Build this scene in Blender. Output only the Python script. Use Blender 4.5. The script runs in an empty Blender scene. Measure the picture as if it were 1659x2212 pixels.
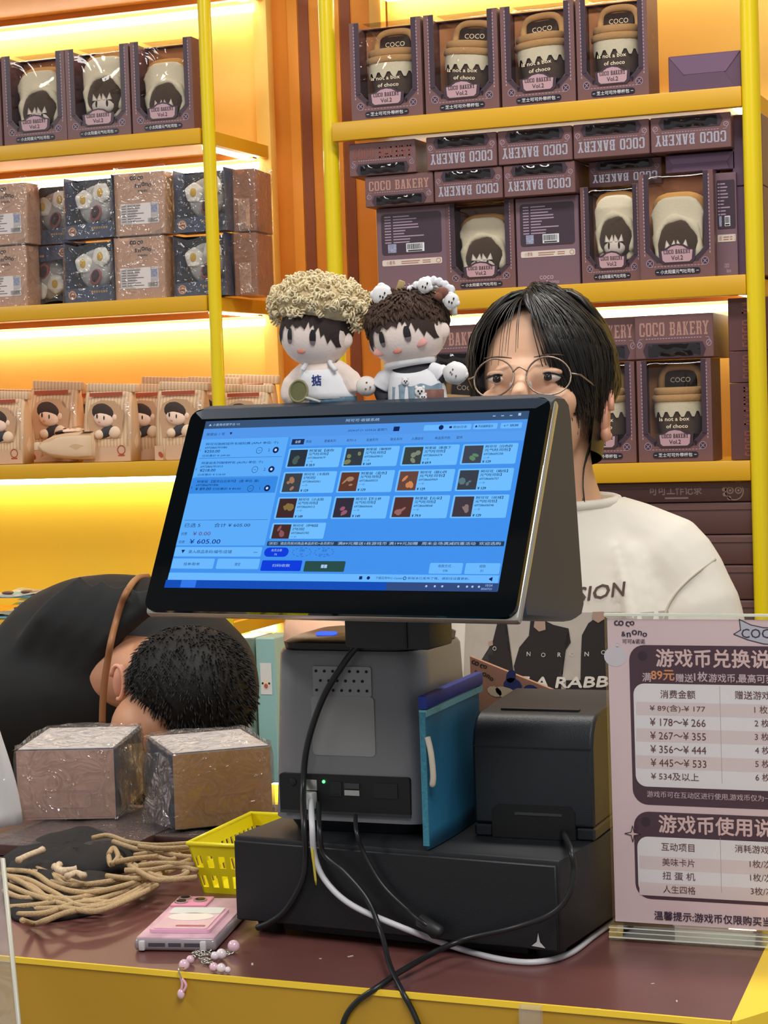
import bpy, bmesh, math, random
from mathutils import Vector, Matrix, Euler

# ------------------------------------------------------------------ camera, world, lights, exposure
S = bpy.context.scene
COL = S.collection
F_PX, CX, CY, CZ = 4297.0, 829.5, 1106.0, 1.4373
# rows = world axes seen from the camera (vanishing points of the counter edge and of the shelf sides)
RX = Vector((0.93320284, 0.01320432, 0.35910738))
RY = Vector((0.35779353, 0.0587697, -0.93194952))
RZ = Vector((-0.0334104, 0.99818424, 0.05011963))
camd = bpy.data.cameras.new('camera')
cam = bpy.data.objects.new('camera', camd)
COL.objects.link(cam)
M3 = Matrix((RX, RY, RZ))
cam.matrix_world = Matrix.Translation((0, 0, CZ)) @ M3.to_4x4()
camd.sensor_fit = 'VERTICAL'
camd.sensor_height = 36.0
camd.lens = 36.0 * F_PX / 2212.0
camd.clip_start = 0.05
S.camera = cam
S.view_settings.view_transform = 'Standard'
S.view_settings.look = 'None'
S.view_settings.gamma = 1.0
S.view_settings.use_curve_mapping = False
S.view_settings.exposure = 0.0

world = bpy.data.worlds.new('world')
S.world = world
world.use_nodes = True
world.node_tree.nodes['Background'].inputs[0].default_value = (0.95, 0.97, 1.0, 1)
world.node_tree.nodes['Background'].inputs[1].default_value = 0.36


def area_light(name, loc, rot, sx, sy, power, color=(1, 1, 1)):
    l = bpy.data.lights.new(name, 'AREA')
    l.shape = 'RECTANGLE'
    l.size, l.size_y, l.energy, l.color = sx, sy, power, color
    o = bpy.data.objects.new(name, l)
    o.location, o.rotation_euler = loc, rot
    COL.objects.link(o)
    return o


# ceiling panels of the shop: two over the customers, one over the counter
area_light('ceiling_light', (-3.2, 0.9, 3.0), (0, 0, 0), 0.6, 1.8, 60, (1.0, 0.97, 0.93))
area_light('ceiling_light', (0.3, 0.1, 3.0), (0, 0, 0), 0.8, 1.6, 62, (1.0, 0.97, 0.93))
area_light('ceiling_light', (-0.6, 2.35, 3.0), (0, 0, 0), 1.8, 0.3, 34, (1.0, 0.96, 0.9))


def ray(x, y):
    v = Vector(((x - CX) / F_PX, -(y - CY) / F_PX, -1.0))
    return Vector((RX.dot(v), RY.dot(v), RZ.dot(v)))


def at_z(x, y, z):
    d = ray(x, y)
    return Vector((0, 0, CZ)) + d * ((z - CZ) / d.z)


def at_y(x, y, Y):
    d = ray(x, y)
    return Vector((0, 0, CZ)) + d * (Y / d.y)


def at_plane(x, y, p, n):
    d = ray(x, y)
    o = Vector((0, 0, CZ))
    return o + d * ((p - o).dot(n) / d.dot(n))


# ------------------------------------------------------------------ materials
def lin(c):
    c = c / 255.0
    return c / 12.92 if c <= 0.04045 else ((c + 0.055) / 1.055) ** 2.4


def rgb(r, g, b):
    return (lin(r), lin(g), lin(b), 1.0)


MATS = {}


def mat(name, col, rough=0.5, metal=0.0, noise=0.0, nscale=60.0, bump=0.0, bscale=200.0, spec=0.5,
        emit=None, estr=0.0, coat=0.0, sheen=0.0, sss=0.0, stretch=None):
    if name in MATS:
        return MATS[name]
    m = bpy.data.materials.new(name)
    m.use_nodes = True
    nt = m.node_tree
    b = nt.nodes['Principled BSDF']
    b.inputs['Base Color'].default_value = col
    b.inputs['Roughness'].default_value = rough
    b.inputs['Metallic'].default_value = metal
    b.inputs['Specular IOR Level'].default_value = spec
    b.inputs['Coat Weight'].default_value = coat
    b.inputs['Sheen Weight'].default_value = sheen
    if sss:
        b.inputs['Subsurface Weight'].default_value = sss
        b.inputs['Subsurface Radius'].default_value = (0.01, 0.004, 0.002)
    if emit is not None:
        b.inputs['Emission Color'].default_value = emit
        b.inputs['Emission Strength'].default_value = estr
    tc = None
    if noise or bump:
        tc = nt.nodes.new('ShaderNodeTexCoord')
        src = tc.outputs['Object']
        if stretch:
            mp = nt.nodes.new('ShaderNodeMapping')
            mp.inputs['Scale'].default_value = stretch
            nt.links.new(src, mp.inputs['Vector'])
            src = mp.outputs['Vector']
    if noise:
        n = nt.nodes.new('ShaderNodeTexNoise')
        n.inputs['Scale'].default_value = nscale
        n.inputs['Detail'].default_value = 4
        nt.links.new(src, n.inputs['Vector'])
        mx = nt.nodes.new('ShaderNodeMix')
        mx.data_type = 'RGBA'
        mx.blend_type = 'MULTIPLY'
        mx.inputs[6].default_value = col
        mx.inputs[0].default_value = 1.0
        rp = nt.nodes.new('ShaderNodeValToRGB')
        rp.color_ramp.elements[0].position = 0.3
        rp.color_ramp.elements[1].position = 0.7
        lo = 1 - noise
        rp.color_ramp.elements[0].color = (lo, lo, lo, 1)
        rp.color_ramp.elements[1].color = (1, 1, 1, 1)
        nt.links.new(n.outputs['Fac'], rp.inputs['Fac'])
        nt.links.new(rp.outputs['Color'], mx.inputs[7])
        nt.links.new(mx.outputs[2], b.inputs['Base Color'])
    if bump:
        n2 = nt.nodes.new('ShaderNodeTexNoise')
        n2.inputs['Scale'].default_value = bscale
        n2.inputs['Detail'].default_value = 3
        nt.links.new(src, n2.inputs['Vector'])
        bp = nt.nodes.new('ShaderNodeBump')
        bp.inputs['Strength'].default_value = bump
        bp.inputs['Distance'].default_value = 0.002
        nt.links.new(n2.outputs['Fac'], bp.inputs['Height'])
        nt.links.new(bp.outputs['Normal'], b.inputs['Normal'])
    MATS[name] = m
    return m


def film(name, tint=(1, 1, 1, 1), rough=0.06, refl=1.0, base=0.03, bump=0.0, bscale=40.0, milk=0.0):
    """thin clear plastic: see-through with fresnel gloss, wrinkled by a bump"""
    if name in MATS:
        return MATS[name]
    m = bpy.data.materials.new(name)
    m.use_nodes = True
    nt = m.node_tree
    nt.nodes.remove(nt.nodes['Principled BSDF'])
    out = nt.nodes['Material Output']
    tr = nt.nodes.new('ShaderNodeBsdfTransparent')
    tr.inputs[0].default_value = tint
    gl = nt.nodes.new('ShaderNodeBsdfGlossy')
    gl.inputs['Roughness'].default_value = rough
    lw = nt.nodes.new('ShaderNodeLayerWeight')
    lw.inputs['Blend'].default_value = 0.35
    mth = nt.nodes.new('ShaderNodeMath')
    mth.operation = 'MULTIPLY_ADD'
    mth.inputs[1].default_value = 0.55 * refl
    mth.inputs[2].default_value = base
    mth.use_clamp = True
    nt.links.new(lw.outputs['Fresnel'], mth.inputs[0])
    mx = nt.nodes.new('ShaderNodeMixShader')
    nt.links.new(mth.outputs[0], mx.inputs[0])
    nt.links.new(tr.outputs[0], mx.inputs[1])
    nt.links.new(gl.outputs[0], mx.inputs[2])
    last = mx
    if milk:
        df = nt.nodes.new('ShaderNodeBsdfDiffuse')
        df.inputs[0].default_value = (0.9, 0.9, 0.9, 1)
        m2 = nt.nodes.new('ShaderNodeMixShader')
        m2.inputs[0].default_value = milk
        nt.links.new(mx.outputs[0], m2.inputs[1])
        nt.links.new(df.outputs[0], m2.inputs[2])
        last = m2
    if bump:
        tc = nt.nodes.new('ShaderNodeTexCoord')
        n2 = nt.nodes.new('ShaderNodeTexNoise')
        n2.inputs['Scale'].default_value = bscale
        n2.inputs['Detail'].default_value = 2
        n2.inputs['Distortion'].default_value = 1.5
        nt.links.new(tc.outputs['Object'], n2.inputs['Vector'])
        bp = nt.nodes.new('ShaderNodeBump')
        bp.inputs['Strength'].default_value = bump
        bp.inputs['Distance'].default_value = 0.01
        nt.links.new(n2.outputs['Fac'], bp.inputs['Height'])
        nt.links.new(bp.outputs['Normal'], gl.inputs['Normal'])
        nt.links.new(bp.outputs['Normal'], lw.inputs['Normal'])
    nt.links.new(last.outputs[0], out.inputs[0])
    MATS[name] = m
    return m


def stripe_mat(name, c1, c2, scale, axis=0, duty=0.5, rough=0.6):
    if name in MATS:
        return MATS[name]
    m = mat(name, c1, rough)
    nt = m.node_tree
    b = nt.nodes['Principled BSDF']
    tc = nt.nodes.new('ShaderNodeTexCoord')
    sp = nt.nodes.new('ShaderNodeSeparateXYZ')
    nt.links.new(tc.outputs['Object'], sp.inputs[0])
    a = nt.nodes.new('ShaderNodeMath'); a.operation = 'MULTIPLY'; a.inputs[1].default_value = scale
    nt.links.new(sp.outputs[axis], a.inputs[0])
    f = nt.nodes.new('ShaderNodeMath'); f.operation = 'FRACT'
    nt.links.new(a.outputs[0], f.inputs[0])
    g = nt.nodes.new('ShaderNodeMath'); g.operation = 'GREATER_THAN'; g.inputs[1].default_value = duty
    nt.links.new(f.outputs[0], g.inputs[0])
    mx = nt.nodes.new('ShaderNodeMix'); mx.data_type = 'RGBA'
    mx.inputs[6].default_value = c1
    mx.inputs[7].default_value = c2
    nt.links.new(g.outputs[0], mx.inputs[0])
    nt.links.new(mx.outputs[2], b.inputs['Base Color'])
    return m


def glow(name, col, strength):
    if name in MATS:
        return MATS[name]
    m = bpy.data.materials.new(name)
    m.use_nodes = True
    nt = m.node_tree
    nt.nodes.remove(nt.nodes['Principled BSDF'])
    e = nt.nodes.new('ShaderNodeEmission')
    e.inputs[0].default_value = col
    e.inputs[1].default_value = strength
    nt.links.new(e.outputs[0], nt.nodes['Material Output'].inputs[0])
    MATS[name] = m
    return m


# ------------------------------------------------------------------ mesh builder
class MB:
    def __init__(self):
        self.v, self.f = [], []

    def add(self, vs, fs, M=None):
        k = len(self.v)
        for p in vs:
            p = Vector(p)
            self.v.append(tuple(M @ p) if M is not None else tuple(p))
        for q in fs:
            self.f.append(tuple(i + k for i in q))
        return self

    def box(self, x0, x1, y0, y1, z0, z1, M=None):
        vs = [(x, y, z) for x in (x0, x1) for y in (y0, y1) for z in (z0, z1)]
        fs = [(0, 1, 3, 2), (4, 6, 7, 5), (0, 4, 5, 1), (2, 3, 7, 6), (0, 2, 6, 4), (1, 5, 7, 3)]
        return self.add(vs, fs, M)

    def rbox(self, x0, x1, y0, y1, z0, z1, r=0.004, seg=3, M=None, axes='xyz'):
        bm = bmesh.new()
        bmesh.ops.create_cube(bm, size=1)
        for p in bm.verts:
            p.co = Vector(((x0 + x1) / 2 + p.co.x * (x1 - x0), (y0 + y1) / 2 + p.co.y * (y1 - y0), (z0 + z1) / 2 + p.co.z * (z1 - z0)))
        es = []
        for e in bm.edges:
            d = e.verts[1].co - e.verts[0].co
            ax = 'x' if abs(d.x) > 1e-9 else ('y' if abs(d.y) > 1e-9 else 'z')
            if ax in axes:
                es.append(e)
        bmesh.ops.bevel(bm, geom=es, offset=r, segments=seg, profile=0.5, affect='EDGES')
        return self.bm(bm, M)

    def bm(self, bm, M=None):
        bm.verts.index_update()
        self.add([p.co.copy() for p in bm.verts], [tuple(p.index for p in q.verts) for q in bm.faces], M)
        bm.free()
        return self

    def prism(self, poly, a, b, plane='xz', M=None):
        """outline in plane xz (extruded over y from a to b), xy (over z) or yz (over x)"""
        def P(u, w, d):
            return (u, d, w) if plane == 'xz' else ((u, w, d) if plane == 'xy' else (d, u, w))
        n = len(poly)
        vs = [P(u, w, a) for u, w in poly] + [P(u, w, b) for u, w in poly]
        fs = [tuple(range(n)), tuple(range(2 * n - 1, n - 1, -1))]
        for i in range(n):
            j = (i + 1) % n
            fs.append((i, i + n, j + n, j))
        return self.add(vs, fs, M)

    def ring_prism(self, outer, inner, a, b, M=None):
        """outline with a hole (same point count), plane xz"""
        n = len(outer)
        vs = [(u, a, w) for u, w in outer] + [(u, a, w) for u, w in inner] + [(u, b, w) for u, w in outer] + [(u, b, w) for u, w in inner]
        fs = []
        for i in range(n):
            j = (i + 1) % n
            fs += [(i, j, n + j, n + i), (2 * n + i, 3 * n + i, 3 * n + j, 2 * n + j), (i, 2 * n + i, 2 * n + j, j), (n + i, n + j, 3 * n + j, 3 * n + i)]
        return self.add(vs, fs, M)

    def flat(self, poly, y=0.0, M=None):
        vs = [(u, y, w) for u, w in poly]
        return self.add(vs, [tuple(range(len(poly)))], M)

    def rect(self, x0, x1, z0, z1, y=0.0, M=None):
        return self.flat([(x0, z0), (x1, z0), (x1, z1), (x0, z1)], y, M)

    def disc(self, cx, cz, r, y=0.0, n=16, rz=None, M=None, rot=0.0):
        rz = rz or r
        c, s = math.cos(rot), math.sin(rot)
        pts = []
        for i in range(n):
            t = 2 * math.pi * i / n
            u, w = r * math.cos(t), rz * math.sin(t)
            pts.append((cx + u * c - w * s, cz + u * s + w * c))
        return self.flat(pts, y, M)

    def annulus(self, cx, cz, r0, r1, y=0.0, n=20, M=None, a0=0.0, a1=2 * math.pi):
        vs, fs = [], []
        for i in range(n + 1):
            t = a0 + (a1 - a0) * i / n
            vs += [(cx + r0 * math.cos(t), y, cz + r0 * math.sin(t)), (cx + r1 * math.cos(t), y, cz + r1 * math.sin(t))]
        for i in range(n):
            fs.append((2 * i, 2 * i + 1, 2 * i + 3, 2 * i + 2))
        return self.add(vs, fs, M)

    def line(self, pts, w, y=0.0, M=None):
        """flat drawn line of width w in plane xz"""
        for (u0, w0), (u1, w1) in zip(pts[:-1], pts[1:]):
            d = Vector((u1 - u0, w1 - w0))
            if d.length < 1e-9:
                continue
            d.normalize()
            nx, nz = -d.y * w / 2, d.x * w / 2
            ex, ez = d.x * w * 0.25, d.y * w * 0.25
            self.flat([(u0 - ex - nx, w0 - ez - nz), (u1 + ex - nx, w1 + ez - nz), (u1 + ex + nx, w1 + ez + nz), (u0 - ex + nx, w0 - ez + nz)], y, M)
        return self

    def tube(self, pts, r, seg=8, caps=True, M=None, flatten=1.0):
        pts = [Vector(p) for p in pts]
        n = len(pts)
        rr = r if isinstance(r, (list, tuple)) else [r] * n
        vs, fs = [], []
        t0 = (pts[1] - pts[0]).normalized()
        up = Vector((0, 0, 1)) if abs(t0.z) < 0.9 else Vector((0, 1, 0))
        nrm = t0.cross(up).normalized()
        for i, p in enumerate(pts):
            t = (pts[min(i + 1, n - 1)] - pts[max(i - 1, 0)])
            if t.length < 1e-9:
                t = t0.copy()
            t.normalize()
            nrm = (nrm - t * nrm.dot(t))
            if nrm.length < 1e-6:
                nrm = t.orthogonal()
            nrm.normalize()
            bn = t.cross(nrm)
            for k in range(seg):
                a = 2 * math.pi * k / seg
                vs.append(p + nrm * (math.cos(a) * rr[i]) + bn * (math.sin(a) * rr[i] * flatten))
        for i in range(n - 1):
            for k in range(seg):
                a, b = i * seg + k, i * seg + (k + 1) % seg
                fs.append((a, b, b + seg, a + seg))
        if caps:
            fs.append(tuple(range(seg - 1, -1, -1)))
            fs.append(tuple((n - 1) * seg + k for k in range(seg)))
        return self.add(vs, fs, M)

    def ball(self, c, r, seg=14, rings=9, M=None, rot=None):
        c = Vector(c)
        rx, ry, rz = (r, r, r) if isinstance(r, (int, float)) else r
        R = Euler(rot).to_matrix() if rot else None
        vs, fs = [], []
        def P(x, y, z):
            q = Vector((x * rx, y * ry, z * rz))
            return c + (R @ q if R else q)
        vs.append(P(0, 0, -1))
        for i in range(1, rings):
            a = -math.pi / 2 + math.pi * i / rings
            for k in range(seg):
                b = 2 * math.pi * k / seg
                vs.append(P(math.cos(a) * math.cos(b), math.cos(a) * math.sin(b), math.sin(a)))
        vs.append(P(0, 0, 1))
        for k in range(seg):
            fs.append((0, 1 + (k + 1) % seg, 1 + k))
            for i in range(rings - 2):
                a, b = 1 + i * seg + k, 1 + i * seg + (k + 1) % seg
                fs.append((a, b, b + seg, a + seg))
            fs.append((1 + (rings - 2) * seg + k, 1 + (rings - 2) * seg + (k + 1) % seg, len(vs) - 1))
        return self.add(vs, fs, M)

    def lathe(self, prof, seg=20, M=None):
        vs, fs = [], []
        for r, z in prof:
            for k in range(seg):
                a = 2 * math.pi * k / seg
                vs.append((r * math.cos(a), r * math.sin(a), z))
        for i in range(len(prof) - 1):
            for k in range(seg):
                a, b = i * seg + k, i * seg + (k + 1) % seg
                fs.append((a, b, b + seg, a + seg))
        fs.append(tuple(range(seg - 1, -1, -1)))
        fs.append(tuple((len(prof) - 1) * seg + k for k in range(seg)))
        return self.add(vs, fs, M)

    def loft(self, rings, caps=True, M=None):
        """rings: lists of equal numbers of points"""
        n = len(rings[0])
        vs = [p for r in rings for p in r]
        fs = []
        for i in range(len(rings) - 1):
            for k in range(n):
                a, b = i * n + k, i * n + (k + 1) % n
                fs.append((a, b, b + n, a + n))
        if caps:
            fs.append(tuple(range(n - 1, -1, -1)))
            fs.append(tuple((len(rings) - 1) * n + k for k in range(n)))
        return self.add(vs, fs, M)

    def grid(self, fn, nu, nv, M=None):
        vs = [fn(i / nu, j / nv) for j in range(nv + 1) for i in range(nu + 1)]
        fs = []
        for j in range(nv):
            for i in range(nu):
                a = j * (nu + 1) + i
                fs.append((a, a + 1, a + nu + 2, a + nu + 1))
        return self.add(vs, fs, M)

    def mesh(self, name, m, smooth=False, fix=True):
        me = bpy.data.meshes.new(name)
        me.from_pydata(self.v, [], self.f)
        if fix:
            bm = bmesh.new()
            bm.from_mesh(me)
            bmesh.ops.recalc_face_normals(bm, faces=bm.faces[:])
            bm.to_mesh(me)
            bm.free()
        if m is not None:
            me.materials.append(m)
        if smooth:
            me.shade_smooth()
            if smooth != 'all':
                try:
                    me.set_sharp_from_angle(angle=math.radians(40))
                except Exception:
                    pass
        me.update()
        return me

    def build(self, name, m, parent=None, loc=None, rot=None, smooth=False, fix=True):
        o = bpy.data.objects.new(name, self.mesh(name, m, smooth, fix))
        COL.objects.link(o)
        if parent is not None:
            o.parent = parent
        if loc is not None:
            o.location = loc
        if rot is not None:
            o.rotation_euler = rot
        return o


def remesh(o, voxel, smooth_iter=4, factor=0.5):
    """melt the overlapping shapes of a body into one continuous skin"""
    md = o.modifiers.new('melt', 'REMESH')
    md.mode = 'VOXEL'
    md.voxel_size = voxel
    sm = o.modifiers.new('soft', 'SMOOTH')
    sm.iterations = smooth_iter
    sm.factor = factor
    dg = bpy.context.evaluated_depsgraph_get()
    me = bpy.data.meshes.new_from_object(o.evaluated_get(dg))
    o.modifiers.clear()
    old = o.data
    o.data = me
    me.shade_smooth()
    bpy.data.meshes.remove(old)
    return o


def thing(name, label, cat, loc=(0, 0, 0), rotz=0.0, group=None, rot=None):
    o = bpy.data.objects.new(name, None)
    o.empty_display_size = 0.02
    COL.objects.link(o)
    o.location = loc
    o.rotation_euler = rot if rot else (0, 0, rotz)
    o['label'] = label
    o['category'] = cat
    if group:
        o['group'] = group
    return o


def tag(o, label, cat, group=None):
    o['label'] = label
    o['category'] = cat
    if group:
        o['group'] = group
    return o


def struct(o, label=None):
    o['kind'] = 'structure'
    if label:
        o['label'] = label
    return o


KIDS = {}


def copy_tree(o, label=None, loc=None, rot=None, scale=None, top=True):
    c = o.copy()
    COL.objects.link(c)
    if label:
        c['label'] = label
    if loc is not None:
        c.location = loc
    if rot is not None:
        c.rotation_euler = rot
    if scale is not None:
        c.scale = scale
    for ch in list(o.children):
        k = copy_tree(ch, top=False)
        k.parent = c
        k.matrix_parent_inverse = ch.matrix_parent_inverse.copy()
    return c


# ------------------------------------------------------------------ lettering
_txt = {}


def glyphs(s, bold=0.0):
    """flat outline mesh of a string, 1 unit high, starting at x=0"""
    key = s
    if key in _txt:
        return _txt[key]
    c = bpy.data.curves.new('lettering', 'FONT')
    c.body = s
    c.size = 1.0
    c.resolution_u = 2
    o = bpy.data.objects.new('lettering', c)
    COL.objects.link(o)
    dg = bpy.context.evaluated_depsgraph_get()
    me = bpy.data.meshes.new_from_object(o.evaluated_get(dg))
    vs = [tuple(v.co) for v in me.vertices]
    fs = [tuple(p.vertices) for p in me.polygons]
    bpy.data.objects.remove(o)
    bpy.data.curves.remove(c)
    bpy.data.meshes.remove(me)
    if vs:
        x0 = min(v[0] for v in vs); x1 = max(v[0] for v in vs)
        y0 = min(v[1] for v in vs); y1 = max(v[1] for v in vs)
    else:
        x0 = x1 = y0 = y1 = 0
    _txt[key] = (vs, fs, x0, x1, y0, y1)
    return _txt[key]


def put_text(mb, s, x, z, h, y=0.0, align='l', width=None, bold=0.0, M=None, flip=False, slant=0.0):
    """write s with its ink box h tall; (x, z) = left/centre/right of the ink box at its bottom"""
    vs, fs, x0, x1, y0, y1 = glyphs(s, bold)
    if not vs:
        return
    k = h / max(y1 - y0, 1e-6)
    kx = k if width is None else width / max(x1 - x0, 1e-6)
    w = (x1 - x0) * kx
    ox = x - (0 if align == 'l' else (w / 2 if align == 'c' else w))
    pts = []
    for vx, vy, _ in vs:
        u, t = ox + (vx - x0) * kx, z + (vy - y0) * k
        u += slant * (t - z)
        if flip:
            u, t = 2 * ox + w - u, 2 * z + h - t
        pts.append((u, y, t))
    sh = [(0, 0)]
    if bold:
        q = bold * k * .8
        sh = [(-q, 0), (q, 0)] if h < .006 else [(-q, 0), (q, 0), (0, q), (0, -q)]
    for i_, (dx, dz_) in enumerate(sh):
        mb.add([(a + dx, b - 4e-5 * i_, c + dz_) for a, b, c in pts], fs, M)


def slab_letter(ch):
    """wood-type capitals as quads in a 0.62 x 1 cell"""
    W, t, s = 0.62, 0.17, 0.13
    q = []
    def R(x0, x1, z0, z1): q.append([(x0, z0), (x1, z0), (x1, z1), (x0, z1)])
    if ch in 'CO':
        R(0.0, t + .03, .12, .88); R(.06, W - .06, 0, s); R(.06, W - .06, 1 - s, 1)
        if ch == 'O': R(W - t - .03, W, .12, .88)
        else: R(W - t, W, .66, .9); R(W - t, W, .1, .34)
    elif ch in 'BR':
        R(.06, .06 + t + .03, 0, 1); R(0, W - .1, 1 - s, 1); R(0, W - .12, .46, .46 + s * .8)
        R(W - t - .05, W - .03, .55, .92)
        if ch == 'B': R(0, W - .1, 0, s); R(W - t - .03, W, .08, .48)
        else: R(0, .3, 0, s); q.append([(W - t - .08, .48), (W - .06, .48), (W, 0), (W - t - .02, 0)])
    elif ch == 'E':
        R(.06, .06 + t + .03, 0, 1); R(0, W, 1 - s, 1); R(0, W, 0, s); R(.06, W - .14, .44, .44 + s); R(W - .1, W, .74, 1); R(W - .1, W, 0, .26)
    elif ch == 'A':
        q.append([(.04, 0), (.04 + t, 0), (W / 2 + .02, 1), (W / 2 - .14, 1)]); q.append([(W - .06 - t, 0), (W - .02, 0), (W / 2 + .14, 1), (W / 2 - .06, 1)])
        R(.14, W - .14, .28, .28 + s * .8); R(-.02, .26, 0, s * .8); R(W - .28, W + .02, 0, s * .8)
    elif ch == 'K':
        R(.06, .06 + t + .03, 0, 1); R(0, .3, 0, s); R(0, .3, 1 - s, 1)
        q.append([(.22, .4), (.34, .56), (W, 1), (W - .2, 1)]); q.append([(.24, .56), (.36, .62), (W, 0), (W - .22, 0)])
    elif ch == 'Y':
        q.append([(0, 1), (.2, 1), (W / 2 + .08, .45), (W / 2 - .08, .45)]); q.append([(W - .2, 1), (W, 1), (W / 2 + .08, .45), (W / 2 - .08, .45)])
        R(W / 2 - .1, W / 2 + .1, 0, .48); R(W / 2 - .2, W / 2 + .2, 0, s); R(-.03, .24, 1 - s, 1); R(W - .24, W + .03, 1 - s, 1)
    return q


def put_slab(mb, s, x0, x1, z0, z1, y=0.0, M=None, flip=False):
    adv = sum(0.45 if c == ' ' else 0.74 for c in s) - 0.12
    k = (x1 - x0) / adv
    u = x0
    for i, c in enumerate(s):
        if c != ' ':
            for qd in slab_letter(c):
                pts = [(u + a * k, z0 + b * (z1 - z0)) for a, b in qd]
                if flip:
                    pts = [(x0 + x1 - a, z0 + z1 - b) for a, b in pts]
                mb.flat(pts, y, M)
        u += k * (0.45 if c == ' ' else 0.74)


def rrect(x0, x1, z0, z1, r, n=4):
    pts = []
    for cx, cz, a in ((x1 - r, z0 + r, -90), (x1 - r, z1 - r, 0), (x0 + r, z1 - r, 90), (x0 + r, z0 + r, 180)):
        for i in range(n + 1):
            t = math.radians(a + 90 * i / n)
            pts.append((cx + r * math.cos(t), cz + r * math.sin(t)))
    return pts


def smooth_path(pts, n=8):
    """catmull-rom through the points"""
    pts = [Vector(p) for p in pts]
    out = []
    for i in range(len(pts) - 1):
        p0, p1, p2, p3 = pts[max(i - 1, 0)], pts[i], pts[i + 1], pts[min(i + 2, len(pts) - 1)]
        for k in range(n):
            t = k / n
            out.append(0.5 * ((2 * p1) + (p2 - p0) * t + (2 * p0 - 5 * p1 + 4 * p2 - p3) * t * t + (3 * p1 - p0 - 3 * p2 + p3) * t ** 3))
    out.append(pts[-1])
    return out


RND = random.Random(7)
# ------------------------------------------------------------------ the setting
ZC = 0.95          # counter top
YR = 3.30          # front of the shelving
YB = 3.585         # back panels
m_orange = mat('orange_paint', rgb(240, 158, 52), 0.55, noise=0.06, nscale=3)
m_brown_stripe = mat('brown_paint', rgb(140, 78, 48), 0.6)
m_back = mat('golden_panel', rgb(255, 210, 104), 0.5, noise=0.04, nscale=4)
m_shelf = mat('mustard_shelf', rgb(216, 164, 24), 0.42, bump=0.05, bscale=300)
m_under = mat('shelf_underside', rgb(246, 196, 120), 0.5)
m_pole = mat('lemon_enamel', rgb(232, 206, 8), 0.32, coat=0.2)
m_beam = mat('orange_beam', rgb(228, 146, 52), 0.5)
m_led = glow('led_glow', (1.0, 0.95, 0.84, 1), 12.0)
m_floor = mat('grey_tile', rgb(150, 146, 140), 0.4, noise=0.1, nscale=4)

fl = MB().box(-5, 3, -2, 5, -0.05, 0).build('floor', m_floor)
struct(fl, 'grey floor of the shop')
ce = MB().box(-5, 3, -2, 3.62, 3.06, 3.12).build('ceiling', mat('dark_ceiling', rgb(96, 98, 100), .7))
struct(ce, 'dark grey shop ceiling')
for i_ in range(6):  # unseen battens, added so the dark screen bezel has shapes to reflect
    MB().box(-5, 3, -1.6 + i_ * .9, -1.45 + i_ * .9, 3.04, 3.0599).build('reflected_batten', mat('pale_batten', rgb(170, 170, 168), .6), ce)
w = MB().box(-4.2, 1.6, 3.62, 3.72, 0, 3.0).build('wall_back', m_orange)
struct(w, 'orange back wall with brown vertical stripes')
for px in (665, 755):
    x = at_y(px, 300, 3.62).x
    MB().box(x - 0.0105, x + 0.0105, 3.617, 3.6199, 0, 3.0).build('stripe', m_brown_stripe, w)
    MB().box(x - 0.034, x - 0.0125, 3.616, 3.6199, 0, 3.0).build('moulding', mat('pale_orange_paint', rgb(244, 166, 60), .5), w)
p1 = MB().box(-4.2, at_y(566, 300, YB).x, YB, 3.6199, 1.36, 3.0).build('wall_panel_left', m_back)
struct(p1, 'golden yellow back panel behind the left shelves')
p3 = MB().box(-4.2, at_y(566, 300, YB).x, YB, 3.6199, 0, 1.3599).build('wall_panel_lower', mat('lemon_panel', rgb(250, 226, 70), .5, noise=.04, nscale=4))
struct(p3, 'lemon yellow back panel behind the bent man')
p2 = MB().box(at_y(836, 0, YB).x, 1.6, YB, 3.6199, 0, 3.0).build('wall_panel_right', m_back)
struct(p2, 'golden yellow back panel behind the right shelves')


def shelf(parent, x0, x1, ztop, right_end=True, lip=0.028):
    s = MB().box(x0, x1, YR + 0.004, YB, ztop - 0.016, ztop).build('shelf_board', m_shelf, parent)
    MB().rbox(x0, x1, YR - 0.012, YR + 0.004, ztop - lip, ztop + 0.0005, 0.002, 2).build('front_lip', m_shelf, s, smooth=True)
    MB().box(x0, x1, YR + 0.0045, YB - 0.07, ztop - 0.0185, ztop - 0.0161).build('underside_panel', m_under, s)
    if right_end:
        MB().box(x1 + 0.0005, x1 + 0.016, YR + 0.012, YB, ztop - lip, ztop - 0.004).build('end_rail', m_shelf, s)
    MB().box(x0, x1, YB - 0.068, YB - 0.05, ztop - 0.030, ztop - 0.0165).build('rear_rail', m_beam, s)
    MB().box(x0 + 0.01, x1 - 0.005, YB - 0.034, YB - 0.020, ztop - 0.047, ztop - 0.034).build('led_strip', m_led, s)
    MB().box(x1 - 0.026, x1 - 0.008, YR + 0.05, YB - 0.04, ztop - 0.030, ztop - 0.0195).build('led_strip', m_led, s)
    return s


def pole(parent, x, y, zb, zt, r=0.0125):
    return MB().lathe([(r, zb), (r, zt)], 20).build('pole', m_pole, parent, loc=(x, y, 0), smooth=True)


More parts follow.
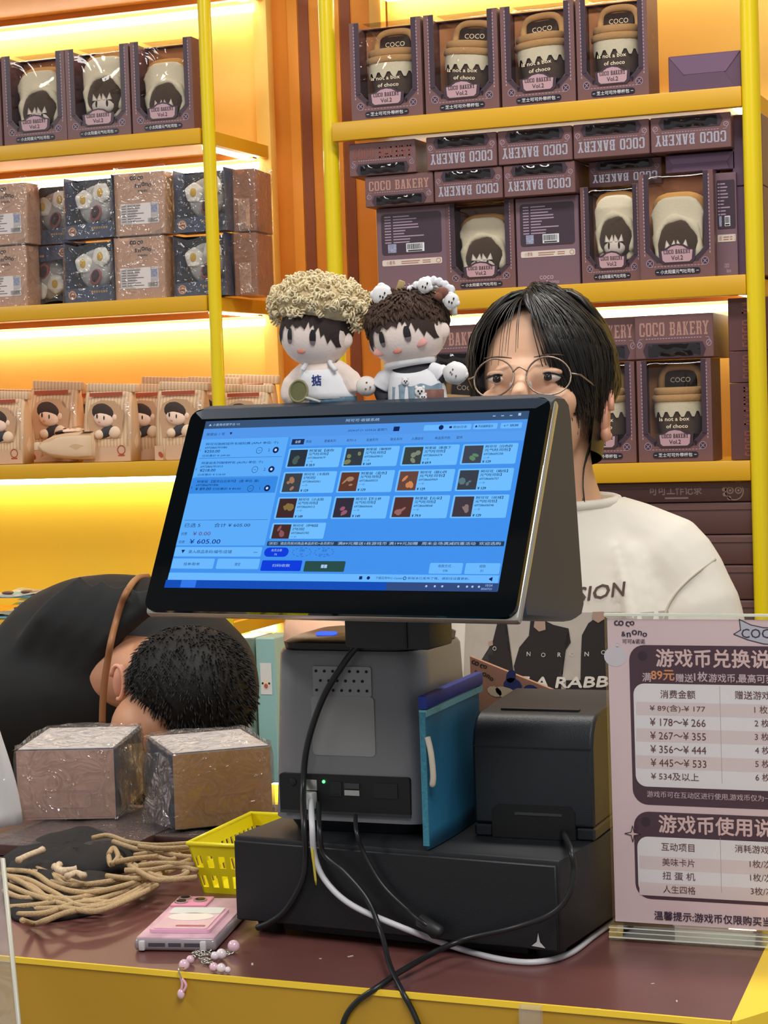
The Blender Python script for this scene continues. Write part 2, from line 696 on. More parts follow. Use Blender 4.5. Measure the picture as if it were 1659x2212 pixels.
xl = at_y(438, 300, YR).x
xr0, xr1 = at_y(722, 280, YR).x, at_y(1604, 200, YR).x
zl = [at_y(437, 278, YR).z, at_y(455, 638, YR).z, at_y(380, 995, YR).z, at_y(0, 1340, YR).z]
zr = [at_y(1160, 228, YR).z, at_y(1610, 594, YR).z, at_y(1612, 995, YR).z]
dz = zl[0] - zl[1]
rack_l = thing('shelving_unit', 'lit yellow shelving unit on the left, holding toast boxes, wrapped boxes and paper bags', 'shelf', (0, 0, 0))
for z in [zl[0] + dz + 0.002] + zl + [zl[3] - dz]:
    shelf(rack_l, -3.2, xl, z)
xp = at_y(457, 420, YR).x
pole(rack_l, xp, YR - 0.002, 0, 2.75, 0.0122)
for z in zl:
    MB().box(xl + 0.0005, xp - 0.004, YR - 0.006, YR + 0.01, z - 0.03, z - 0.004).build('bracket', mat('dark_mustard', rgb(150, 112, 8), .5), rack_l)
MB().rbox(at_y(567, 300, YB).x, at_y(598, 300, YB).x, YB - 0.03, YB - 0.001, 0, 2.8, 0.004, 2).build('rear_post', m_back, rack_l, smooth=True)

rack_r = thing('shelving_unit', 'yellow shelving unit on the right packed with purple brown boxes', 'shelf', (0, 0, 0))
dzr = zr[0] - zr[1]
for z in [zr[0] + dzr] + zr + [at_y(1500, 1371, YR + .01).z - .0015]:
    shelf(rack_r, xr0, xr1, z, lip=0.033)
xq = at_y(709, 300, YR).x
pole(rack_r, xq - 0.002, YR + 0.016, 0, 2.75, 0.0145)
xq3 = at_y(1629, 600, YR).x
pole(rack_r, xq3 + 0.003, YR - 0.004, 0, 2.75, 0.0152)
for z in zr:
    MB().box(xr1 + 0.0005, xq3 - 0.008, YR - 0.006, YR + 0.012, z - 0.03, z - 0.006).build('bracket', mat('dark_mustard', rgb(150, 112, 8), .5), rack_r)
MB().rbox(at_y(807, 0, YB).x, at_y(834, 0, YB).x, YB - 0.03, YB - 0.001, 0, 2.8, 0.004, 2).build('rear_post', m_back, rack_r, smooth=True)

# ---- counter
m_top = mat('brown_laminate', rgb(112, 70, 66), 0.28, noise=0.12, nscale=9, spec=0.5)
m_cf = mat('yellow_front', rgb(192, 148, 40), 0.4, noise=0.05, nscale=5)
m_edge = mat('bright_yellow_edge', rgb(255, 214, 60), 0.35)
A = at_z(0, 2064, ZC); B = at_z(1580, 2206, ZC); Cc = at_z(1648, 2058, ZC)
A0 = A + (A - B).normalized() * 1.2
counter = thing('sales_counter', 'sales counter with brown top and glossy yellow front', 'counter', (0, 0, 0))
rear = 2.2
top_poly = [(A0.x, A0.y), (B.x, B.y), (Cc.x, Cc.y), (Cc.x - 0.01, rear), (-0.95, rear), (-0.95, rear + 0.02), (A0.x, rear + 0.02)]
MB().prism(top_poly, ZC - 0.02, ZC, 'xy').build('counter_top', m_top, counter)
d = (B - A0).normalized(); nn = Vector((d.y, -d.x, 0))
e0, e1 = A0 + nn * 0.003, B + nn * 0.003
MB().prism([(A0.x, A0.y - 1e-4), (e0.x, e0.y), (e1.x, e1.y), (B.x, B.y - 1e-4)], ZC - 0.0045, ZC + 0.0005, 'xy').build('edge_banding', m_edge, counter)
g0, g1 = A0 + nn * 0.0015, B + nn * 0.0015
h0, h1 = A0 + nn * 0.0001, B + nn * 0.0001
MB().prism([(h0.x, h0.y), (g0.x, g0.y), (g1.x, g1.y), (h1.x, h1.y)], 0, ZC - 0.0046, 'xy').build('front_panel', m_cf, counter)
MB().box(A0.x, Cc.x - 0.02, rear - 0.03, rear - 0.01, 0, ZC - 0.0201).build('rear_panel', m_cf, counter)
# yellow corner piece at the right end
D1 = at_z(1592, 2208, ZC); D2 = at_z(1659, 2187, ZC)
dd = (D2 - D1).normalized()
D3 = D1 + dd * 0.16
corner = [(B.x + 5e-4, B.y - 0.002), (D1.x, D1.y), (D3.x, D3.y), (D3.x + 0.02, 1.85), (Cc.x - 0.008, 1.95), (Cc.x + 5e-4, Cc.y)]
MB().prism(corner, ZC - 0.03, ZC + 0.001, 'xy').build('corner_top', m_edge, counter)
MB().prism([(B.x + 0.004, B.y + 0.004), (D1.x, D1.y + 0.006), (D3.x - 0.006, D3.y + 0.004), (D3.x, 1.84), (Cc.x + 0.004, 1.94), (Cc.x + 0.008, Cc.y)], 0, ZC - 0.0301, 'xy').build('corner_panel', m_cf, counter)
# strip of clear tape folded over the front edge and a few scuffs of dust
tp = at_z(1160, 2170, ZC)
MB().box(tp.x - 0.012, tp.x + 0.006, tp.y - 0.012, tp.y - 0.0045, ZC - 0.04, ZC + 0.0012).build('clear_tape', film('tape_film', rough=.25, milk=.12), counter)
for i, (px, py, r) in enumerate([(692, 2071, .0006), (757, 2066, .0014), (545, 2083, .0015), (1293, 2180, .0009), (1410, 2125, .0008), (1462, 2163, .001)]):
    q = at_z(px, py, ZC)
    MB().box(-r * 2, r * 2, -r * .6, r * .6, 0, 0.0004).build('dust_crumb', mat('dust', rgb(205, 190, 180), .8), counter, loc=(q.x, q.y, ZC), rot=(0, 0, i))
# ------------------------------------------------------------------ gift boxes on the shelves
m_pur = mat('plum_card', rgb(116, 82, 82), 0.42, noise=0.08, nscale=25)
m_purd = mat('dark_plum_print', rgb(64, 48, 60), 0.4)
m_purl = mat('lilac_print', rgb(168, 146, 166), 0.4)
m_side = mat('plum_side', rgb(92, 58, 60), 0.45)
m_kraft = mat('brown_lining', rgb(196, 132, 84), 0.7)
m_badge = mat('rosy_badge', rgb(186, 152, 160), 0.35)
m_white = mat('white_print', rgb(225, 225, 232), 0.5)
m_copper = mat('copper_foil', rgb(214, 164, 150), 0.25, metal=0.6)
m_silver = mat('silver_foil', rgb(225, 220, 235), 0.2, metal=0.7)
m_film = film('window_film', rough=0.05, refl=.8, base=0.03, bump=0.35, bscale=13)
m_cream = mat('cream_plush', rgb(238, 226, 196), 0.9, sheen=0.3, bump=0.3, bscale=260)
m_crust = mat('crust_plush', rgb(206, 150, 78), 0.9, sheen=0.3, bump=0.3, bscale=260)
m_hairp = mat('brown_plush', rgb(78, 60, 44), 0.95, sheen=0.3, bump=0.5, bscale=300)
m_face = mat('face_plush', rgb(240, 226, 212), 0.9)
m_black = mat('black_stitch', rgb(26, 22, 24), 0.6)
m_tan = mat('tan_plush', rgb(200, 156, 102), 0.9, sheen=0.2, bump=0.3, bscale=260)
m_choco = mat('choco_plush', rgb(92, 72, 60), 0.85, bump=0.2, bscale=260)
BW, BH, BD = 0.131, 0.172, 0.078


def badge_poly(k):
    return [(-.031 * k, -.006 * k - .003), (-.026 * k, -.014 * k), (.026 * k, -.014 * k), (.031 * k, -.006 * k - .003), (.033 * k, .008 * k), (.022 * k, .010 * k), (.012 * k, .016 * k), (0, .018 * k), (-.012 * k, .016 * k), (-.022 * k, .010 * k), (-.033 * k, .008 * k)]


def shell(root, W, H, D, front=None):
    b = MB()
    t = 0.0015
    b.box(-W / 2, -W / 2 + t, 0, D, 0, H).box(W / 2 - t, W / 2, 0, D, 0, H)
    b.box(-W / 2 + t, W / 2 - t, D - t, D, 0, H).box(-W / 2 + t, W / 2 - t, t, D - t, 0, t)
    b.box(-W / 2 + t, W / 2 - t, D * .80, D - t, H - t, H)
    b.build('box_body', m_pur, root)
    MB().box(-W / 2 + 2 * t, W / 2 - 2 * t, D - 2.2 * t, D - 1.2 * t, 2 * t, H - 2 * t).build('lining', m_kraft, root)
    # compass printed on the right side
    M = Matrix.Translation((W / 2 + 2e-4, D / 2, H * .6)) @ Matrix.Rotation(math.radians(90), 4, 'Z')
    k = MB()
    k.annulus(0, 0, .016, .0175, M=M)
    for i in range(8):
        a = i * math.pi / 4
        L = .015 if i % 2 == 0 else .009
        k.flat([(math.cos(a) * L, math.sin(a) * L), (math.cos(a + .6) * .003, math.sin(a + .6) * .003), (0, 0), (math.cos(a - .6) * .003, math.sin(a - .6) * .003)], M=M)
    k.build('compass_print', mat('gold_print', rgb(150, 104, 62), .4), root)


def window_front(root, W, H, plate):
    xi, zb = W * .365, H * .20
    f = MB()
    poly = [(-W / 2, 0), (W / 2, 0), (W / 2, H), (xi, H), (xi, zb + .016), (xi - .010, zb + .004), (xi - .016, zb), (-xi + .016, zb), (-xi + .010, zb + .004), (-xi, zb + .016), (-xi, H), (-W / 2, H)]
    f.prism(poly, -0.0012, 0.0, 'xz')
    f.build('front_frame', m_pur, root)
    y = -0.0014
    e = MB()
    for s in (-1, 1):
        e.rect(s * (xi + .0045) - .0045, s * (xi + .0045) + .0045, zb + .012, H - .001, y)
    e.rect(-xi + .010, xi - .010, zb - .008, zb, y)
    e.flat([(-xi - .009, zb + .012), (-xi + .012, zb - .008), (-xi + .016, zb), (-xi, zb + .014)], y)
    e.flat([(xi + .009, zb + .012), (xi - .012, zb - .008), (xi - .016, zb), (xi, zb + .014)], y)
    e.build('window_border', m_purd, root)
    l = MB()
    n = 22
    for s in (-1, 1):
        for i in range(n):
            z0 = zb + .004 + (H - zb - .008) * i / n
            l.rect(s * (W / 2 - .008) - .0009, s * (W / 2 - .008) + .0009, z0, z0 + .0035, y)
    for i in range(16):
        x0 = -W * .36 + W * .72 * i / 16
        l.rect(x0, x0 + .0035, zb - .0145, zb - .0133, y)
    l.build('stitch_print', m_purl, root)['kind'] = 'stuff'
    k = MB(); k2 = MB()
    for s in (-1, 1):
        k.disc(s * (W / 2 - .017), zb - .008, .0058, y - .0002)
        k2.annulus(s * (W / 2 - .017), zb - .008, .0056, .0066, y - .0003)
        k2.line([(s * (W / 2 - .017) - .003, zb - .011), (s * (W / 2 - .017) + .003, zb - .005)], .001, y - .0003)
        k2.line([(s * (W / 2 - .017) - .003, zb - .005), (s * (W / 2 - .017) + .003, zb - .011)], .001, y - .0003)
    k.build('screw_print', m_purd, root)['kind'] = 'stuff'
    k2.build('screw_ring', m_purl, root)['kind'] = 'stuff'
    bz = zb + .004
    M = Matrix.Translation((0, 0, bz))
    bo = MB().prism(badge_poly(1.0), -.0030, -.0016, 'xz', M=M).build('badge', m_purd, root)
    MB().prism(badge_poly(.83), -.0036, -.0031, 'xz', M=M).build('badge_face', m_badge, bo)
    t = MB()
    put_slab(t, 'COCO BAKERY', -.0235, .0235, bz + .0015, bz + .0085, -.0038)
    put_text(t, 'Vol.2', 0, bz - .0085, .007, -.0038, 'c', bold=.02)
    t.build('badge_lettering', mat('badge_ink', rgb(62, 38, 48), .5), bo)
    pl = MB().prism(rrect(-.040, .040, .0065, .0165, .0045), -.0024, -.0013, 'xz').build('name_plate', mat('dark_plate', rgb(38, 36, 48), .3), root)
    t = MB()
    put_text(t, plate, 0, .0082, .0066, -.0026, 'c', width=.060, bold=.012)
    t.rect(-.0375, -.033, .011, .0118, -.0026)
    t.rect(.033, .0375, .011, .0118, -.0026)
    t.build('plate_lettering', m_white, pl)
    # film over the window and the top front edge
    fm = MB()
    nz = 10
    def fn(u, v):
        x = -xi + 2 * xi * u
        if v < .8:
            z = zb + (H - zb) * v / .8
            return (x, 0.0008 - .0022 * math.sin(u * math.pi) * math.sin(min(1, v / .8) * math.pi), z)
        return (x, (v - .8) / .2 * BD * .80, H + .0006)
    fm.grid(lambda u, v: (lambda p: (p[0], p[1] - (.0 if v > .8 else .0005), p[2]))(fn(u, v)), 6, 14)
    fm.build('window_film', m_film, root, smooth='all', fix=False)


def squash(mb, c, r, **k):
    return mb.ball(c, r, 16, 10, **k)


def toast_inside(root, dz=0.0, dx=0.0):
    """bread shaped plush hood with a doll face peeking out"""
    z_hi = dz
    p = []
    for a in range(36):
        t = 2 * math.pi * a / 36
        c, s = math.cos(t), math.sin(t)
        wx = .043 * (abs(c) ** .55) * (1 if c > 0 else -1) * (1.06 if s > .35 else .94)
        p.append((wx + dx, .083 + dz + .058 * (abs(s) ** .6) * (1 if s > 0 else -1)))
    t = MB()
    t.prism(p, .015, .055, 'xz')
    pl = t.build('toast_plush', m_crust, root)
    rem(pl, .004)
    fr_ = []
    for a in range(40):
        t_ = 2 * math.pi * a / 40
        c, q = math.cos(t_), math.sin(t_)
        fr_.append(((.041 * (abs(c) ** .5) * (1 if c > 0 else -1) * (1.04 if q > .3 else .95)) * (1 + .03 * math.sin(7 * t_)) + dx, .081 + dz + .052 * (abs(q) ** .6) * (1 if q > 0 else -1) * (1 + .03 * math.sin(5 * t_))))
    cf = MB().prism(fr_, .004, .016, 'xz').build('cream_front', m_cream, pl)
    rem(cf, .004)
    b = MB()
    b.tube([(dx + .034 * math.cos(a), .004, .066 + dz + .037 * math.sin(a)) for a in [math.radians(-35 + 250 * k / 20) for k in range(21)]], [.005 + .0022 * math.sin(k * 1.3) for k in range(21)], 10)
    b.build('hood_rim', m_cream, pl, smooth='all')
    squash(MB(), (dx, .004, .066 + dz), (.032, .011, .034)).build('hair', m_hairp, pl, smooth='all')
    f = MB()
    squash(f, (dx - .001, .000, .052 + dz), (.0215, .009, .0145))
    for i, hx in enumerate((-.014, -.006, .003, .012)):
        f.add([(dx + hx - .0055, -.0062, .060 + dz), (dx + hx + .0055, -.0062, .060 + dz), (dx + hx + (.002 if i % 2 else -.002), -.0075, .0715 + dz), (dx + hx, -.009, .060 + dz)], [(0, 1, 2), (0, 3, 2), (1, 3, 2)])
    f.build('face', m_face, pl, smooth='all')
    e = MB()
    for s in (-1, 1):
        e.ball((dx + s * .0095 - .001, -.0076, .054 + dz), (.0022, .0012, .0055), 8, 6)
    e.build('eye', m_black, pl, smooth='all')
    pl.location = (0, .016, -.0135)
    pl.scale = (1.14, 1.0, 1.14)


def rem(o, v):
    return remesh(o, v, 3, .5)


def cup_inside(root, lean=0.0):
    M = Matrix.Translation((0, 0, .046)) @ Matrix.Rotation(lean, 4, 'Y') @ Matrix.Scale(1.06, 4)
    b = MB()
    prof = [(.034, 0), (.037, .02), (.0405, .045)]
    rings = [[(r * math.cos(a), .036 + r * .72 * math.sin(a), z) for a in [2 * math.pi * k / 24 for k in range(24)]] for r, z in prof]
    b.loft(rings, M=M)
    pl = b.build('cup_plush', m_choco, root, smooth=True)
    z = MB()
    N = 28
    vs, fs = [], []
    for k in range(N + 1):
        a = math.pi + math.pi * k / N
        tooth = .0085 if (k // 2) % 2 == 0 else 0
        vs += [(.042 * math.cos(a), .036 + .031 * math.sin(a), .036 - tooth), (.0425 * math.cos(a), .036 + .0315 * math.sin(a), .052)]
    for k in range(N):
        fs.append((2 * k, 2 * k + 2, 2 * k + 3, 2 * k + 1))
    z.add(vs, fs, M)
    z.build('cream_drip', m_cream, pl, smooth='all', fix=False)
    l = MB()
    for zz, r in ((.057, .0455), (.069, .042)):
        for rr in (0,):
            rings = []
            for dzz, k in ((-.006, .93), (-.004, 1.0), (.004, 1.0), (.006, .93)):
                rings.append([((r * k) * math.cos(a), .036 + (r * k) * .74 * math.sin(a), zz + dzz) for a in [2 * math.pi * q / 24 for q in range(24)]])
            l.loft(rings, M=M)
    l.build('lid', m_tan, pl, smooth='all')
    h = MB()
    h.tube([M @ Vector(p) for p in smooth_path([(-.030, .05, .05), (-.033, .052, .085), (-.024, .052, .104), (0, .052, .108), (.024, .052, .104), (.033, .052, .085), (.030, .05, .05)], 5)], .0065, 8)
    h.build('handle', m_tan, pl, smooth='all')
    MB().box(-.026, .026, .048, .052, .068, .100, M=M).build('tag_board', mat('dark_felt', rgb(58, 44, 38), .9), pl)
    t = MB()
    put_text(t, 'COCO', 0, .083, .008, .0475, 'c', M=M)
    t.build('tag_lettering', m_cream, pl)
    t = MB()
    put_text(t, 'is not a box', 0, .0215, .006, -.0042, 'c', width=.05, M=M, bold=.015)
    put_text(t, 'of choco', .004, .010, .006, -.0032, 'c', width=.036, M=M, bold=.015)
    t.build('cup_lettering', m_cream, pl)


def make_front_box(kind, i):
    r = thing('gift_box', '', 'box', group='boxed plush on the shelves')
    shell(r, BW, BH, BD)
    window_front(r, BW, BH, '小太阳蛋元气吐司包' if kind == 'toast' else '芝士可可外带杯包')
    if kind == 'toast':
        toast_inside(r, (0.004, 0.016, -0.004)[i % 3], (0, .003, -.002)[i % 3])
    else:
        cup_inside(r, (0.0, 0.10, -0.06)[i % 3])
    return r


def make_back_box():
    r = thing('gift_box', '', 'box', group='boxed plush on the shelves')
    W, H, D = BW, BH, BD
    m_b = mat('mauve_card', rgb(116, 90, 102), .5)
    MB().rbox(-W / 2, W / 2, 0, D, 0, H, .0012, 1).build('box_body', m_b, r)
    pn = MB().prism(rrect(-W * .43, W * .43, H * .46, H * .93, .006), -.0006, -1e-4, 'xz').build('info_panel', m_purd, r)
    t = MB()
    rr = random.Random(3)
    for k in range(10):
        z = H * .90 - k * .0056
        u = -W * .38
        t.rect(u, u + .012, z - .0022, z, -.0008)
        w1 = .02 + rr.random() * .045
        t.rect(u + .016, u + .016 + w1, z - .0022, z, -.0008)
    t.build('info_lettering', m_purl, pn)
    MB().rect(-W * .34, -W * .34 + .016, H * .485, H * .485 + .017, -.0009).build('hologram', mat('hologram', rgb(200, 205, 235), .15, metal=.5, noise=.5, nscale=300), pn)
    MB().rect(-.010, .024, H * .485, H * .485 + .017, -.0009).build('barcode_label', m_white, pn)
    bc = MB()
    x = -.008
    while x < .021:
        w1 = rr.choice((.0005, .001, .0014)); bc.rect(x, x + w1, H * .485 + .005, H * .485 + .0155, -.0011); x += w1 + rr.choice((.0006, .001))
    bc.rect(-.007, .02, H * .485 + .001, H * .485 + .0035, -.0011)
    bc.build('barcode', m_black, pn)
    MB().prism(rrect(-W * .43, W * .43, H * .335, H * .405, .003), -.0006, -1e-4, 'xz').build('notice_strip', mat('cream_print', rgb(214, 200, 190), .5), r)
    t = MB()
    put_text(t, '小菱角', -W * .37, H * .348, .008, -.0008, 'l', width=.016)
    t.rect(-.02, .015, H * .375, H * .385, -.0008); t.rect(-.02, .012, H * .352, H * .362, -.0008)
    t.rect(.02, .035, H * .375, H * .385, -.0008); t.rect(.02, .035, H * .352, H * .362, -.0008)
    t.annulus(W * .38, H * .37, .0036, .0046, -.0008)
    t.build('notice_lettering', mat('rust_ink', rgb(160, 110, 96), .5), r)
    t = MB()
    put_text(t, 'coco', -.004, .0145, .007, -.0004, 'c', bold=.03)
    put_text(t, '&nono', .008, .006, .007, -.0004, 'c', bold=.03)
    t.build('logo_lettering', m_purl, r)
    return r


def make_lying_box(flip, foil, h=0.058, depth=BH):
    """box lying down, its top end towards us"""
    r = thing('gift_box', '', 'box', group='boxed plush on the shelves')
    W = BW
    MB().rbox(-W / 2, W / 2, 0, depth, 0, h, .0012, 1).build('box_body', m_pur, r)
    zw0, zw1 = (h - .022, h) if flip else (0.0, .022)
    zt0, zt1 = (.010, .028) if flip else (h - .028, h - .010)
    wd = MB().prism([(-W * .36, zw0 + .001), (W * .36, zw0 + .001), (W * .40, (zw0 + zw1) / 2), (W * .36, zw1 - .001), (-W * .36, zw1 - .001), (-W * .40, (zw0 + zw1) / 2)], -.0008, -1e-4, 'xz').build('window_border', m_purd, r)
    g = MB()
    def fn(u, v):
        return (-W * .33 + W * .66 * u, -.0012 - .0025 * math.sin(u * math.pi) * math.sin(v * math.pi) - .0008 * math.sin(u * 19 + v * 4), zw0 + .003 + .016 * v)
    g.grid(fn, 18, 5)
    g.build('window_film', mat('dark_film', rgb(30, 26, 28), .08, spec=.8), wd, smooth='all', fix=False)
    t = MB()
    put_slab(t, 'COCO BAKERY', -W * .44, W * .44, zt0, zt1, -.0004, flip=flip)
    t.build('lettering', foil, r)
    l = MB(); zz = zt1 + .0035 if flip else zt0 - .0035
    for i in range(20):
        x0 = -W * .36 + W * .72 * i / 20
        l.rect(x0, x0 + .003, zz - .0005, zz + .0007, -.0004)
    zk = zw0 + .003 if flip else zw1 - .003
    for s in (-1, 1):
        l.annulus(s * W * .44, zk, .0034, .0044, -.0004)
        l.line([(s * W * .44 - .0022, zk - .0022), (s * W * .44 + .0022, zk + .0022)], .0008, -.0004)
        l.line([(s * W * .40, zz), (s * W * .44, zz), (s * W * .47, zk)], .0007, -.0004)
    l.build('stitch_print', m_purl, r)['kind'] = 'stuff'
    return r


def make_plain_box(W, H, D, fold=True):
    r = thing('plain_box', '', 'box', group='plain purple boxes')
    m_p = mat('purple_paper', rgb(96, 70, 94), .45, noise=.06, nscale=14)
    MB().rbox(-W / 2, W / 2, 0, D, 0, H, .0015, 1).build('box_body', m_p, r)
    if fold:
        k = min(H, W) * .42
        a = [(-W / 2 + .002, H - .002), (-W / 2 + k, H * .48), (W / 2 - k, H * .48), (W / 2 - .002, H - .002)]
        MB().prism(a, -.0012, -2e-4, 'xz').build('end_flap', mat('purple_flap', rgb(112, 84, 112), .45), r)
        c = [(-W / 2 + .01, .0015), (W / 2 - .01, .0015), (W / 2 - k * 1.1, H * .47), (-W / 2 + k * 1.1, H * .47)]
        MB().prism(c, -.0022, -.0013 + .0011, 'xz').build('end_flap', m_p, r)
    return r


protos = {}
for i in range(3):
    protos['toast%d' % i] = make_front_box('toast', i)
    protos['cup%d' % i] = make_front_box('cup', i)
protos['back'] = make_back_box()
protos['lie_up_copper'] = make_lying_box(False, m_copper)
protos['lie_flip_silver'] = make_lying_box(True, m_silver)
protos['lie_up_red'] = make_lying_box(False, mat('russet_foil', rgb(150, 92, 84), .3, metal=.4))
used = set()


def place(kind, label, x, Y, z, rz=0.0, scale=None):
    p = protos[kind]
    if kind in used:
        o = copy_tree(p, label)
    else:
        used.add(kind)
        o = p
        o['label'] = label
    o.location = (x, Y, z)
    o.rotation_euler = (0, 0, rz)
    if scale:
        o.scale = scale
    return o


Zl, Zr = zl, zr
e = 0.0008
# left unit, top shelf in view
for px0, px1, py, k, lab in [(-132, 8, 312, 'toast2', 'toast plush box cut off by the left edge of the photo'),
                             (10, 147, 308, 'toast0', 'toast plush box, first whole one from the left on the left unit'),
                             (147, 285, 297, 'toast1', 'toast plush box between two others, middle of the left unit'),
                             (287, 398, 280, 'toast2', 'toast plush box beside the yellow pole of the left unit')]:
    x0, x1 = at_y(px0, py, YR + .012).x, at_y(px1, py, YR + .012).x
    xc = (x0 + x1) / 2
    o = place(k, lab, xc, YR + .012, Zl[0] + e, 0.0, (min(1.06, (x1 - x0 - .001) / BW), 1, .99))
    if px0 == 287:
        o.scale = (.94, 1, .99); o.location.x = x0 + .064; o.rotation_euler.z = 0.05
# right unit, top shelf in view
for px0, px1, py, k, lab in [(760, 915, 250, 'cup0', 'cup plush box at the left end of the right unit top shelf'),
                             (920, 1080, 234, 'cup1', 'cup plush box second from the left on the right unit top shelf'),
                             (1085, 1245, 218, 'cup2', 'cup plush box third from the left on the right unit top shelf'),
                             (1248, 1403, 205, 'cup0', 'cup plush box beside the plain purple box on the right unit top shelf')]:
    x0, x1 = at_y(px0, py, YR + .012).x, at_y(px1, py, YR + .012).x
    place(k, lab, (x0 + x1) / 2, YR + .012, Zr[0] + e, 0.0, ((x1 - x0 - .001) / BW, 1, 1.01))
pb = make_plain_box(.122, .062, .16)
tag(pb, 'plain purple paper box lying on the right unit top shelf', 'box')
pb.location = (at_y(1523, 190, YR + .012).x, YR + .012, Zr[0] + e)
# right unit, second shelf: standing row
rows = [(808, 960, 'back', 'box turned backwards with barcode at the left end of the second shelf', .010, .90),
        (958, 1108, 'toast0', 'toast plush box between the two boxes turned backwards', .012, .90),
        (1110, 1248, 'back', 'box turned backwards with barcode between two toast boxes', .010, .90)]
for px0, px1, k, lab, dy, sz in rows:
    x0, x1 = at_y(px0, 610, YR + dy).x, at_y(px1, 610, YR + dy).x
    place(k, lab, (x0 + x1) / 2, YR + dy + .02, Zr[1] + e, 0, ((x1 - x0 - .001) / BW, 1, sz))
x0, x1 = at_y(1250, 607, YR).x, at_y(1382, 600, YR).x
place('toast1', 'toast plush box half behind its right neighbour on the second shelf', (x0 + x1) / 2, YR + .024, Zr[1] + e, 0, ((x1 - x0 - .001) / BW, 1, .96))
x0, x1 = at_y(1383, 602, YR).x, at_y(1545, 600, YR).x
place('toast2', 'large looking toast plush box at the right end of the second shelf', (x0 + x1) / 2, YR + .004, Zr[1] + e, 0, ((x1 - x0 - .001) / BW, .8, 1.03))
x0 = at_y(1548, 600, YR + .02).x
place('back', 'box edge on behind the rightmost toast box of the second shelf', x0 + .018, YR + .024, Zr[1] + e, 0, (.27, 1, 1.0))
# lying rows on top of them
zrow = Zr[1] + e + BH * .90 + .0012
for i, (px0, px1, k) in enumerate([(790, 938, 'lie_up_copper'), (940, 1088, 'lie_flip_silver'), (1090, 1245, 'lie_flip_silver')]):
    x0, x1 = at_y(px0, 420, YR + .012).x, at_y(px1, 420, YR + .012).x
    place(k, ['lying box with upright copper lettering, lower row on the second shelf', 'lying box with upside-down lettering beside the copper lettered one, lower row',
              'lying box with upside-down lettering above a box turned backwards, lower row'][i], (x0 + x1) / 2, YR + .008, zrow, 0, ((x1 - x0 - .001) / BW, 1, .93))
x0, x1 = at_y(1258, 395, YR + .012).x, at_y(1420, 385, YR + .012).x
place('lie_flip_silver', 'lying box with upside-down lettering behind the tall toast boxes, lower row', (x0 + x1) / 2, YR + .05, Zr[1] + e + BH * .96 + .001, 0, ((x1 - x0 - .002) / BW, .9, .76))
zrow2 = zrow + .058 * .93 + .0012
for i, (px0, px1, k) in enumerate([(755, 900, 'lie_up_red'), (922, 1075, 'lie_flip_silver'), (1077, 1238, 'lie_flip_silver'), (1240, 1405, 'lie_flip_silver'), (1407, 1582, 'lie_flip_silver')]):
    x0, x1 = at_y(px0, 330, YR + .008).x, at_y(px1, 330, YR + .008).x
    place(k, ['lying box with dull red lettering under the left end of the top shelf', 'lying box with upside-down lettering, second from the left in the upper row',
              'lying box with upside-down lettering, middle of the upper row', 'lying box with upside-down lettering, fourth from the left in the upper row',
              'lying box with upside-down lettering at the right end of the upper row'][i], (x0 + x1) / 2, YR + .004, zrow2, 0, ((x1 - x0 - .001) / BW, 1, 1.0))
pc = make_plain_box(.118, .031, .13)
tag(pc, 'plain dark purple paper box under the rightmost lying box', 'box')
pc.location = (at_y(1504, 350, YR).x, YR + .03, Zr[1] + e + BH * 1.03 + .0005)
for j, (z0, hh) in enumerate([(0, .148), (.149, .118)]):
    pv = make_plain_box(.05, hh, .16, fold=False)
    tag(pv, ['plain purple box standing behind the right pole', 'plain purple box stacked on another behind the right pole'][j], 'box')
    pv.location = (at_y(1618, 500, YR + .03).x, YR + .03, Zr[1] + e + z0)
# right unit, third shelf
for px0, px1, k, lab, dy in [(905, 1060, 'cup1', 'cup plush box behind the plush doll in the brown wig', .012), (1063, 1221, 'cup2', 'cup plush box hidden behind the woman', .012),
                         (1223, 1376, 'cup2', 'cup plush box partly hidden by the woman', .02), (1380, 1541, 'cup0', 'cup plush box by the right pole on the third shelf', .008)]:
    x0, x1 = at_y(px0, 985, YR + dy).x, at_y(px1, 985, YR + dy).x
    o = place(k, lab, (x0 + x1) / 2, YR + dy, Zr[2] + e, 0, ((x1 - x0 - .001) / BW, 1, 1.0))
    x0, x1 = at_y(px0 - 8, 770, YR + dy).x, at_y(px1 + 2, 770, YR + dy).x
    place('lie_up_copper', 'copper lettered box lying on the ' + lab.replace('cup plush ', 'cup '), (x0 + x1) / 2, YR + dy, Zr[2] + e + BH + .0018, 0, ((x1 - x0 - .001) / BW, .9, 1.27))
# turned sideways, three high, by the right pole
for j in range(3):
    r = thing('gift_box', ['lowest of three boxes turned sideways beside the right pole', 'middle one of three boxes turned sideways beside the right pole', 'topmost of three boxes turned sideways beside the right pole'][j], 'box', group='boxed plush on the shelves')
    hh = [.128, .052, .088][j]
    MB().rbox(0, .07, 0, .15, 0, hh, .001, 1).build('box_body', m_side, r)
    t = MB()
    Mv = Matrix.Translation((.045, -.0004, .006)) @ Matrix.Rotation(math.radians(-90), 4, 'Y')
    put_slab(t, 'COCO BAKERY'[:11 if j == 0 else (4 if j == 1 else 7)], 0, hh - .012, 0, .022, 0, M=Mv)
    t.build('lettering', MATS['russet_foil'], r)
    r.location = (at_y(1580, 985, YR + .014).x, YR + .014, Zr[2] + e + [0, .1288, .1816][j])
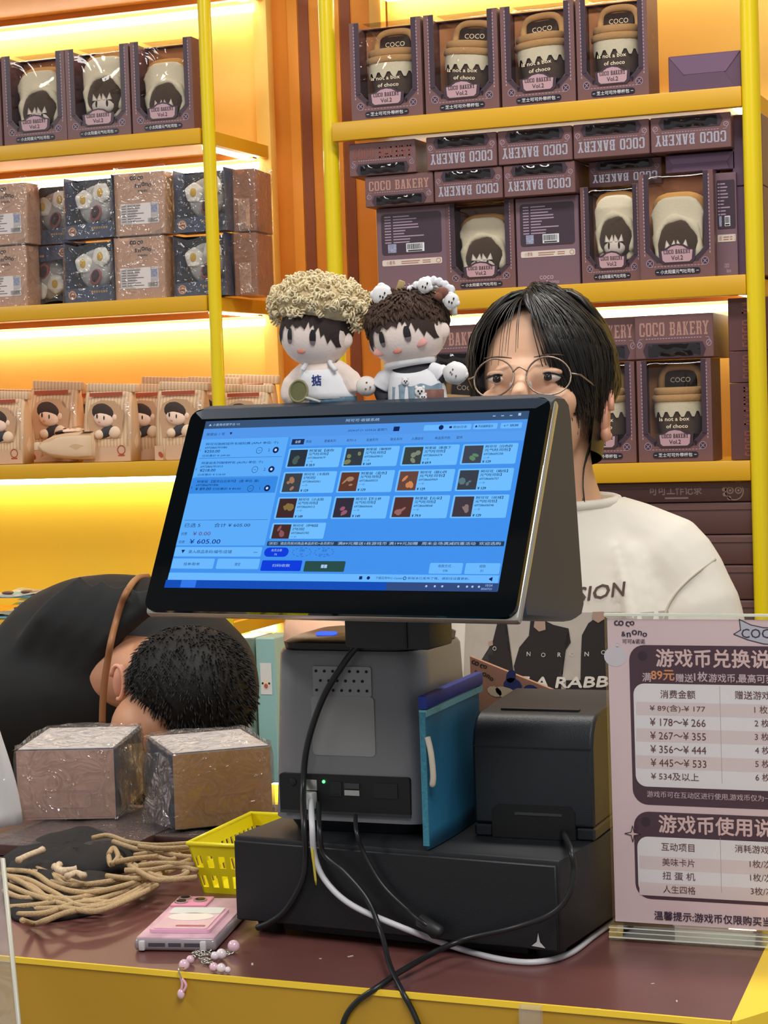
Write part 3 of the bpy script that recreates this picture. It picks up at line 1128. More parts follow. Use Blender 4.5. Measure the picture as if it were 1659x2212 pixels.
# right unit, below the third shelf: flat cartons
m_cart = mat('cocoa_carton', rgb(92, 62, 60), .45, noise=.08, nscale=8)
ztop = Zr[2] - .033
zb_ = [at_y(1500, p, YR + .01).z for p in (1037, 1085, 1155, 1220, 1295, 1371)]
for j in range(5):
    r = thing('flat_carton', ['topmost printed cocoa brown carton under the third shelf', 'second plain brown carton from the top of the stack', 'third plain brown carton from the top of the stack',
                              'fourth plain brown carton from the top of the stack', 'lowest brown carton of the stack, half behind the sign'][j], 'carton', group='stacked brown cartons')
    hh = zb_[j] - zb_[j + 1] - .001
    b = MB().rbox(-.19, .118, 0, .24, 0, hh, .003, 2).build('carton_body', m_cart, r, smooth=True)
    MB().box(-.19, .118, -.0018, 0, hh - .012, hh - .004).build('lid_edge', mat('cocoa_lid', rgb(104, 74, 72), .4), r)
    if j == 0:
        t = MB()
        put_text(t, '可可工作记录', -.012, .013, .017, -.0006, 'c', width=.09, bold=.02)
        t.rect(-.03, .01, .006, .009, -.0006)
        t.build('lettering', mat('mauve_ink', rgb(150, 128, 128), .5), r)
        t = MB()
        t.annulus(.088, .018, .014, .016, -.0006)
        for s in (-1, 1):
            t.annulus(.088 + s * .007, .019, .004, .006, -.0006)
            t.disc(.088 + s * .007, .019, .002, -.0006)
        for i in range(6):
            a = math.radians(60 + i * 36)
            t.disc(.088 + .0175 * math.cos(a), .018 + .0135 * math.sin(a), .0036, -.0006)
        t.build('emblem_print', mat('beige_ink', rgb(160, 130, 118), .5), r)
    r.location = (-.735, YR + .01, zb_[j + 1])
# ------------------------------------------------------------------ left unit: wrapped boxes, paper bags
m_wrap = film('wrap_film', rough=0.10, refl=.85, base=0.065, bump=1.0, bscale=34, milk=0.04)
m_navy = mat('navy_card', rgb(58, 72, 104), .4, noise=.1, nscale=20)
m_tanc = mat('tan_card', rgb(206, 164, 136), .55, noise=.05, nscale=20)
m_grey = mat('grey_plush', rgb(186, 184, 182), .9, bump=.3, bscale=260)
m_eggw = mat('egg_white_plush', rgb(246, 242, 232), .85)
m_yolk = mat('yolk_plush', rgb(222, 178, 62), .8)
m_mouth = mat('mouth_plush', rgb(170, 92, 96), .8)
m_ink = mat('black_ink', rgb(44, 34, 36), .6)
WW, WH, WD = .104, .114, .050


def wrap(root, W, H, D, seed, top=.012):
    """crinkled clear bag pulled over a box, gathered on top"""
    rr = random.Random(seed)
    ph = [rr.random() * 6 for _ in range(6)]
    rings = []
    n = 28
    for j in range(9):
        v = j / 8
        ring = []
        for k in range(n):
            t = k / n * 4
            s, u = int(t), t - int(t)
            c = [(-1, -1), (1, -1), (1, 1), (-1, 1), (-1, -1)]
            x = c[s][0] + (c[s + 1][0] - c[s][0]) * u
            y = c[s][1] + (c[s + 1][1] - c[s][1]) * u
            puff = .0016 + .0014 * math.sin(5 * t + ph[0] + 3 * v) + .0010 * math.sin(11 * t + ph[1] - 5 * v)
            puff = max(puff, .0026 if W > .11 else .0004)
            z = -.000 + (H + .001) * min(1, v * 1.15)
            sh = 1.0
            if v > .87:
                z = H + .0015 + top * (v - .87) / .13 * (.6 + .4 * math.sin(7 * t + ph[2]))
                sh = .97
            ring.append((x * (W / 2 + puff) * sh, D / 2 + y * (D / 2 + puff) * sh, z))
        rings.append(ring)
    b = MB().loft(rings, caps=False)
    return b.build('clear_wrap', m_wrap, root, smooth='all', fix=False)


def logo(mb, x, z, k, y, M=None):
    """hand-drawn two-line logo, each letter a little askew"""
    rr = random.Random(5)
    for row, (s, ox, oz) in enumerate((('coco', -2.2, .6), ('&nono', -1.1, -.9))):
        u = x + ox * k
        for ch in s:
            a = rr.uniform(-.25, .35)
            Mc = Matrix.Translation((u, 0, z + oz * k + rr.uniform(-.1, .25) * k)) @ Matrix.Rotation(-a, 4, 'Y')
            if M is not None:
                Mc = M @ Mc
            put_text(mb, ch, 0, 0, .75 * k * rr.uniform(.9, 1.1), y, 'c', bold=.03, M=Mc)
            u += .85 * k


def make_navy():
    r = thing('wrapped_box', '', 'box', group='clear wrapped boxes on the left unit')
    MB().box(-WW / 2, WW / 2, WD - .002, WD, 0, WH).box(-WW / 2, -WW / 2 + .0015, .002, WD - .002, 0, WH).box(WW / 2 - .0015, WW / 2, .002, WD - .002, 0, WH).box(-WW / 2, WW / 2, .002, WD - .002, 0, .0015).build('box_body', m_navy, r)
    MB().prism([(-WW / 2, 0), (WW / 2, 0), (WW / 2, WH * .25), (WW / 2 - .008, WH * .27), (-WW / 2 + .008, WH * .22), (-WW / 2, WH * .22)], 0, .0018, 'xz').build('front_band', m_navy, r)
    MB().box(-WW / 2 + .002, WW / 2 - .002, WD - .004, WD - .0022, .002, WH - .002).build('lining', mat('dark_navy', rgb(40, 46, 62), .6), r)
    h = MB().ball((.006, .036, .062), (.036, .026, .038), 16, 10)
    pl = h.build('monster_plush', m_grey, r, smooth='all')
    MB().ball((.006, .046, .074), (.038, .026, .034), 14, 9).build('hood', mat('black_felt', rgb(36, 38, 46), .9), pl, smooth='all')
    for s, zz in ((-1, .072), (1, .083)):
        eg = MB()
        eg.ball((.006 + s * .019, .014, zz), (.0185, .009, .0175), 12, 8)
        for a in range(5):
            t = a * 1.257 + s
            eg.ball((.006 + s * .019 + math.cos(t) * .012, .013, zz + math.sin(t) * .011), (.008, .006, .008), 8, 6)
        e_ = eg.build('egg_eye', m_eggw, pl, smooth='all')
        MB().ball((.006 + s * .019, .0065, zz), (.0068, .0035, .0085), 10, 7).build('yolk', m_yolk, e_ if False else pl, smooth='all')
    mo = MB().ball((.012, .013, .046), (.0125, .007, .0165), 12, 8, rot=(0, .35, 0)).build('mouth', m_mouth, pl, smooth='all')
    MB().ball((.0125, .0085, .0475), (.0085, .005, .012), 10, 7, rot=(0, .35, 0)).build('mouth_hole', mat('mouth_dark', rgb(50, 30, 34), .8), pl, smooth='all')
    pl.scale = (1, .62, 1)
    s_ = MB().disc(-WW * .34, .014, .0085, -.0006, 20).build('seal_sticker', mat('orange_sticker', rgb(216, 150, 108), .5), r)
    MB().annulus(-WW * .34, .014, .0045, .0058, -.0009).line([(-WW * .34 - .003, .013), (-WW * .34 + .003, .013)], .002, -.0009).build('seal_print', m_ink, s_)
    t = MB()
    for i in range(7):
        t.rect(.006 + i * .0052, .0098 + i * .0052, .0165, .0205, -.0006)
    t.build('lettering', mat('gold_ink', rgb(176, 142, 88), .5), r)
    wrap(r, WW, WH, WD, 4)
    return r


def make_tan():
    r = thing('wrapped_box', '', 'box', group='clear wrapped boxes on the left unit')
    MB().rbox(-WW / 2, WW / 2, 0, WD, 0, WH, .001, 1).build('box_body', m_tanc, r)
    t = MB()
    logo(t, .004, WH * .83, .0085, -.0006)
    put_text(t, '可可&诺诺', .008, WH * .685, .0042, -.0006, 'c', bold=.02)
    t.build('logo_lettering', m_ink, r)
    lb = MB().prism(rrect(-.040, .040, .020, .058, .002), -.0007, -1e-4, 'xz').build('info_label', mat('pale_label', rgb(214, 206, 204), .5), r)
    t = MB()
    rr = random.Random(9)
    for k in range(7):
        z = .0545 - k * .0047
        t.rect(-.037, -.028, z - .0016, z, -.0009)
        t.rect(-.025, -.025 + rr.uniform(.02, .036), z - .0016, z, -.0009)
    x = .017
    while x < .037:
        w1 = rr.choice((.0006, .001, .0014)); t.rect(x, x + w1, .0225, .030, -.0009); x += w1 + .0008
    t.build('label_print', mat('grey_ink', rgb(120, 110, 112), .6), lb)
    MB().rect(.024, .037, .040, .054, -.0009).build('hologram', MATS['hologram'], lb)
    wrap(r, WW, WH, WD, 8)
    return r


navy, tan = make_navy(), make_tan()
_first = {'navy': True, 'tan': True}


def putw(kind, label, px0, px1, py, level, dy=.01, rz=0.0, upside=False, sc=1.0):
    p = navy if kind == 'navy' else tan
    o = p if _first[kind] else copy_tree(p, label)
    _first[kind] = False
    o['label'] = label
    Y = YR + dy
    x = (at_y(px0, py, Y).x + at_y(px1, py, Y).x) / 2
    z = Zl[1] + e + level * (WH * 1.01 + .0035)
    if upside:
        o.location = (x, Y, z + WH * sc)
        o.rotation_euler = (0, math.pi, rz)
        for ch in o.children:
            if ch.name.startswith('clear_wrap'):
                ch.scale.z = .88
        o.location.z += .0015
    else:
        o.location = (x, Y, z)
        o.rotation_euler = (0, 0, rz)
    o.scale = (sc, 1, 1.01)
    return o


for lev, py in ((0, 645), (1, 508)):
    up = lev == 1
    w_ = 'upper' if up else 'lower'
    putw('tan', 'tan wrapped box of the %s row cut off by the left edge of the photo' % w_, -42, 58, py, lev)
    if up:
        putw('navy', 'egg-eyed plush box of the upper row beside the cut-off tan box', 58, 152, py, lev, .062, .0)
    else:
        putw('navy', 'egg-eyed plush box standing upside-down in the lower row', 58, 152, py, lev, .062, 0, True)
    putw('navy', 'egg-eyed plush box left of the whole tan box, %s row' % w_, 137, 248, py, lev, .004, -.04)
    putw('tan', 'whole tan wrapped box with pale label in the %s row' % w_, 251, 357, py, lev, .008)
    putw('navy', 'egg-eyed plush box half behind the yellow pole, %s row' % w_, 377, 488, py, lev, .024, .0)
# two tan boxes turned sideways at the right end
for lev in (0, 1):
    r = thing('wrapped_box', ['brown wrapped box turned sideways right of the yellow pole, lower', 'brown wrapped box turned sideways right of the yellow pole, upper'][lev], 'box', group='clear wrapped boxes on the left unit')
    MB().rbox(-.022, .022, 0, .10, 0, WH, .001, 1).build('box_body', mat('brown_card', rgb(172, 116, 86), .5, noise=.1, nscale=30), r)
    MB().prism([(-.012, .004), (.010, .004), (.010, .06), (-.012, .06)], -.0006, -1e-4, 'xz').build('pattern_panel', mat('peach_print', rgb(214, 168, 140), .5, noise=.4, nscale=220), r)
    wrap(r, .044, WH, .10, 20 + lev, .02)
    r.location = (at_y(533, 640, YR + .06).x, YR + .06 + lev * .004, Zl[1] + e + lev * (WH + .004))
    r.rotation_euler = (0, 0, .12)
# ---- paper bags with a doll in the window
m_bag = stripe_mat('striped_paper', rgb(206, 170, 132), rgb(224, 194, 160), 150, 0, .5, .7)
m_bag2 = mat('plain_paper', rgb(208, 172, 142), .7, noise=.06, nscale=40)
m_red = mat('red_print', rgb(168, 74, 48), .5)
GW, GH, GD = .098, .135, .05


def make_bag(seed):
    rr = random.Random(seed)
    r = thing('paper_bag', '', 'bag', group='striped paper bags on the left unit')
    rings = []
    prof = [(0, 1, 1), (.25, 1.02, 1.02), (.5, 1.0, .95), (.72, .98, .8), (.86, .97, .5), (.93, .96, .22)]
    for v, kx, ky in prof:
        ring = []
        for i in range(24):
            a = 2 * math.pi * i / 24
            c, s = math.cos(a), math.sin(a)
            x = GW / 2 * kx * (abs(c) ** .35) * (1 if c > 0 else -1)
            y = GD / 2 + GD / 2 * ky * (abs(s) ** .5) * (1 if s > 0 else -1)
            ring.append((x + rr.uniform(-.0008, .0008), y + rr.uniform(-.001, .001), v * GH))
        rings.append(ring)
    MB().loft(rings).build('bag_body', m_bag, r, smooth='all')
    MB().rbox(-GW * .51, GW * .51, GD / 2 - .009, GD / 2 + .006, GH * .90, GH * 1.01, .003, 2).build('rolled_top', m_bag, r, smooth=True, rot=(0, rr.uniform(-.06, .06), 0))
    MB().rect(-GW * .34, GW * .34, GH * .845, GH * .895, .0065).build('red_label', m_red, r, rot=(0, 0, 0))
    # window with the doll
    wm = MB()
    wp = [(-.030, .040), (.030, .042), (.036, .070), (.040, .088), (.028, .092), (.022, .105), (-.006, .108), (-.028, .100), (-.036, .082)]
    wm.flat(wp, -.0012)
    win = wm.build('die_cut_window', mat('window_paper', rgb(196, 156, 120), .6), r)
    k = .0052
    MB().ball((-.004, .001, .086), (.024, .006, .017), 14, 8, rot=(0, .25, 0)).build('doll_hair', mat('doll_hair_brown', rgb(62, 46, 40), .8), win, smooth='all')
    MB().ball((-.003, -.001, .074), (.020, .0065, .013), 14, 8, rot=(0, .25, 0)).ball((.019, .001, .077), (.006, .004, .007), 8, 6).build('doll_face', mat('doll_skin', rgb(240, 208, 186), .8), win, smooth='all')
    t = MB()
    for x_ in (-.013, .001):
        t.ball((x_, -.0068, .0765 - x_ * .25), (.0016, .0012, .0042), 6, 5)
    t.build('doll_eye', m_black, win, smooth='all')
    MB().ball((-.009, -.0063, .070), (.0035, .001, .0022), 8, 5).build('doll_cheek', mat('doll_blush', rgb(226, 150, 130), .8), win, smooth='all')
    MB().ball((.002, .001, .052), (.021, .006, .010), 12, 7, rot=(0, -.4, 0)).build('doll_body', mat('dark_vest', rgb(60, 56, 60), .7), win, smooth='all')
    MB().ball((.018, 0, .051), (.013, .0065, .011), 10, 7).ball((-.012, -.002, .048), (.010, .006, .008), 10, 7).build('doll_arm', mat('doll_cream', rgb(234, 206, 176), .8), win, smooth='all')
    t = MB()
    t.annulus(.030, .020, .0065, .0085, -.0008)
    t.line([(.024, .0105), (.036, .0105)], .0025, -.0008)
    t.build('ring_print', m_red, r)
    MB().disc(-.036, .010, .004, -.0008, rz=.006, rot=.6).build('drop_print', m_red, r)
    MB().rect(-GW * .49, GW * .49, .0005, .026, -.0004).build('plain_foot', m_bag2, r)
    # clear side gusset catching the light
    MB().grid(lambda u, v: (GW * .42 + .012 * u + .004 * math.sin(6 * v), -.0025 - .006 * math.sin(u * 3) + .003 * math.sin(9 * v), GH * (.28 + .6 * v)), 4, 8).build('clear_gusset', m_wrap, r, smooth='all', fix=False)
    return r


bags = [make_bag(1), make_bag(2)]
spots = [(-55, 60, 996, 1.03, .0, 'paper bag cut off by the left edge of the photo', .004), (58, 168, 993, 1.16, .0, 'paper bag behind the one lying on its side', .094),
         (181, 281, 988, 1.08, .0, 'tallest striped paper bag, right of the lying one', .004), (268, 358, 986, 1.06, .04, 'paper bag set back behind two others, fourth from the left', .057),
         (337, 437, 986, 1.06, .0, 'paper bag just left of the cash register screen', .002), (400, 500, 984, 1.12, 0, 'paper bag behind the yellow pole', .057),
         (-30, 60, 980, 1.08, 0, 'paper bag in the rear row at the far left', .15), (150, 250, 980, 1.10, .0, 'paper bag in the rear row behind the tallest one', .15),
         (300, 400, 980, 1.16, -.05, 'paper bag in the rear row left of the pole', .115), (480, 585, 980, 1.14, .03, 'paper bag in the rear row right of the yellow pole', .112), (476, 578, 984, .99, .0, 'paper bag in the front row right of the yellow pole', .003)]
for i, (a, b_, py, sc, rz, lab, dy) in enumerate(spots):
    p = bags[i % 2]
    o = p if i < 2 else copy_tree(p, lab)
    o['label'] = lab
    Y = YR + .01 + dy
    o.location = ((at_y(a, py, Y).x + at_y(b_, py, Y).x) / 2, Y, Zl[2] + e)
    o.rotation_euler = (0, 0, rz)
    o.scale = (sc * .98, 1, sc)
# the bag lying on its side on the shelf edge
lb_ = copy_tree(bags[0], 'striped paper bag lying flat on the shelf edge with its rolled top towards us')
q = at_y(198, 996, YR - .002)
lb_.rotation_euler = Matrix(((0, 0, -1), (1, 0, 0), (0, -1, 0))).to_euler()
lb_.scale = (.90, 1.05, .92)
lb_.location = (q.x, YR + .042, Zl[2] + e + .0575)
lb_['label'] = 'striped paper bag lying on its back at the shelf edge'
# ---- blue bags on the lowest shelf in view, left of the bent man
m_blue = film('blue_sleeve', (.62, .82, .88, 1), rough=.12, base=.12, bump=.6, bscale=30, milk=.35)
for i in range(4):
    r = thing('badge_pouch', ['blue clear pouch with brown badges at the left edge', 'blue clear pouch stacked behind the badge pouch', 'blue clear pouch nearer the bent man', 'blue clear pouch on top of the stack'][i], 'pouch', group='blue pouches on the low shelf')
    MB().grid(lambda u, v: (-.06 + .12 * u, .14 * v, .006 + .004 * math.sin(5 * u + i) + .003 * math.sin(9 * v)), 8, 8).build('pouch_front', m_blue, r, smooth='all', fix=False)
    MB().rbox(-.058, .058, .004, .136, 0, .004, .001, 1).build('backing_card', mat('blue_card', rgb(118, 170, 186), .6), r)
    for j in range(3):
        MB().ball((-.035 + j * .03, .03 + .02 * (j % 2), .008), (.012, .012, .004), 10, 6).build('badge', mat('brown_badge', rgb(96, 70, 60), .4), r, smooth='all')
    x = at_y((20, 60, 95, 40)[i], 1320, YR + .02).x
    r.location = (x, YR + .015 + (i == 1) * .05, Zl[3] + e + (0, .0135, .027, .0405)[i])
    r.rotation_euler = (0, 0, (0, .1, -.08, .05)[i])
# ------------------------------------------------------------------ cash register set
PSI = -0.10848957
TH = 0.48564094
MC = Vector((-0.66631178, 1.6273337, 1.3550683))
EX = Vector((math.cos(PSI), math.sin(PSI), 0))
EN = Vector((-math.sin(PSI), math.cos(PSI), 0))
ZD = CZ - .489 * .8055          # top of the cash drawer
m_blk = mat('black_plastic', rgb(22, 27, 33), .42, bump=.12, bscale=900)
m_blkm = mat('matt_black_metal', rgb(17, 20, 25), .5, bump=.1, bscale=700)
m_glass = mat('black_glass', rgb(6, 11, 15), .05, spec=.45)
m_alu = mat('silver_grey_plastic', rgb(126, 126, 129), .38, metal=.25, bump=.08, bscale=1200)
m_edge_alu = mat('brushed_edge', rgb(196, 194, 184), .25, metal=.8)
m_dkgrey = mat('graphite_plastic', rgb(40, 52, 68), .42)

# ---- cash drawer
da, db = at_z(503, 1805, ZD), at_z(1206, 1861, ZD)
DWID = (db - da).length
drawer = thing('cash_drawer', 'low black metal cash drawer under the register', 'cash drawer', ((da.x + db.x) / 2, (da.y + db.y) / 2, ZC), PSI)
zd0 = at_y(508, 1988, da.y).z - ZC
zt = ZD - ZC
DDEP = .30
MB().rbox(-DWID / 2, DWID / 2, .002, DDEP, zd0, zt, .0025, 2).build('drawer_body', m_blkm, drawer, smooth=True)
MB().rbox(-DWID / 2 + .002, DWID / 2 - .002, -.002, .0015, zd0 + .002, zt - .004, .001, 1).build('drawer_front', m_blkm, drawer, smooth=True)
for sx in (-1, 1):
    for yy in (.03, DDEP - .03):
        MB().lathe([(.012, .0), (.014, zd0 * .6), (.012, zd0 - .0003)], 14).build('rubber_foot', mat('rubber', rgb(40, 40, 38), .7), drawer, loc=(sx * (DWID / 2 - .022), yy, 0), smooth=True)
MB().box(-DWID / 2 + .04, DWID / 2 - .04, .02, DDEP - .02, zd0 * .25, zd0 - .0002).build('underside_rail', m_blkm, drawer)
q = at_y(1162, 2040, db.y)
t = MB().flat([(-.006, 0), (.007, -.001), (.002, .004), (.0005, .012), (-.001, .004)], -.0025)
t.build('label_scrap', mat('white_scrap', rgb(205, 205, 205), .6), drawer, loc=((q - Vector(drawer.location)).dot(EX), 0, zd0 + .005))

# ---- register: base, neck, two displays
bl = at_z(600, 1793, ZD)
reg = thing('pos_register', 'two-screen cash register with blue lit touch screen on a silver grey base', 'cash register', (bl.x, bl.y, ZD), PSI)
HB = .172
BWID, BDEP = .150, .135


def base_ring(z, g, r=.026, n=6, inset=0.0):
    x0, x1, y0, y1 = -g + inset, BWID + g - inset, -g * .4 + inset, BDEP - inset
    pts = []
    for cx, cy, a in ((x1 - r, y0 + r, -90), (x1 - r, y1 - r, 0), (x0 + r, y1 - r, 90), (x0 + r, y0 + r, 180)):
        for i in range(n + 1):
            t_ = math.radians(a + 90 * i / n)
            pts.append((cx + r * math.cos(t_), cy + r * math.sin(t_), z))
    return pts


b = MB().loft([base_ring(.012, .0075), base_ring(HB * .5, .004), base_ring(HB - .004, 0), base_ring(HB, 0, inset=.002)])
base = b.build('base_housing', m_alu, reg, smooth=True)
MB().loft([base_ring(0.0005, 0, inset=.008), base_ring(.0118, 0.002, inset=.004)]).build('base_foot', m_blk, reg, smooth=True)
MB().loft([base_ring(HB + .0003, 0, inset=.004), base_ring(HB + .007, 0, inset=.003), base_ring(HB + .010, 0, inset=.008)]).build('base_top', mat('satin_black', rgb(16, 17, 20), .3), reg, smooth=True)
# port bay
pb_ = MB().prism(rrect(.006, .138, .019, .056, .003), -.0052, .004, 'xz').build('port_bay', mat('port_black', rgb(14, 15, 17), .5), reg)
MB().box(.006, .138, -.0056, -.0035, .0185, .0215).build('bay_ledge', mat('dark_ledge', rgb(46, 48, 52), .4), pb_)
MB().box(.033, .045, -.0066, -.0053, .041, .051).build('network_port', m_edge_alu, pb_)
MB().ball((.052, -.006, .0495), .0016, 8, 6).build('status_lamp', glow('green_lamp', (.1, 1, .2, 1), 3.0), pb_)
for k in range(2):
    MB().box(.073, .088, -.0066, -.0053, .0375 + k * .0065, .0425 + k * .0065).build('usb_port', m_edge_alu if k == 0 else mat('usb_dark', rgb(60, 60, 62), .4), pb_)
for xx in (.064, .108, .12):
    MB().box(xx - .006, xx + .006, -.0060, -.0053, .036, .050).build('socket', mat('socket_black', rgb(22, 22, 24), .3), pb_)
MB().ball((.020, -.0055, .048), (.004, .0012, .004), 10, 6).build('power_socket', mat('socket_black', rgb(22, 22, 24), .3), pb_)
# vent plate with three rows of holes and the blank rating plate
vp = MB().prism(rrect(.043, .102, .130, .158, .002), -.0022, .002, 'xz').build('vent_plate', mat('vent_grey', rgb(146, 146, 148), .35, metal=.25), reg)
h = MB()
for row in range(3):
    for k in range(7 if row % 2 == 0 else 6):
        h.lathe([(.0014, 0), (.0014, .0006)], 8, M=Matrix.Translation((.0465 + k * .0085 + (row % 2) * .0042, -.0022, .1535 - row * .009)) @ Matrix.Rotation(math.radians(90), 4, 'X'))
h.build('vent_hole', mat('hole_black', rgb(20, 20, 22), .8), vp)
MB().prism(rrect(.0405, .104, .074, .130, .004), -.0024, .002, 'xz').build('rating_plate', mat('plate_grey', rgb(150, 150, 149), .4, metal=.15), reg)
bt = MB().rbox(.040, .058, .0, .012, HB + .0095, HB + .0125, .001, 2).build('power_button', glow('blue_lamp', (.05, .12, 1, 1), 1.6), reg, smooth=True)
bt.location = (-.016, .040, 0)
MB().box(.122, .134, .012, .02, HB + .0095, HB + .0105).build('top_sticker', m_edge_alu, reg)


for o_ in [c_ for c_ in reg.children]:
    o_.rotation_euler.z = .10


def local(p):
    v = p - Vector((bl.x, bl.y, ZD))
    return Vector((v.dot(EX), v.dot(EN), v.z))


mc = local(MC)
# neck, from the base up into the wedge
MB().rbox(mc.x - .022, mc.x + .064, mc.y + .035, mc.y + .085, HB + .009, mc.z - .080, .003, 2).build('neck', m_blk, reg, smooth=True)
MB().box(mc.x + .040, mc.x + .0425, mc.y + .0335, mc.y + .0349, HB + .010, mc.z - .088).build('neck_seam', mat('seam_black', rgb(10, 10, 12), .5), reg)
# front display
disp = bpy.data.objects.new('front_display', None)
disp.empty_display_size = .02
disp = MB().rbox(-.185, .185, .0045, .016, -.1035, .1035, .004, 2).build('display_frame', m_edge_alu, reg, smooth=True)
disp.location = mc
disp.rotation_euler = (-TH, 0, 0)
MB().prism(rrect(-.1835, .1835, -.102, .102, .011, 6), -.0005, .0044, 'xz').build('glass_bezel', m_glass, disp)
# rear wedge with the second display: its profile seen from the right end
prof = [(.046, .090), (.058, .0935), (.078, .0925), (.088, .087), (.0925, .074), (.1095, -.082), (.112, -.098), (.106, -.1065), (.090, -.109), (-.026, -.094), (-.028, -.086)]
wb = MB()
xs = [(-.183, .90), (-.178, .98), (-.170, 1.0), (.170, 1.0), (.178, .985), (.1835, .93)]
cyy, czz = .035, -.01
rings = [[(mc.x + x, mc.y + cyy + (yy - cyy) * k, mc.z + czz + (zz - czz) * (k if k > .96 else k + .03)) for yy, zz in prof] for x, k in xs]
wb.loft(rings)
wb.build('rear_housing', m_dkgrey, reg, smooth=True)

# ---- the lit screen: everything on it is drawn in millimetres of the screen plane
def U(x):
    return x / 1000.0


SCR = 1.0
def ui(name, r, g, bb, k=1.0):
    return glow('screen_' + name, rgb(r, g, bb), k * SCR)


def layer(fn, name, m, y):
    mb = MB()
    fn(mb, y)
    return mb.build(name, m, scr)


scr = MB().rect(U(-164.5), U(164.5), U(-79), U(89), -.0008).build('screen', ui('blue', 66, 146, 238), disp)
R_ = lambda mb, x0, x1, z0, z1, y: mb.rect(U(x0), U(x1), U(z0), U(z1), y)
layer(lambda m, y: R_(m, -164.5, 164.5, 81, 89, y), 'title_bar', ui('slate', 58, 84, 120), -.00095)
layer(lambda m, y: R_(m, -164.5, 164.5, 70, 81, y), 'header_bar', ui('sky', 84, 152, 236), -.00095)
layer(lambda m, y: R_(m, -164.5, -70.5, -38, 70, y), 'cart_panel', ui('pale', 92, 172, 250), -.00095)
layer(lambda m, y: R_(m, -68, 164, 60.5, 70, y), 'tab_bar', ui('tabs', 88, 158, 240), -.00095)
layer(lambda m, y: R_(m, -164, -72, 14, 30, y), 'selected_row', ui('selected', 56, 138, 228), -.0011)
def lines(m, y):
    for z in (50, 30.3, -13):
        R_(m, -162, -73, z, z + .5, y)
layer(lines, 'row_lines', ui('line', 54, 122, 205), -.0012)
cols = [(-67, -12), (-9, 46), (49.5, 104.5), (107.5, 160)]
rws = [(58.2, 38.5), (34.5, 13.2), (9.5, -12.3), (-16, -31.5)]
def cards(m, y):
    for r_i, (t_, b_) in enumerate(rws):
        for c_i, (l_, r2) in enumerate(cols):
            if r_i == 3 and c_i > 0:
                continue
            m.flat(rrect(U(l_), U(r2), U(b_), U(t_), .0012, 2), y)
layer(cards, 'product_cards', ui('card', 112, 190, 255), -.0011)
rp = random.Random(12)
thumb_cols = [(44, 52, 64), (52, 60, 70), (58, 66, 66), (66, 70, 84), (60, 66, 72), (96, 58, 46), (104, 70, 64), (60, 64, 74), (64, 44, 44), (52, 48, 62), (82, 52, 50), (66, 58, 66), (70, 44, 42)]
k = 0
for r_i, (t_, b_) in enumerate(rws):
    for c_i, (l_, r2) in enumerate(cols):
        if r_i == 3 and c_i > 0:
            continue
        tc_ = thumb_cols[k]
        k += 1
        lo = b_ + 1.2 if r_i < 3 else b_
        mb = MB(); R_(mb, l_ + 2, l_ + 20, lo, t_ - 1.6, -.0013)
        th_ = mb.build('product_thumbnail', ui('thumb%d' % k, *tc_), scr)
        mb = MB()
        for z in range(3):
            cx_, cz_ = l_ + 5 + rp.random() * 11, lo + 3 + rp.random() * 9
            mb.disc(U(cx_), U(cz_), U(1.5 + rp.random() * 2.6), -.0015, 7, rz=U(1 + rp.random() * 3), rot=rp.random() * 3)
        mb.build('thumbnail_picture', ui('pic%d' % k, min(255, tc_[0] + rp.choice((30, 70, 100))), min(255, tc_[1] + 40 + rp.randint(0, 30)), min(255, tc_[2] + rp.choice((20, 50)))), th_)
tx = MB()
y_ = -.0013
names = ['阿里鼠【迷你', '阿里鼠（咖啡杯', '阿里鼠（新款下', '阿可可（白色四', '阿可可（卡其四', '阿里鼠（蓝色】', '阿可可（甜心四', '阿可可（格纹】', '阿可可（小太阳', '阿可可【芝士杯', '阿里鼠【云朵】', '阿可可（丝绒】', '阿可可（伊甸园']
k = 0
for r_i, (t_, b_) in enumerate(rws):
    for c_i, (l_, r2) in enumerate(cols):
        if r_i == 3 and c_i > 0:
            continue
        s0 = l_ + 22
        put_text(tx, names[k], U(s0), U(t_ - 4.2), U(2.8), y_, 'l', width=U(25), bold=.03)
        put_text(tx, '元气吐司包】', U(s0 - .3), U(t_ - 7.6), U(2.8), y_, 'l', width=U(rp.choice((12, 20, 24))), bold=.03)
        put_text(tx, '69728660%04d' % rp.randint(0, 9999), U(s0 - .3), U(t_ - 11), U(2.0), y_, 'l', width=U(18), bold=.02)
        put_text(tx, '一个', U(s0 - .3), U(t_ - 14.8), U(2.0), y_, 'l', width=U(6), bold=.02)
        if r_i < 3:
            put_text(tx, '¥ ' + ['20.9', '169', '69.9', '129', '129', '129', '129', '129', '149', '149', '79.9', '129'][k], U(s0 - .6), U(b_ + 1.2), U(2.5), y_, 'l', bold=.05)
        k += 1
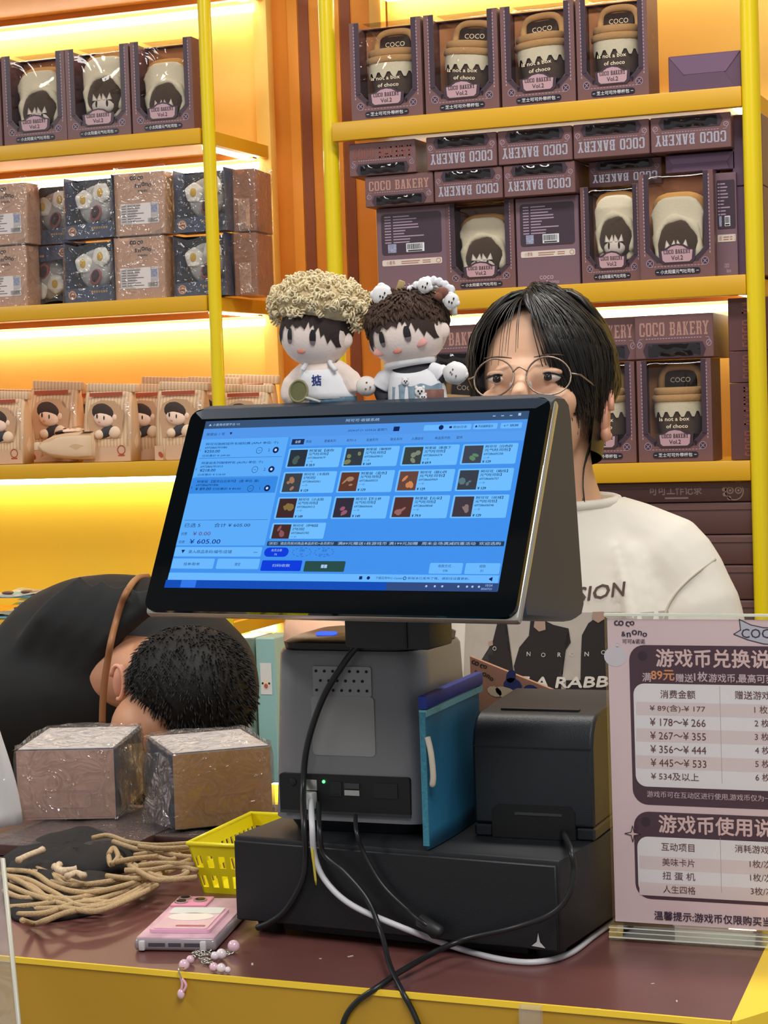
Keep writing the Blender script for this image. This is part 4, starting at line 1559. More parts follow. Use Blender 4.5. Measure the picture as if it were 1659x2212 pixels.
# cart text
for i, (t_, s1, s2, s3, s4) in enumerate([(66, '阿可可抱枕挂件毛绒玩偶 (APLF 单位: 个)', '6972866701086', '¥250.00', '已优惠价 ¥ 249.00'), (46.5, '阿里鼠系列咖啡杯包 (ALPLI 单位: 个)', '6972866701013', '¥218.00', '已优惠价 ¥ 218.00'), (27.5, '阿里鼠 【蓝天白云系列】 (盒 单位: 盒)', '6972866701006', '¥ 89.00', '已优惠价 ¥ 89.00')]):
    put_text(tx, s1, U(-158 + i * .2), U(t_ - 3), U(3.0), y_, 'l', width=U(78 if i == 0 else 66), bold=.02)
    put_text(tx, s2, U(-158), U(t_ - 6), U(2.0), y_, 'l', width=U(24), bold=.02)
    put_text(tx, s3, U(-158), U(t_ - 10.2), U(2.9), y_, 'l', width=U(17), bold=.02)
    if i < 2:
        put_text(tx, s4, U(-159), U(t_ - 14.4), U(2.2), y_, 'l', width=U(30), bold=.02)
    else:
        put_text(tx, s4, U(-139), U(t_ - 10.2), U(2.4), y_, 'l', width=U(30), bold=.02)
    put_text(tx, str(i + 1), U(-163), U(t_ - 8.5), U(2.2), y_)
    put_text(tx, '221'[i], U(-89), U(t_ - 10.3), U(2.8), y_)
    tx.annulus(U(-98.5), U(t_ - 9), U(2.9), U(3.3), y_)
    tx.rect(U(-100), U(-97), U(t_ - 9.15), U(t_ - 8.85), y_)
    tx.annulus(U(-81), U(t_ - 9), U(1.2), U(3.2), y_)
put_text(tx, '已选 5', U(-160), U(-20), U(4), y_, 'l', width=U(17))
put_text(tx, '合计 ¥ 605.00', U(-128), U(-20), U(4), y_, 'l', width=U(38))
put_text(tx, '优惠', U(-161.5), U(-28), U(3), y_)
put_text(tx, '应收', U(-162), U(-36), U(3), y_)
put_text(tx, '录入商品条码/编号/店铺', U(-149), U(-46), U(3.4), y_, 'l', width=U(46))
put_text(tx, '—', U(-76), U(-45), U(.4), y_, 'r', width=U(4))
tx.flat([(U(-157), U(-42.5)), (U(-155), U(-46)), (U(-153), U(-42.5))], y_)
put_text(tx, '挂单/取单', U(-142.5), U(-58), U(3), y_, 'c', width=U(17))
put_text(tx, '清空', U(-94), U(-58), U(3), y_, 'c')
put_text(tx, '收款方式…', U(113), U(-58.3), U(2.8), y_, 'c', width=U(15))
put_text(tx, '空格', U(113), U(-62.3), U(2.2), y_, 'c')
put_text(tx, '结账', U(147), U(-58.3), U(2.8), y_, 'c')
put_text(tx, 'F1', U(147), U(-62.3), U(2.2), y_, 'c')
for x, s in ((-51, '商品'), (-32, '套餐系列'), (-9, '系列1.0'), (11, '盲盒系列'), (35, '联名系列'), (56, '人偶娃衣'), (79, '新品系列包'), (100, '配件')):
    put_text(tx, s, U(x), U(63.5), U(2.8), y_, 'l')
put_text(tx, '收银台 1 号', U(-160), U(73.5), U(3), y_, 'l', width=U(20))
tx.flat([(U(-135), U(76.5)), (U(-133.5), U(73.8)), (U(-132), U(76.5))], y_)
put_text(tx, '2024-07-21 10:54:26 星期六', U(-10), U(73.5), U(2.6), y_, 'l', width=U(40))
tx.rect(U(36), U(42), U(72.8), U(77.4), y_)
tx.disc(U(83), U(75.2), U(2.4), y_)
put_text(tx, '下载应用中心 Center', U(48), U(-69.6), U(2.4), y_, 'l', width=U(26))
put_text(tx, '新版本已发布了哦，请前往设置更新。', U(79), U(-69.6), U(2.4), y_, 'l', width=U(58))
tx.annulus(U(76), U(-68.5), U(1), U(1.6), y_)
tx.disc(U(41), U(-68.5), U(1.6), y_)
tx.rect(U(32), U(35), U(-70), U(-67), y_)
tx.flat([(U(155), U(-68)), (U(158), U(-66.5)), (U(158), U(-70.5)), (U(155), U(-69))], y_)
tx.build('screen_lettering', ui('ink', 18, 40, 92), scr)
t2 = MB()
put_text(t2, '¥ 605.00', U(-150.5), U(-36.5), U(4.6), y_, 'l', width=U(33), bold=.012)
t2.build('total_amount', ui('navyink', 6, 30, 130), scr)
t2 = MB()
put_text(t2, '¥ 0.00', U(-149), U(-28.2), U(3.8), y_, 'l', width=U(19))
t2.build('discount_amount', ui('redink', 96, 60, 110), scr)
def btns(m, y):
    for x0_, x1_, z0_, z1_ in ((-164, -72, -49, -39.6), (-164, -119, -61, -51), (-116, -71.5, -61, -51), (97.5, 128.5, -64, -54), (131, 163, -64, -54)):
        m.flat(rrect(U(x0_), U(x1_), U(z0_), U(z1_), .001, 2), y)
    R_(m, -164.5, 163.5, -72, -65, y)
layer(btns, 'pale_buttons', ui('button', 108, 184, 255), -.0011)
layer(lambda m, y: [m.flat(rrect(U(66), U(88.5), U(72.5), U(78), .0008, 2), y), m.flat(rrect(U(90.5), U(117), U(72.5), U(78), .0008, 2), y) if 0 else None, m.flat(rrect(U(88.5), U(112), U(72.5), U(78), .0008, 2), y), m.flat(rrect(U(114), U(137), U(72.5), U(78), .0008, 2), y), m.flat(rrect(U(140), U(160), U(72.5), U(78), .0008, 2), y)][0], 'header_buttons', ui('button', 108, 184, 255), -.0011)
t2 = MB()
for x, s in ((91, '■ 前台日志'), (116, '● 开启副屏显示'), (143, '↩ 锁屏')):
    put_text(t2, s, U(x), U(74), U(2.5), -.0013, 'l', width=U(17 if x < 140 else 14), bold=.02)
t2.build('header_lettering', ui('ink', 18, 40, 92), scr)
layer(lambda m, y: (m.flat(rrect(U(-69), U(-28), U(-62.6), U(-52.4), .001, 2), y), m.flat(rrect(U(-69), U(-44), U(-49), U(-40), .0044, 4), y)), 'blue_buttons', ui('royal', 18, 62, 220), -.0011)
layer(lambda m, y: m.flat(rrect(U(-25), U(15.5), U(-63), U(-52.9), .001, 2), y), 'green_button', ui('olive', 44, 78, 74), -.0011)
def dashed(m, y):
    for cx_ in (-30.5, -8):
        for a in range(24):
            if a % 2:
                continue
            a0, a1 = a * math.pi / 12, (a + 1) * math.pi / 12
            m.line([(U(cx_ + 9.5 * math.cos(a0)), U(-44.5 + 4.2 * math.sin(a0))), (U(cx_ + 9.5 * math.cos(a1)), U(-44.5 + 4.2 * math.sin(a1)))], U(.35), y)
    put_text(m, '扫码', U(-30.5), U(-44), U(2.4), y, 'c'); put_text(m, 'F7', U(-30.5), U(-47.6), U(1.8), y, 'c')
    put_text(m, '会员', U(-8), U(-44), U(2.4), y, 'c'); put_text(m, 'Ctrl + F8', U(-8), U(-47.6), U(1.8), y, 'c')
layer(dashed, 'dashed_buttons', ui('ink2', 30, 70, 160), -.0012)
layer(lambda m, y: R_(m, -68, 163, -38.5, -34, y), 'ticker_bar', ui('ticker', 42, 62, 92), -.0012)
def tick(m, y):
    put_text(m, '（折扣）请店员核对商品单品折扣+会员积分', U(-66), U(-37.6), U(2.9), y, 'l', width=U(66), bold=.02)
    put_text(m, '满89元赠送1枚游戏币 满199元加赠', U(4), U(-37.6), U(2.9), y, 'l', width=U(78), bold=.02)
    put_text(m, '周末全场满减四重活动  欢迎选购', U(86), U(-37.6), U(2.9), y, 'l', width=U(74), bold=.02)
layer(tick, 'ticker_lettering', ui('paleink', 170, 200, 235), -.0014)
def tick2(m, y):
    put_text(m, '会员注册', U(-56.5), U(-44), U(2.6), y, 'c'); put_text(m, 'F6', U(-56.5), U(-47.8), U(2), y, 'c')
    put_text(m, '扫码收款', U(-48.5), U(-58.8), U(2.8), y, 'c', width=U(18))
    m.rect(U(-8), U(-5.2), U(-59.6), U(-56.4), y); m.rect(U(-4.8), U(-2), U(-59.6), U(-56.4), y)
layer(tick2, 'button_lettering', ui('paleink', 170, 200, 235), -.0014)
def tick3(m, y):
    put_text(m, '阿可可·收银系统', U(3), U(83.5), U(3), y, 'c', width=U(34))
    put_text(m, '▲ 小菱角收银平台 V2', U(-160), U(83.5), U(2.6), y, 'l', width=U(34))
    for x in (131, 139, 147, 155):
        m.rect(U(x), U(x + 2.6), U(84.4), U(85.2 if x != 155 else 87), y)
layer(tick3, 'title_lettering', ui('paleink', 170, 200, 235), -.0014)
def tick4(m, y):
    put_text(m, '10:54', U(156), U(-75.4), U(2.2), y, 'c'); put_text(m, '2024/7/21', U(154), U(-78.4), U(1.8), y, 'c')
    for x in (98, 106, 113, 128, 136, 141, 147):
        m.disc(U(x), U(-75.6), U(1.1), y, 6)
layer(tick4, 'tray_lettering', ui('paleink', 170, 200, 235), -.0014)
layer(lambda m, y: R_(m, -166, 60, -80, -72.2, y), 'task_bar', ui('task', 24, 78, 184), -.0012)
layer(lambda m, y: R_(m, 60, 164.5, -80, -72.2, y), 'task_tray', ui('tray', 52, 76, 128), -.0012)
layer(lambda m, y: R_(m, -149, -133, -79.5, -72.4, y), 'task_icon', ui('icon', 52, 120, 235), -.0013)
layer(lambda m, y: R_(m, -66, -53, 62, 67.6, y), 'active_tab', ui('tabdark', 30, 48, 88), -.0012)
layer(lambda m, y: (put_text(m, '全部', U(-59.5), U(63.4), U(2.8), y, 'c'), m.annulus(U(-81), U(57), U(0), U(1.3), y), m.annulus(U(-81), U(37.5), U(0), U(1.3), y), m.annulus(U(-81), U(18.5), U(0), U(1.3), y)), 'tab_lettering', ui('white', 200, 225, 255), -.0014)

# ---- receipt printer
pr0 = at_z(1025, 1806, ZD); pr1 = at_z(1298, 1815, ZD)
pw = .115
pyaw = PSI + .10
prn = thing('receipt_printer', 'black receipt printer beside the silver register base', 'printer', (pr0.x, pr0.y, ZD), pyaw)
PH = .119
pd = .135
poly = [(.0, .012), (.0, PH - .034), (.004, PH - .020), (.012, PH - .010), (.022, PH - .006), (pd, PH), (pd, 0.012)]
b = MB().prism([(y, z) for y, z in poly], 0, pw, 'yz')
pbod = b.build('printer_body', m_blk, prn, smooth=True)
bv = pbod.modifiers.new('bevel', 'BEVEL'); bv.width = .003; bv.segments = 2; bv.limit_method = 'ANGLE'
MB().box(.0015, pw - .0015, -.0009, .0005, PH - .0355, PH - .0345).build('lid_seam', mat('seam_black', rgb(10, 10, 12), .5), prn)
MB().box(.020, pw - .020, .028, .034, PH - .0055, PH - .0038).build('paper_slot', mat('slot_black', rgb(8, 8, 9), .5), prn)
for xx in (0, pw - .018):
    MB().rbox(xx, xx + .018, .0005, pd, 0, .0119, .002, 1).build('foot', m_blk, prn)
bay = MB().prism([(.018, .0005), (pw - .018, .0005), (pw - .018, .026), (pw - .022, .031), (.024, .031), (.018, .026)], -.0012, .004, 'xz').build('cable_bay', mat('bay_black', rgb(8, 9, 11), .6), prn)
MB().box(.040, .085, -.0018, -.0013, .022, .0245).build('port', mat('port_grey', rgb(52, 54, 58), .4), bay)

# ---- blue mesh zip pouch leaning between register and printer
pv = [at_z(918, 1838, ZD + .0005), None]
p_bl = at_z(923, 1836, ZD + .001)
p_dir = (at_z(1034, 1764, ZD + .001) - p_bl).normalized()
ptop = .150
pouch = thing('zip_pouch', 'blue mesh zip pouch standing between register and printer', 'pouch', (p_bl.x, p_bl.y, ZD + .001), math.atan2(p_dir.y, p_dir.x))
L, T, HP = (at_z(1040, 1758, ZD + .001) - p_bl).length, .004, .136
m_mesh = mat('blue_mesh', rgb(44, 120, 160), .5, noise=.25, nscale=900)
def pf(u, v):
    return (L * u, -T * math.sin(math.pi * min(1, u * 1.0)) * (.6 + .4 * math.sin(v * 3)), HP * v * (1 + .0 * u) + .022 * u * 0)
def ring_at(v):
    out = []
    for i in range(20):
        a = 2 * math.pi * i / 20
        out.append((L / 2 + L / 2 * math.cos(a), T * math.sin(a) * (1.2 - .5 * v) , HP * v))
    return out
MB().loft([ring_at(v / 8) for v in range(9)]).build('pouch_body', m_mesh, pouch, smooth='all')
MB().box(-.0004, L + .0006, -.0035, .0035, HP - .016, HP - .010).build('zip_tape', mat('pale_blue_tape', rgb(120, 190, 206), .6, noise=.3, nscale=500), pouch)
MB().rbox(-.001, L + .001, -.0045, .0045, HP - .0095, HP + .003, .002, 2).build('top_binding', mat('royal_blue_tape', rgb(24, 48, 140), .6), pouch, smooth=True)
MB().box(-.0022, -.0003, -.0028, .0028, .004, HP - .012).build('side_seam', mat('teal_seam', rgb(60, 136, 160), .6, noise=.4, nscale=400), pouch)
zp = MB().tube(smooth_path([(-.001, -.004, HP - .034), (-.004, -.008, HP - .048), (-.003, -.009, HP - .068), (-.001, -.007, HP - .078)], 4), [.0028] * 12 + [.002], 8).build('zip_pull', mat('ivory_cord', rgb(206, 196, 180), .7), pouch, smooth='all')
# ---- brown printed paper bag behind the printer
bgp = at_z(1020, 1500, ZD)
r = thing('paper_bag', 'brown printed paper bag leaning behind the printer', 'bag', (0, 0, 0))
Yb = pr0.y + .17
pl_ = [at_y(1015, 1418, Yb), at_y(1218, 1500, Yb), at_y(1218, 1560, Yb), at_y(1015, 1560, Yb)]
zlow = ZD + .0005
pts = [(pl_[0].x, pl_[0].z), (pl_[1].x, pl_[1].z), (pl_[1].x, zlow), (pl_[0].x, zlow)]
MB().prism(pts, Yb, Yb + .006, 'xz').build('bag_body', mat('kraft_bag', rgb(176, 128, 104), .7, noise=.15, nscale=60), r)
t = MB()
ang = math.atan2(pl_[1].z - pl_[0].z, pl_[1].x - pl_[0].x)
Mb = Matrix.Translation((pl_[0].x, Yb - .0005, pl_[0].z)) @ Matrix.Rotation(-ang, 4, 'Y')
logo(t, .017, -.010, .0052, 0, M=Mb)
t.build('logo_lettering', m_ink, r)
t = MB()
t.disc(.052, -.012, .010, 0, 12, rz=.0085, M=Mb); t.disc(.047, -.003, .005, 0, 10, rz=.007, M=Mb); t.disc(.072, -.010, .009, 0, 12, rz=.007, M=Mb)
t.build('blue_print', mat('blue_ink', rgb(40, 52, 110), .6), r)
t = MB()
t.disc(.050, -.021, .014, -.0002, 12, rz=.006, M=Mb); t.disc(.036, -.024, .008, -.0002, 10, rz=.005, M=Mb); t.disc(.080, -.019, .008, -.0002, 10, rz=.005, M=Mb)
t.build('cream_print', mat('cream_ink', rgb(210, 190, 160), .6), r)
# ---- papers and a white box stacked right of the printer
for i, (x0p, x1p, y0p, y1p, c, lab, cat_) in enumerate([(1285, 1345, 1520, 1640, (224, 214, 196), 'cream printed card standing behind the printer by the sign', 'card'), (1290, 1345, 1640, 1730, (226, 228, 226), 'white box between printer and sign', 'box')]):
    Yq = 2.03 + .03 * (1 - i)
    a_, b_ = at_y(x0p, y1p, Yq), at_y(x1p, y0p, Yq)
    o = thing('printed_card' if i == 0 else 'white_box', lab, cat_, (a_.x, Yq, 0))
    zlo = ZC + .0006
    MB().rbox(0, b_.x - a_.x, 0, .004 if i == 0 else .03, zlo, b_.z, .001, 1).build('body', mat('pale_card%d' % i, rgb(*c), .6), o)
    t = MB()
    for j in range(4):
        t.disc((b_.x - a_.x) * (.3 + .12 * (j % 3)), b_.z - .008 - j * .011, .0055, -.0006, 9, rz=.003, rot=.7 * j)
    t.build('print', mat('sepia_ink', rgb(70, 56, 48), .6), o)
# ------------------------------------------------------------------ sign on its acrylic stand
m_acr = film('clear_acrylic', (1, 1, 1, 1), rough=.03, refl=.6, base=.0)
m_acr_edge = mat('acrylic_edge', rgb(226, 232, 216), .15, spec=.8)
YS = at_z(1316, 2030, ZC).y + .003
sg = thing('sign_stand', 'pink game coin notice in a clear acrylic table stand', 'sign', (0, 0, 0))
sl = at_y(1313, 1330, YS)
sb = at_y(1326, 1992, YS)
x0 = sb.x
x1 = x0 + .208
zt_, zb0 = sl.z, sb.z
m_pink = mat('pink_paper', rgb(242, 216, 219), .55, noise=.03, nscale=12)
m_ppl = mat('plum_paper_print', rgb(84, 56, 68), .5)
m_ivory = mat('ivory_paper_print', rgb(248, 244, 246), .5)
m_row = mat('blush_row_print', rgb(238, 222, 222), .5)
m_brn = mat('brown_paper_ink', rgb(112, 66, 64), .5)
m_pnk2 = mat('rose_paper_ink', rgb(240, 206, 204), .5)
m_org = mat('orange_paper_ink', rgb(240, 160, 110), .5)
sheet = MB().box(x0 + .0015, x1 - .0015, YS, YS + .0006, zb0 + .001, zt_ - .003).build('printed_sheet', m_pink, sg)
MB().box(x0, x1, YS - .0032, YS - .0012, zb0, zt_).build('front_pane', m_acr, sg)
MB().box(x0, x1, YS + .0010, YS + .0030, zb0, zt_).build('rear_pane', m_acr, sg)
MB().box(x0 - .0006, x1, YS - .0030, YS + .0030, zt_ + .0002, zt_ + .0022).build('top_edge', m_acr_edge, sg)
b = MB()
prof = [(-.0065, 0), (-.0075, .004), (-.0040, zb0 - ZC - .0015), (.0045, zb0 - ZC - .0015), (.040, .010), (.046, .003), (.046, 0)]
b.prism([(YS + yy, ZC + .0003 + zz) for yy, zz in prof], x0 - .003, x1 + .003, 'yz')
b.build('acrylic_base', film('acrylic_base', (.93, .95, .88, 1), rough=.05, refl=1.3, base=.22), sg)
for zz, hh in ((.0035, .0012), (.0085, .0008), (.0125, .0010)):
    MB().box(x0 - .0028, x1 + .0028, YS - .0083, YS - .0078, ZC + zz, ZC + zz + hh).build('base_edge', m_acr_edge, sg)


def SP(px, py):
    p = at_y(px, py, YS - .0001)
    return p.x, p.z


def srect(l, t_, r_, b_):
    xa, za = SP(l, b_); xb, zb_2 = SP(l, t_)
    return (xa + xb) / 2, za, zb_2


def sround(name, l, t_, b_, m, y, right=None, rad=.012):
    xa = SP(l, (t_ + b_) / 2)[0]
    z1_, z0_ = SP(l, t_)[1], SP(l, b_)[1]
    xr = x1 - .006 if right is None else right
    return MB().flat(rrect(xa, xr, z0_, z1_, rad, 6), y).build(name, m, sheet)


def stext(mb, s, px, pyb, hpx, bold=0.0, y=None, wpx=None):
    x_, z_ = SP(px, pyb)
    h_ = SP(px, pyb - hpx)[1] - z_
    w_ = None if wpx is None else SP(px + wpx, pyb)[0] - x_
    put_text(mb, s, x_, z_, h_, YS - .0006 if y is None else y, 'l', bold=bold, width=w_)
    vs, fs, a0, a1, b0, b1 = glyphs(s, bold)
    return (a1 - a0) * h_ / (b1 - b0)


sround('notice_panel', 1363, 1393, 1737, m_ppl, YS - .0002, rad=.014)
sround('table_panel', 1371, 1476, 1698, m_ivory, YS - .0004, right=x1 - .010, rad=.010)
sround('notice_panel', 1371, 1752, 1940, m_ppl, YS - .0002, rad=.014)
sround('table_panel', 1378, 1806, 1932, m_ivory, YS - .0004, right=x1 - .010, rad=.010)
for yt in (1516, 1573, 1631):
    za, zb_2 = SP(1380, yt + 28)[1], SP(1380, yt)[1]
    MB().rect(SP(1374, yt)[0], x1 - .0105, za, zb_2, YS - .0005).build('table_row', m_row, sheet)
for yt in (1848, 1905):
    za, zb_2 = SP(1384, yt + 28)[1], SP(1384, yt)[1]
    MB().rect(SP(1381, yt)[0], x1 - .0105, za, zb_2, YS - .0005).build('table_row', m_row, sheet)
b = MB()
for yt, yb2 in ((1482, 1692), (1810, 1928)):
    xx = SP(1557, (yt + yb2) / 2)[0]
    b.rect(xx, xx + .0004, SP(1557, yb2)[1], SP(1557, yt)[1], YS - .00055)
b.build('table_line', mat('grey_line', rgb(190, 170, 172), .5), sheet)
w_ = MB()
stext(w_, '游戏币兑换说明', 1418, 1440, 38, .03)
stext(w_, '游戏币使用说明', 1424, 1798, 38, .03)
w_.build('title_lettering', m_pnk2, sheet)
w_ = MB()
stext(w_, '满', 1388, 1472, 19, .02)
stext(w_, '赠送', 1460, 1473, 18, .02)
stext(w_, '1枚', 1500, 1472, 21, .025)
stext(w_, '游戏币,最高可获赠6枚', 1531, 1474, 19, .02)
stext(w_, '游戏币可在互动区进行使用,游戏币仅为一次性', 1398, 1722, 14, .01)
w_.build('subtitle_lettering', mat('pale_rose_ink', rgb(226, 200, 206), .5), sheet)
w_ = MB()
stext(w_, '89元', 1407, 1469, 22, .03)
w_.build('price_lettering', m_org, sheet)
w_ = MB()
stext(w_, '消费金额', 1427, 1508, 18, .006)
stext(w_, '赠送游戏币', 1588, 1510, 18, .006)
for i, s in enumerate(['¥ 89(含)-¥ 177', '¥ 178～¥ 266', '¥ 267～¥ 355', '¥ 356～¥ 444', '¥ 445～¥ 533', '¥ 534及以上']):
    stext(w_, s, 1404 + i * .6, 1538 + i * 29.2, 16.5, .004, wpx=120 if i < 5 else 103)
    stext(w_, '%d 枚' % (i + 1), 1630 + i * .5, 1541 + i * 29.2, 17, .004)
stext(w_, '互动项目', 1429, 1837, 17, .006)
stext(w_, '消耗游戏币', 1588, 1841, 17, .006)
for i, (s, q_) in enumerate([('美味卡片', '1枚/次'), ('扭 蛋 机', '1枚/次'), ('人生四格', '3枚/次')]):
    stext(w_, s, 1431 + i, 1870 + i * 29.3, 17, .004, wpx=70)
    stext(w_, q_, 1620 + i, 1874 + i * 29.3, 17, .004)
w_.build('table_lettering', m_brn, sheet)
w_ = MB()
stext(w_, '温馨提示:游戏币仅限购买当日使用', 1414, 1986, 19, .02)
lx, lz = SP(1362, 1362)
logo(w_, lx, lz, .0058, YS - .0006)
stext(w_, '可可&诺诺', 1345, 1390, 10, .02)
stext(w_, 'COCO BAKERY', 1602, 1378, 20, .0)
w_.build('footer_lettering', mat('dark_plum_ink', rgb(62, 40, 66), .5), sheet)
# ribbon, bubbles, sparkle, corner screws
rb = [SP(*q) for q in ((1597, 1338), (1622, 1350), (1650, 1356), (1690, 1357), (1690, 1393), (1650, 1391), (1615, 1382), (1585, 1370), (1600, 1361))]
MB().flat(rb, YS - .00025).build('ribbon_print', mat('pale_ribbon', rgb(206, 208, 220), .5), sheet)
MB().line(rb + [rb[0]], .0009, YS - .0003).build('ribbon_outline', m_ppl, sheet)
c_ = SP(1320, 1418)
MB().disc(c_[0] + .004, c_[1], .0105, YS - .00025, 18, rz=.0092).build('bubble_print', mat('bubble_white', rgb(226, 220, 226), .5), sheet)
MB().annulus(SP(1334, 1393)[0], SP(1334, 1393)[1], .0016, .0022, YS - .00025, 12).build('bubble_print', MATS['bubble_white'], sheet)
b = MB()
for px, py in ((1388, 1417), (1395, 1775)):
    cx_, cz_ = SP(px, py)
    b.disc(cx_, cz_, .0046, YS - .0003, 16)
b.build('screw_print', mat('deep_plum_print', rgb(58, 40, 54), .5), sheet)
cx_, cz_ = SP(1367, 1801)
pts = []
for i in range(8):
    a = i * math.pi / 4
    rr_ = .0072 if i % 2 == 0 else .0020
    pts.append((cx_ + rr_ * math.cos(a), cz_ + rr_ * math.sin(a)))
MB().flat(pts, YS - .0006).build('sparkle_print', m_pnk2, sheet)
MB().line(pts + [pts[0]], .0008, YS - .0007).build('sparkle_outline', m_ppl, sheet)

# ------------------------------------------------------------------ yellow basket
fl_ = at_z(440, 1928, ZC)
rim_z = at_y(405, 1822, fl_.y - .006).z
zr_ = rim_z - ZC
rl = at_z(405, 1822, rim_z)
rbk = at_z(540, 1757, rim_z)
BDp = min(.24, (rbk - rl).length)
bk = thing('plastic_basket', 'small bright yellow slotted plastic basket behind the cash drawer', 'basket', (fl_.x, fl_.y, ZC), 0)
m_yel = mat('yellow_plastic', rgb(246, 232, 22), .35, coat=.2)
BWd = max(.05, (da.x + EN.x / EN.y * (fl_.y - da.y)) - fl_.x - 2 * (fl_.x - rl.x) - .004)
fl_out = fl_.x - rl.x
def wall_pts(side):
    o = fl_out
    if side == 'front': return lambda u, v: (-o * v + (BWd + 2 * o * v) * u, -.006 * v, zr_ * v)
    if side == 'back': return lambda u, v: (-o * v + (BWd + 2 * o * v) * u, BDp - .012 + .006 * v, zr_ * v)
    if side == 'left': return lambda u, v: (-o * v, -.006 * v + (BDp - .012 + .012 * v) * u, zr_ * v)
    return lambda u, v: (BWd + o * v, -.006 * v + (BDp - .012 + .012 * v) * u, zr_ * v)
def strip(mb, fn, u0, u1, v0, v1, nrm, th=.0016):
    c = [Vector(fn(u, v)) for u, v in ((u0, v0), (u1, v0), (u1, v1), (u0, v1))]
    n_ = Vector(nrm) * th
    vs = c + [p + n_ for p in c]
    mb.add(vs, [(0, 1, 2, 3), (7, 6, 5, 4), (0, 4, 5, 1), (1, 5, 6, 2), (2, 6, 7, 3), (3, 7, 4, 0)])
for side, nrm, ln in (('front', (0, 1, 0), BWd), ('back', (0, -1, 0), BWd), ('left', (1, 0, 0), BDp), ('right', (-1, 0, 0), BDp)):
    fn = wall_pts(side)
    mb = MB()
    bands = [(0, .12), (.36, .52), (.76, 1.0)]
    for v0, v1 in bands:
        strip(mb, fn, 0, 1, v0, v1, nrm)
    n_ = int(ln / .0105)
    for v0, v1 in ((.12, .36), (.52, .76)):
        for i in range(n_ + 1):
            u = i / n_
            strip(mb, fn, max(0, u - .22 / n_), min(1, u + .22 / n_), v0, v1, nrm)
    mb.build('slotted_wall', m_yel, bk)
MB().box(.001, BWd - .001, .001, BDp - .013, .0005, .002).build('basket_floor', m_yel, bk)
o_ = fl_out
rimp = [(-o_, -.006, zr_), (BWd + o_, -.006, zr_), (BWd + o_, BDp - .006, zr_), (-o_, BDp - .006, zr_), (-o_, -.006, zr_)]
mb = MB()
for p_, q_ in zip(rimp[:-1], rimp[1:]):
    mb.tube([p_, q_], .0024, 8)
mb.build('rim', m_yel, bk, smooth='all')

# ------------------------------------------------------------------ brown printed parcels lying flat, the wrapped boxes on them
m_parc = mat('cocoa_sleeve', rgb(88, 62, 58), .22, noise=.12, nscale=14, bump=.25, bscale=30)
PZ = .014
for i, (px, py, w1, d1, rz, lab, z_) in enumerate([(105, 1830, .172, .23, .0, 'flat cocoa brown parcel with doodle print under the left wrapped box', 0), (416, 1806, .128, .20, .0, 'flat cocoa brown parcel under the right wrapped box', 0)]):
    c = at_z(px, py, ZC + PZ)
    r = thing('flat_parcel', lab, 'parcel', (c.x, c.y, ZC), rz, 'flat brown parcels on the counter')
    MB().rbox(-w1 / 2, w1 / 2, 0, d1, .0004, PZ - .002 * i, .004, 2).build('parcel_body', m_parc, r, smooth=True)
    MB().grid(lambda u, v: ((u - .5) * w1 * 1.03, -.004 + d1 * 1.03 * v, PZ + .0012 - .002 * i + .0012 * math.sin(17 * u + 5 * v) * math.sin(9 * v)), 14, 10).build('clear_sleeve', m_wrap, r, smooth='all', fix=False)
    t = MB()
    for cx_, cz_, k_ in ((-.035, .022, 1.0), (-.005, .024, .9), (.035, .022, 1.4)):
        for rr_ in (.007, .0095):
            t.annulus(cx_, cz_, rr_ * k_, rr_ * k_ + .0008, 0, 20)
        t.line([(cx_ - .006 * k_, cz_), (cx_ - .001, cz_ + .003), (cx_ + .005 * k_, cz_ - .001)], .0008)
    Mx = Matrix.Translation((0, 0, PZ + .0004 - .002 * i)) @ Matrix.Rotation(math.radians(-90), 4, 'X')
    t2 = MB(); t2.add(t.v, t.f, Mx)
    t2.build('doodle_print', mat('taupe_ink', rgb(150, 134, 128), .5), r)


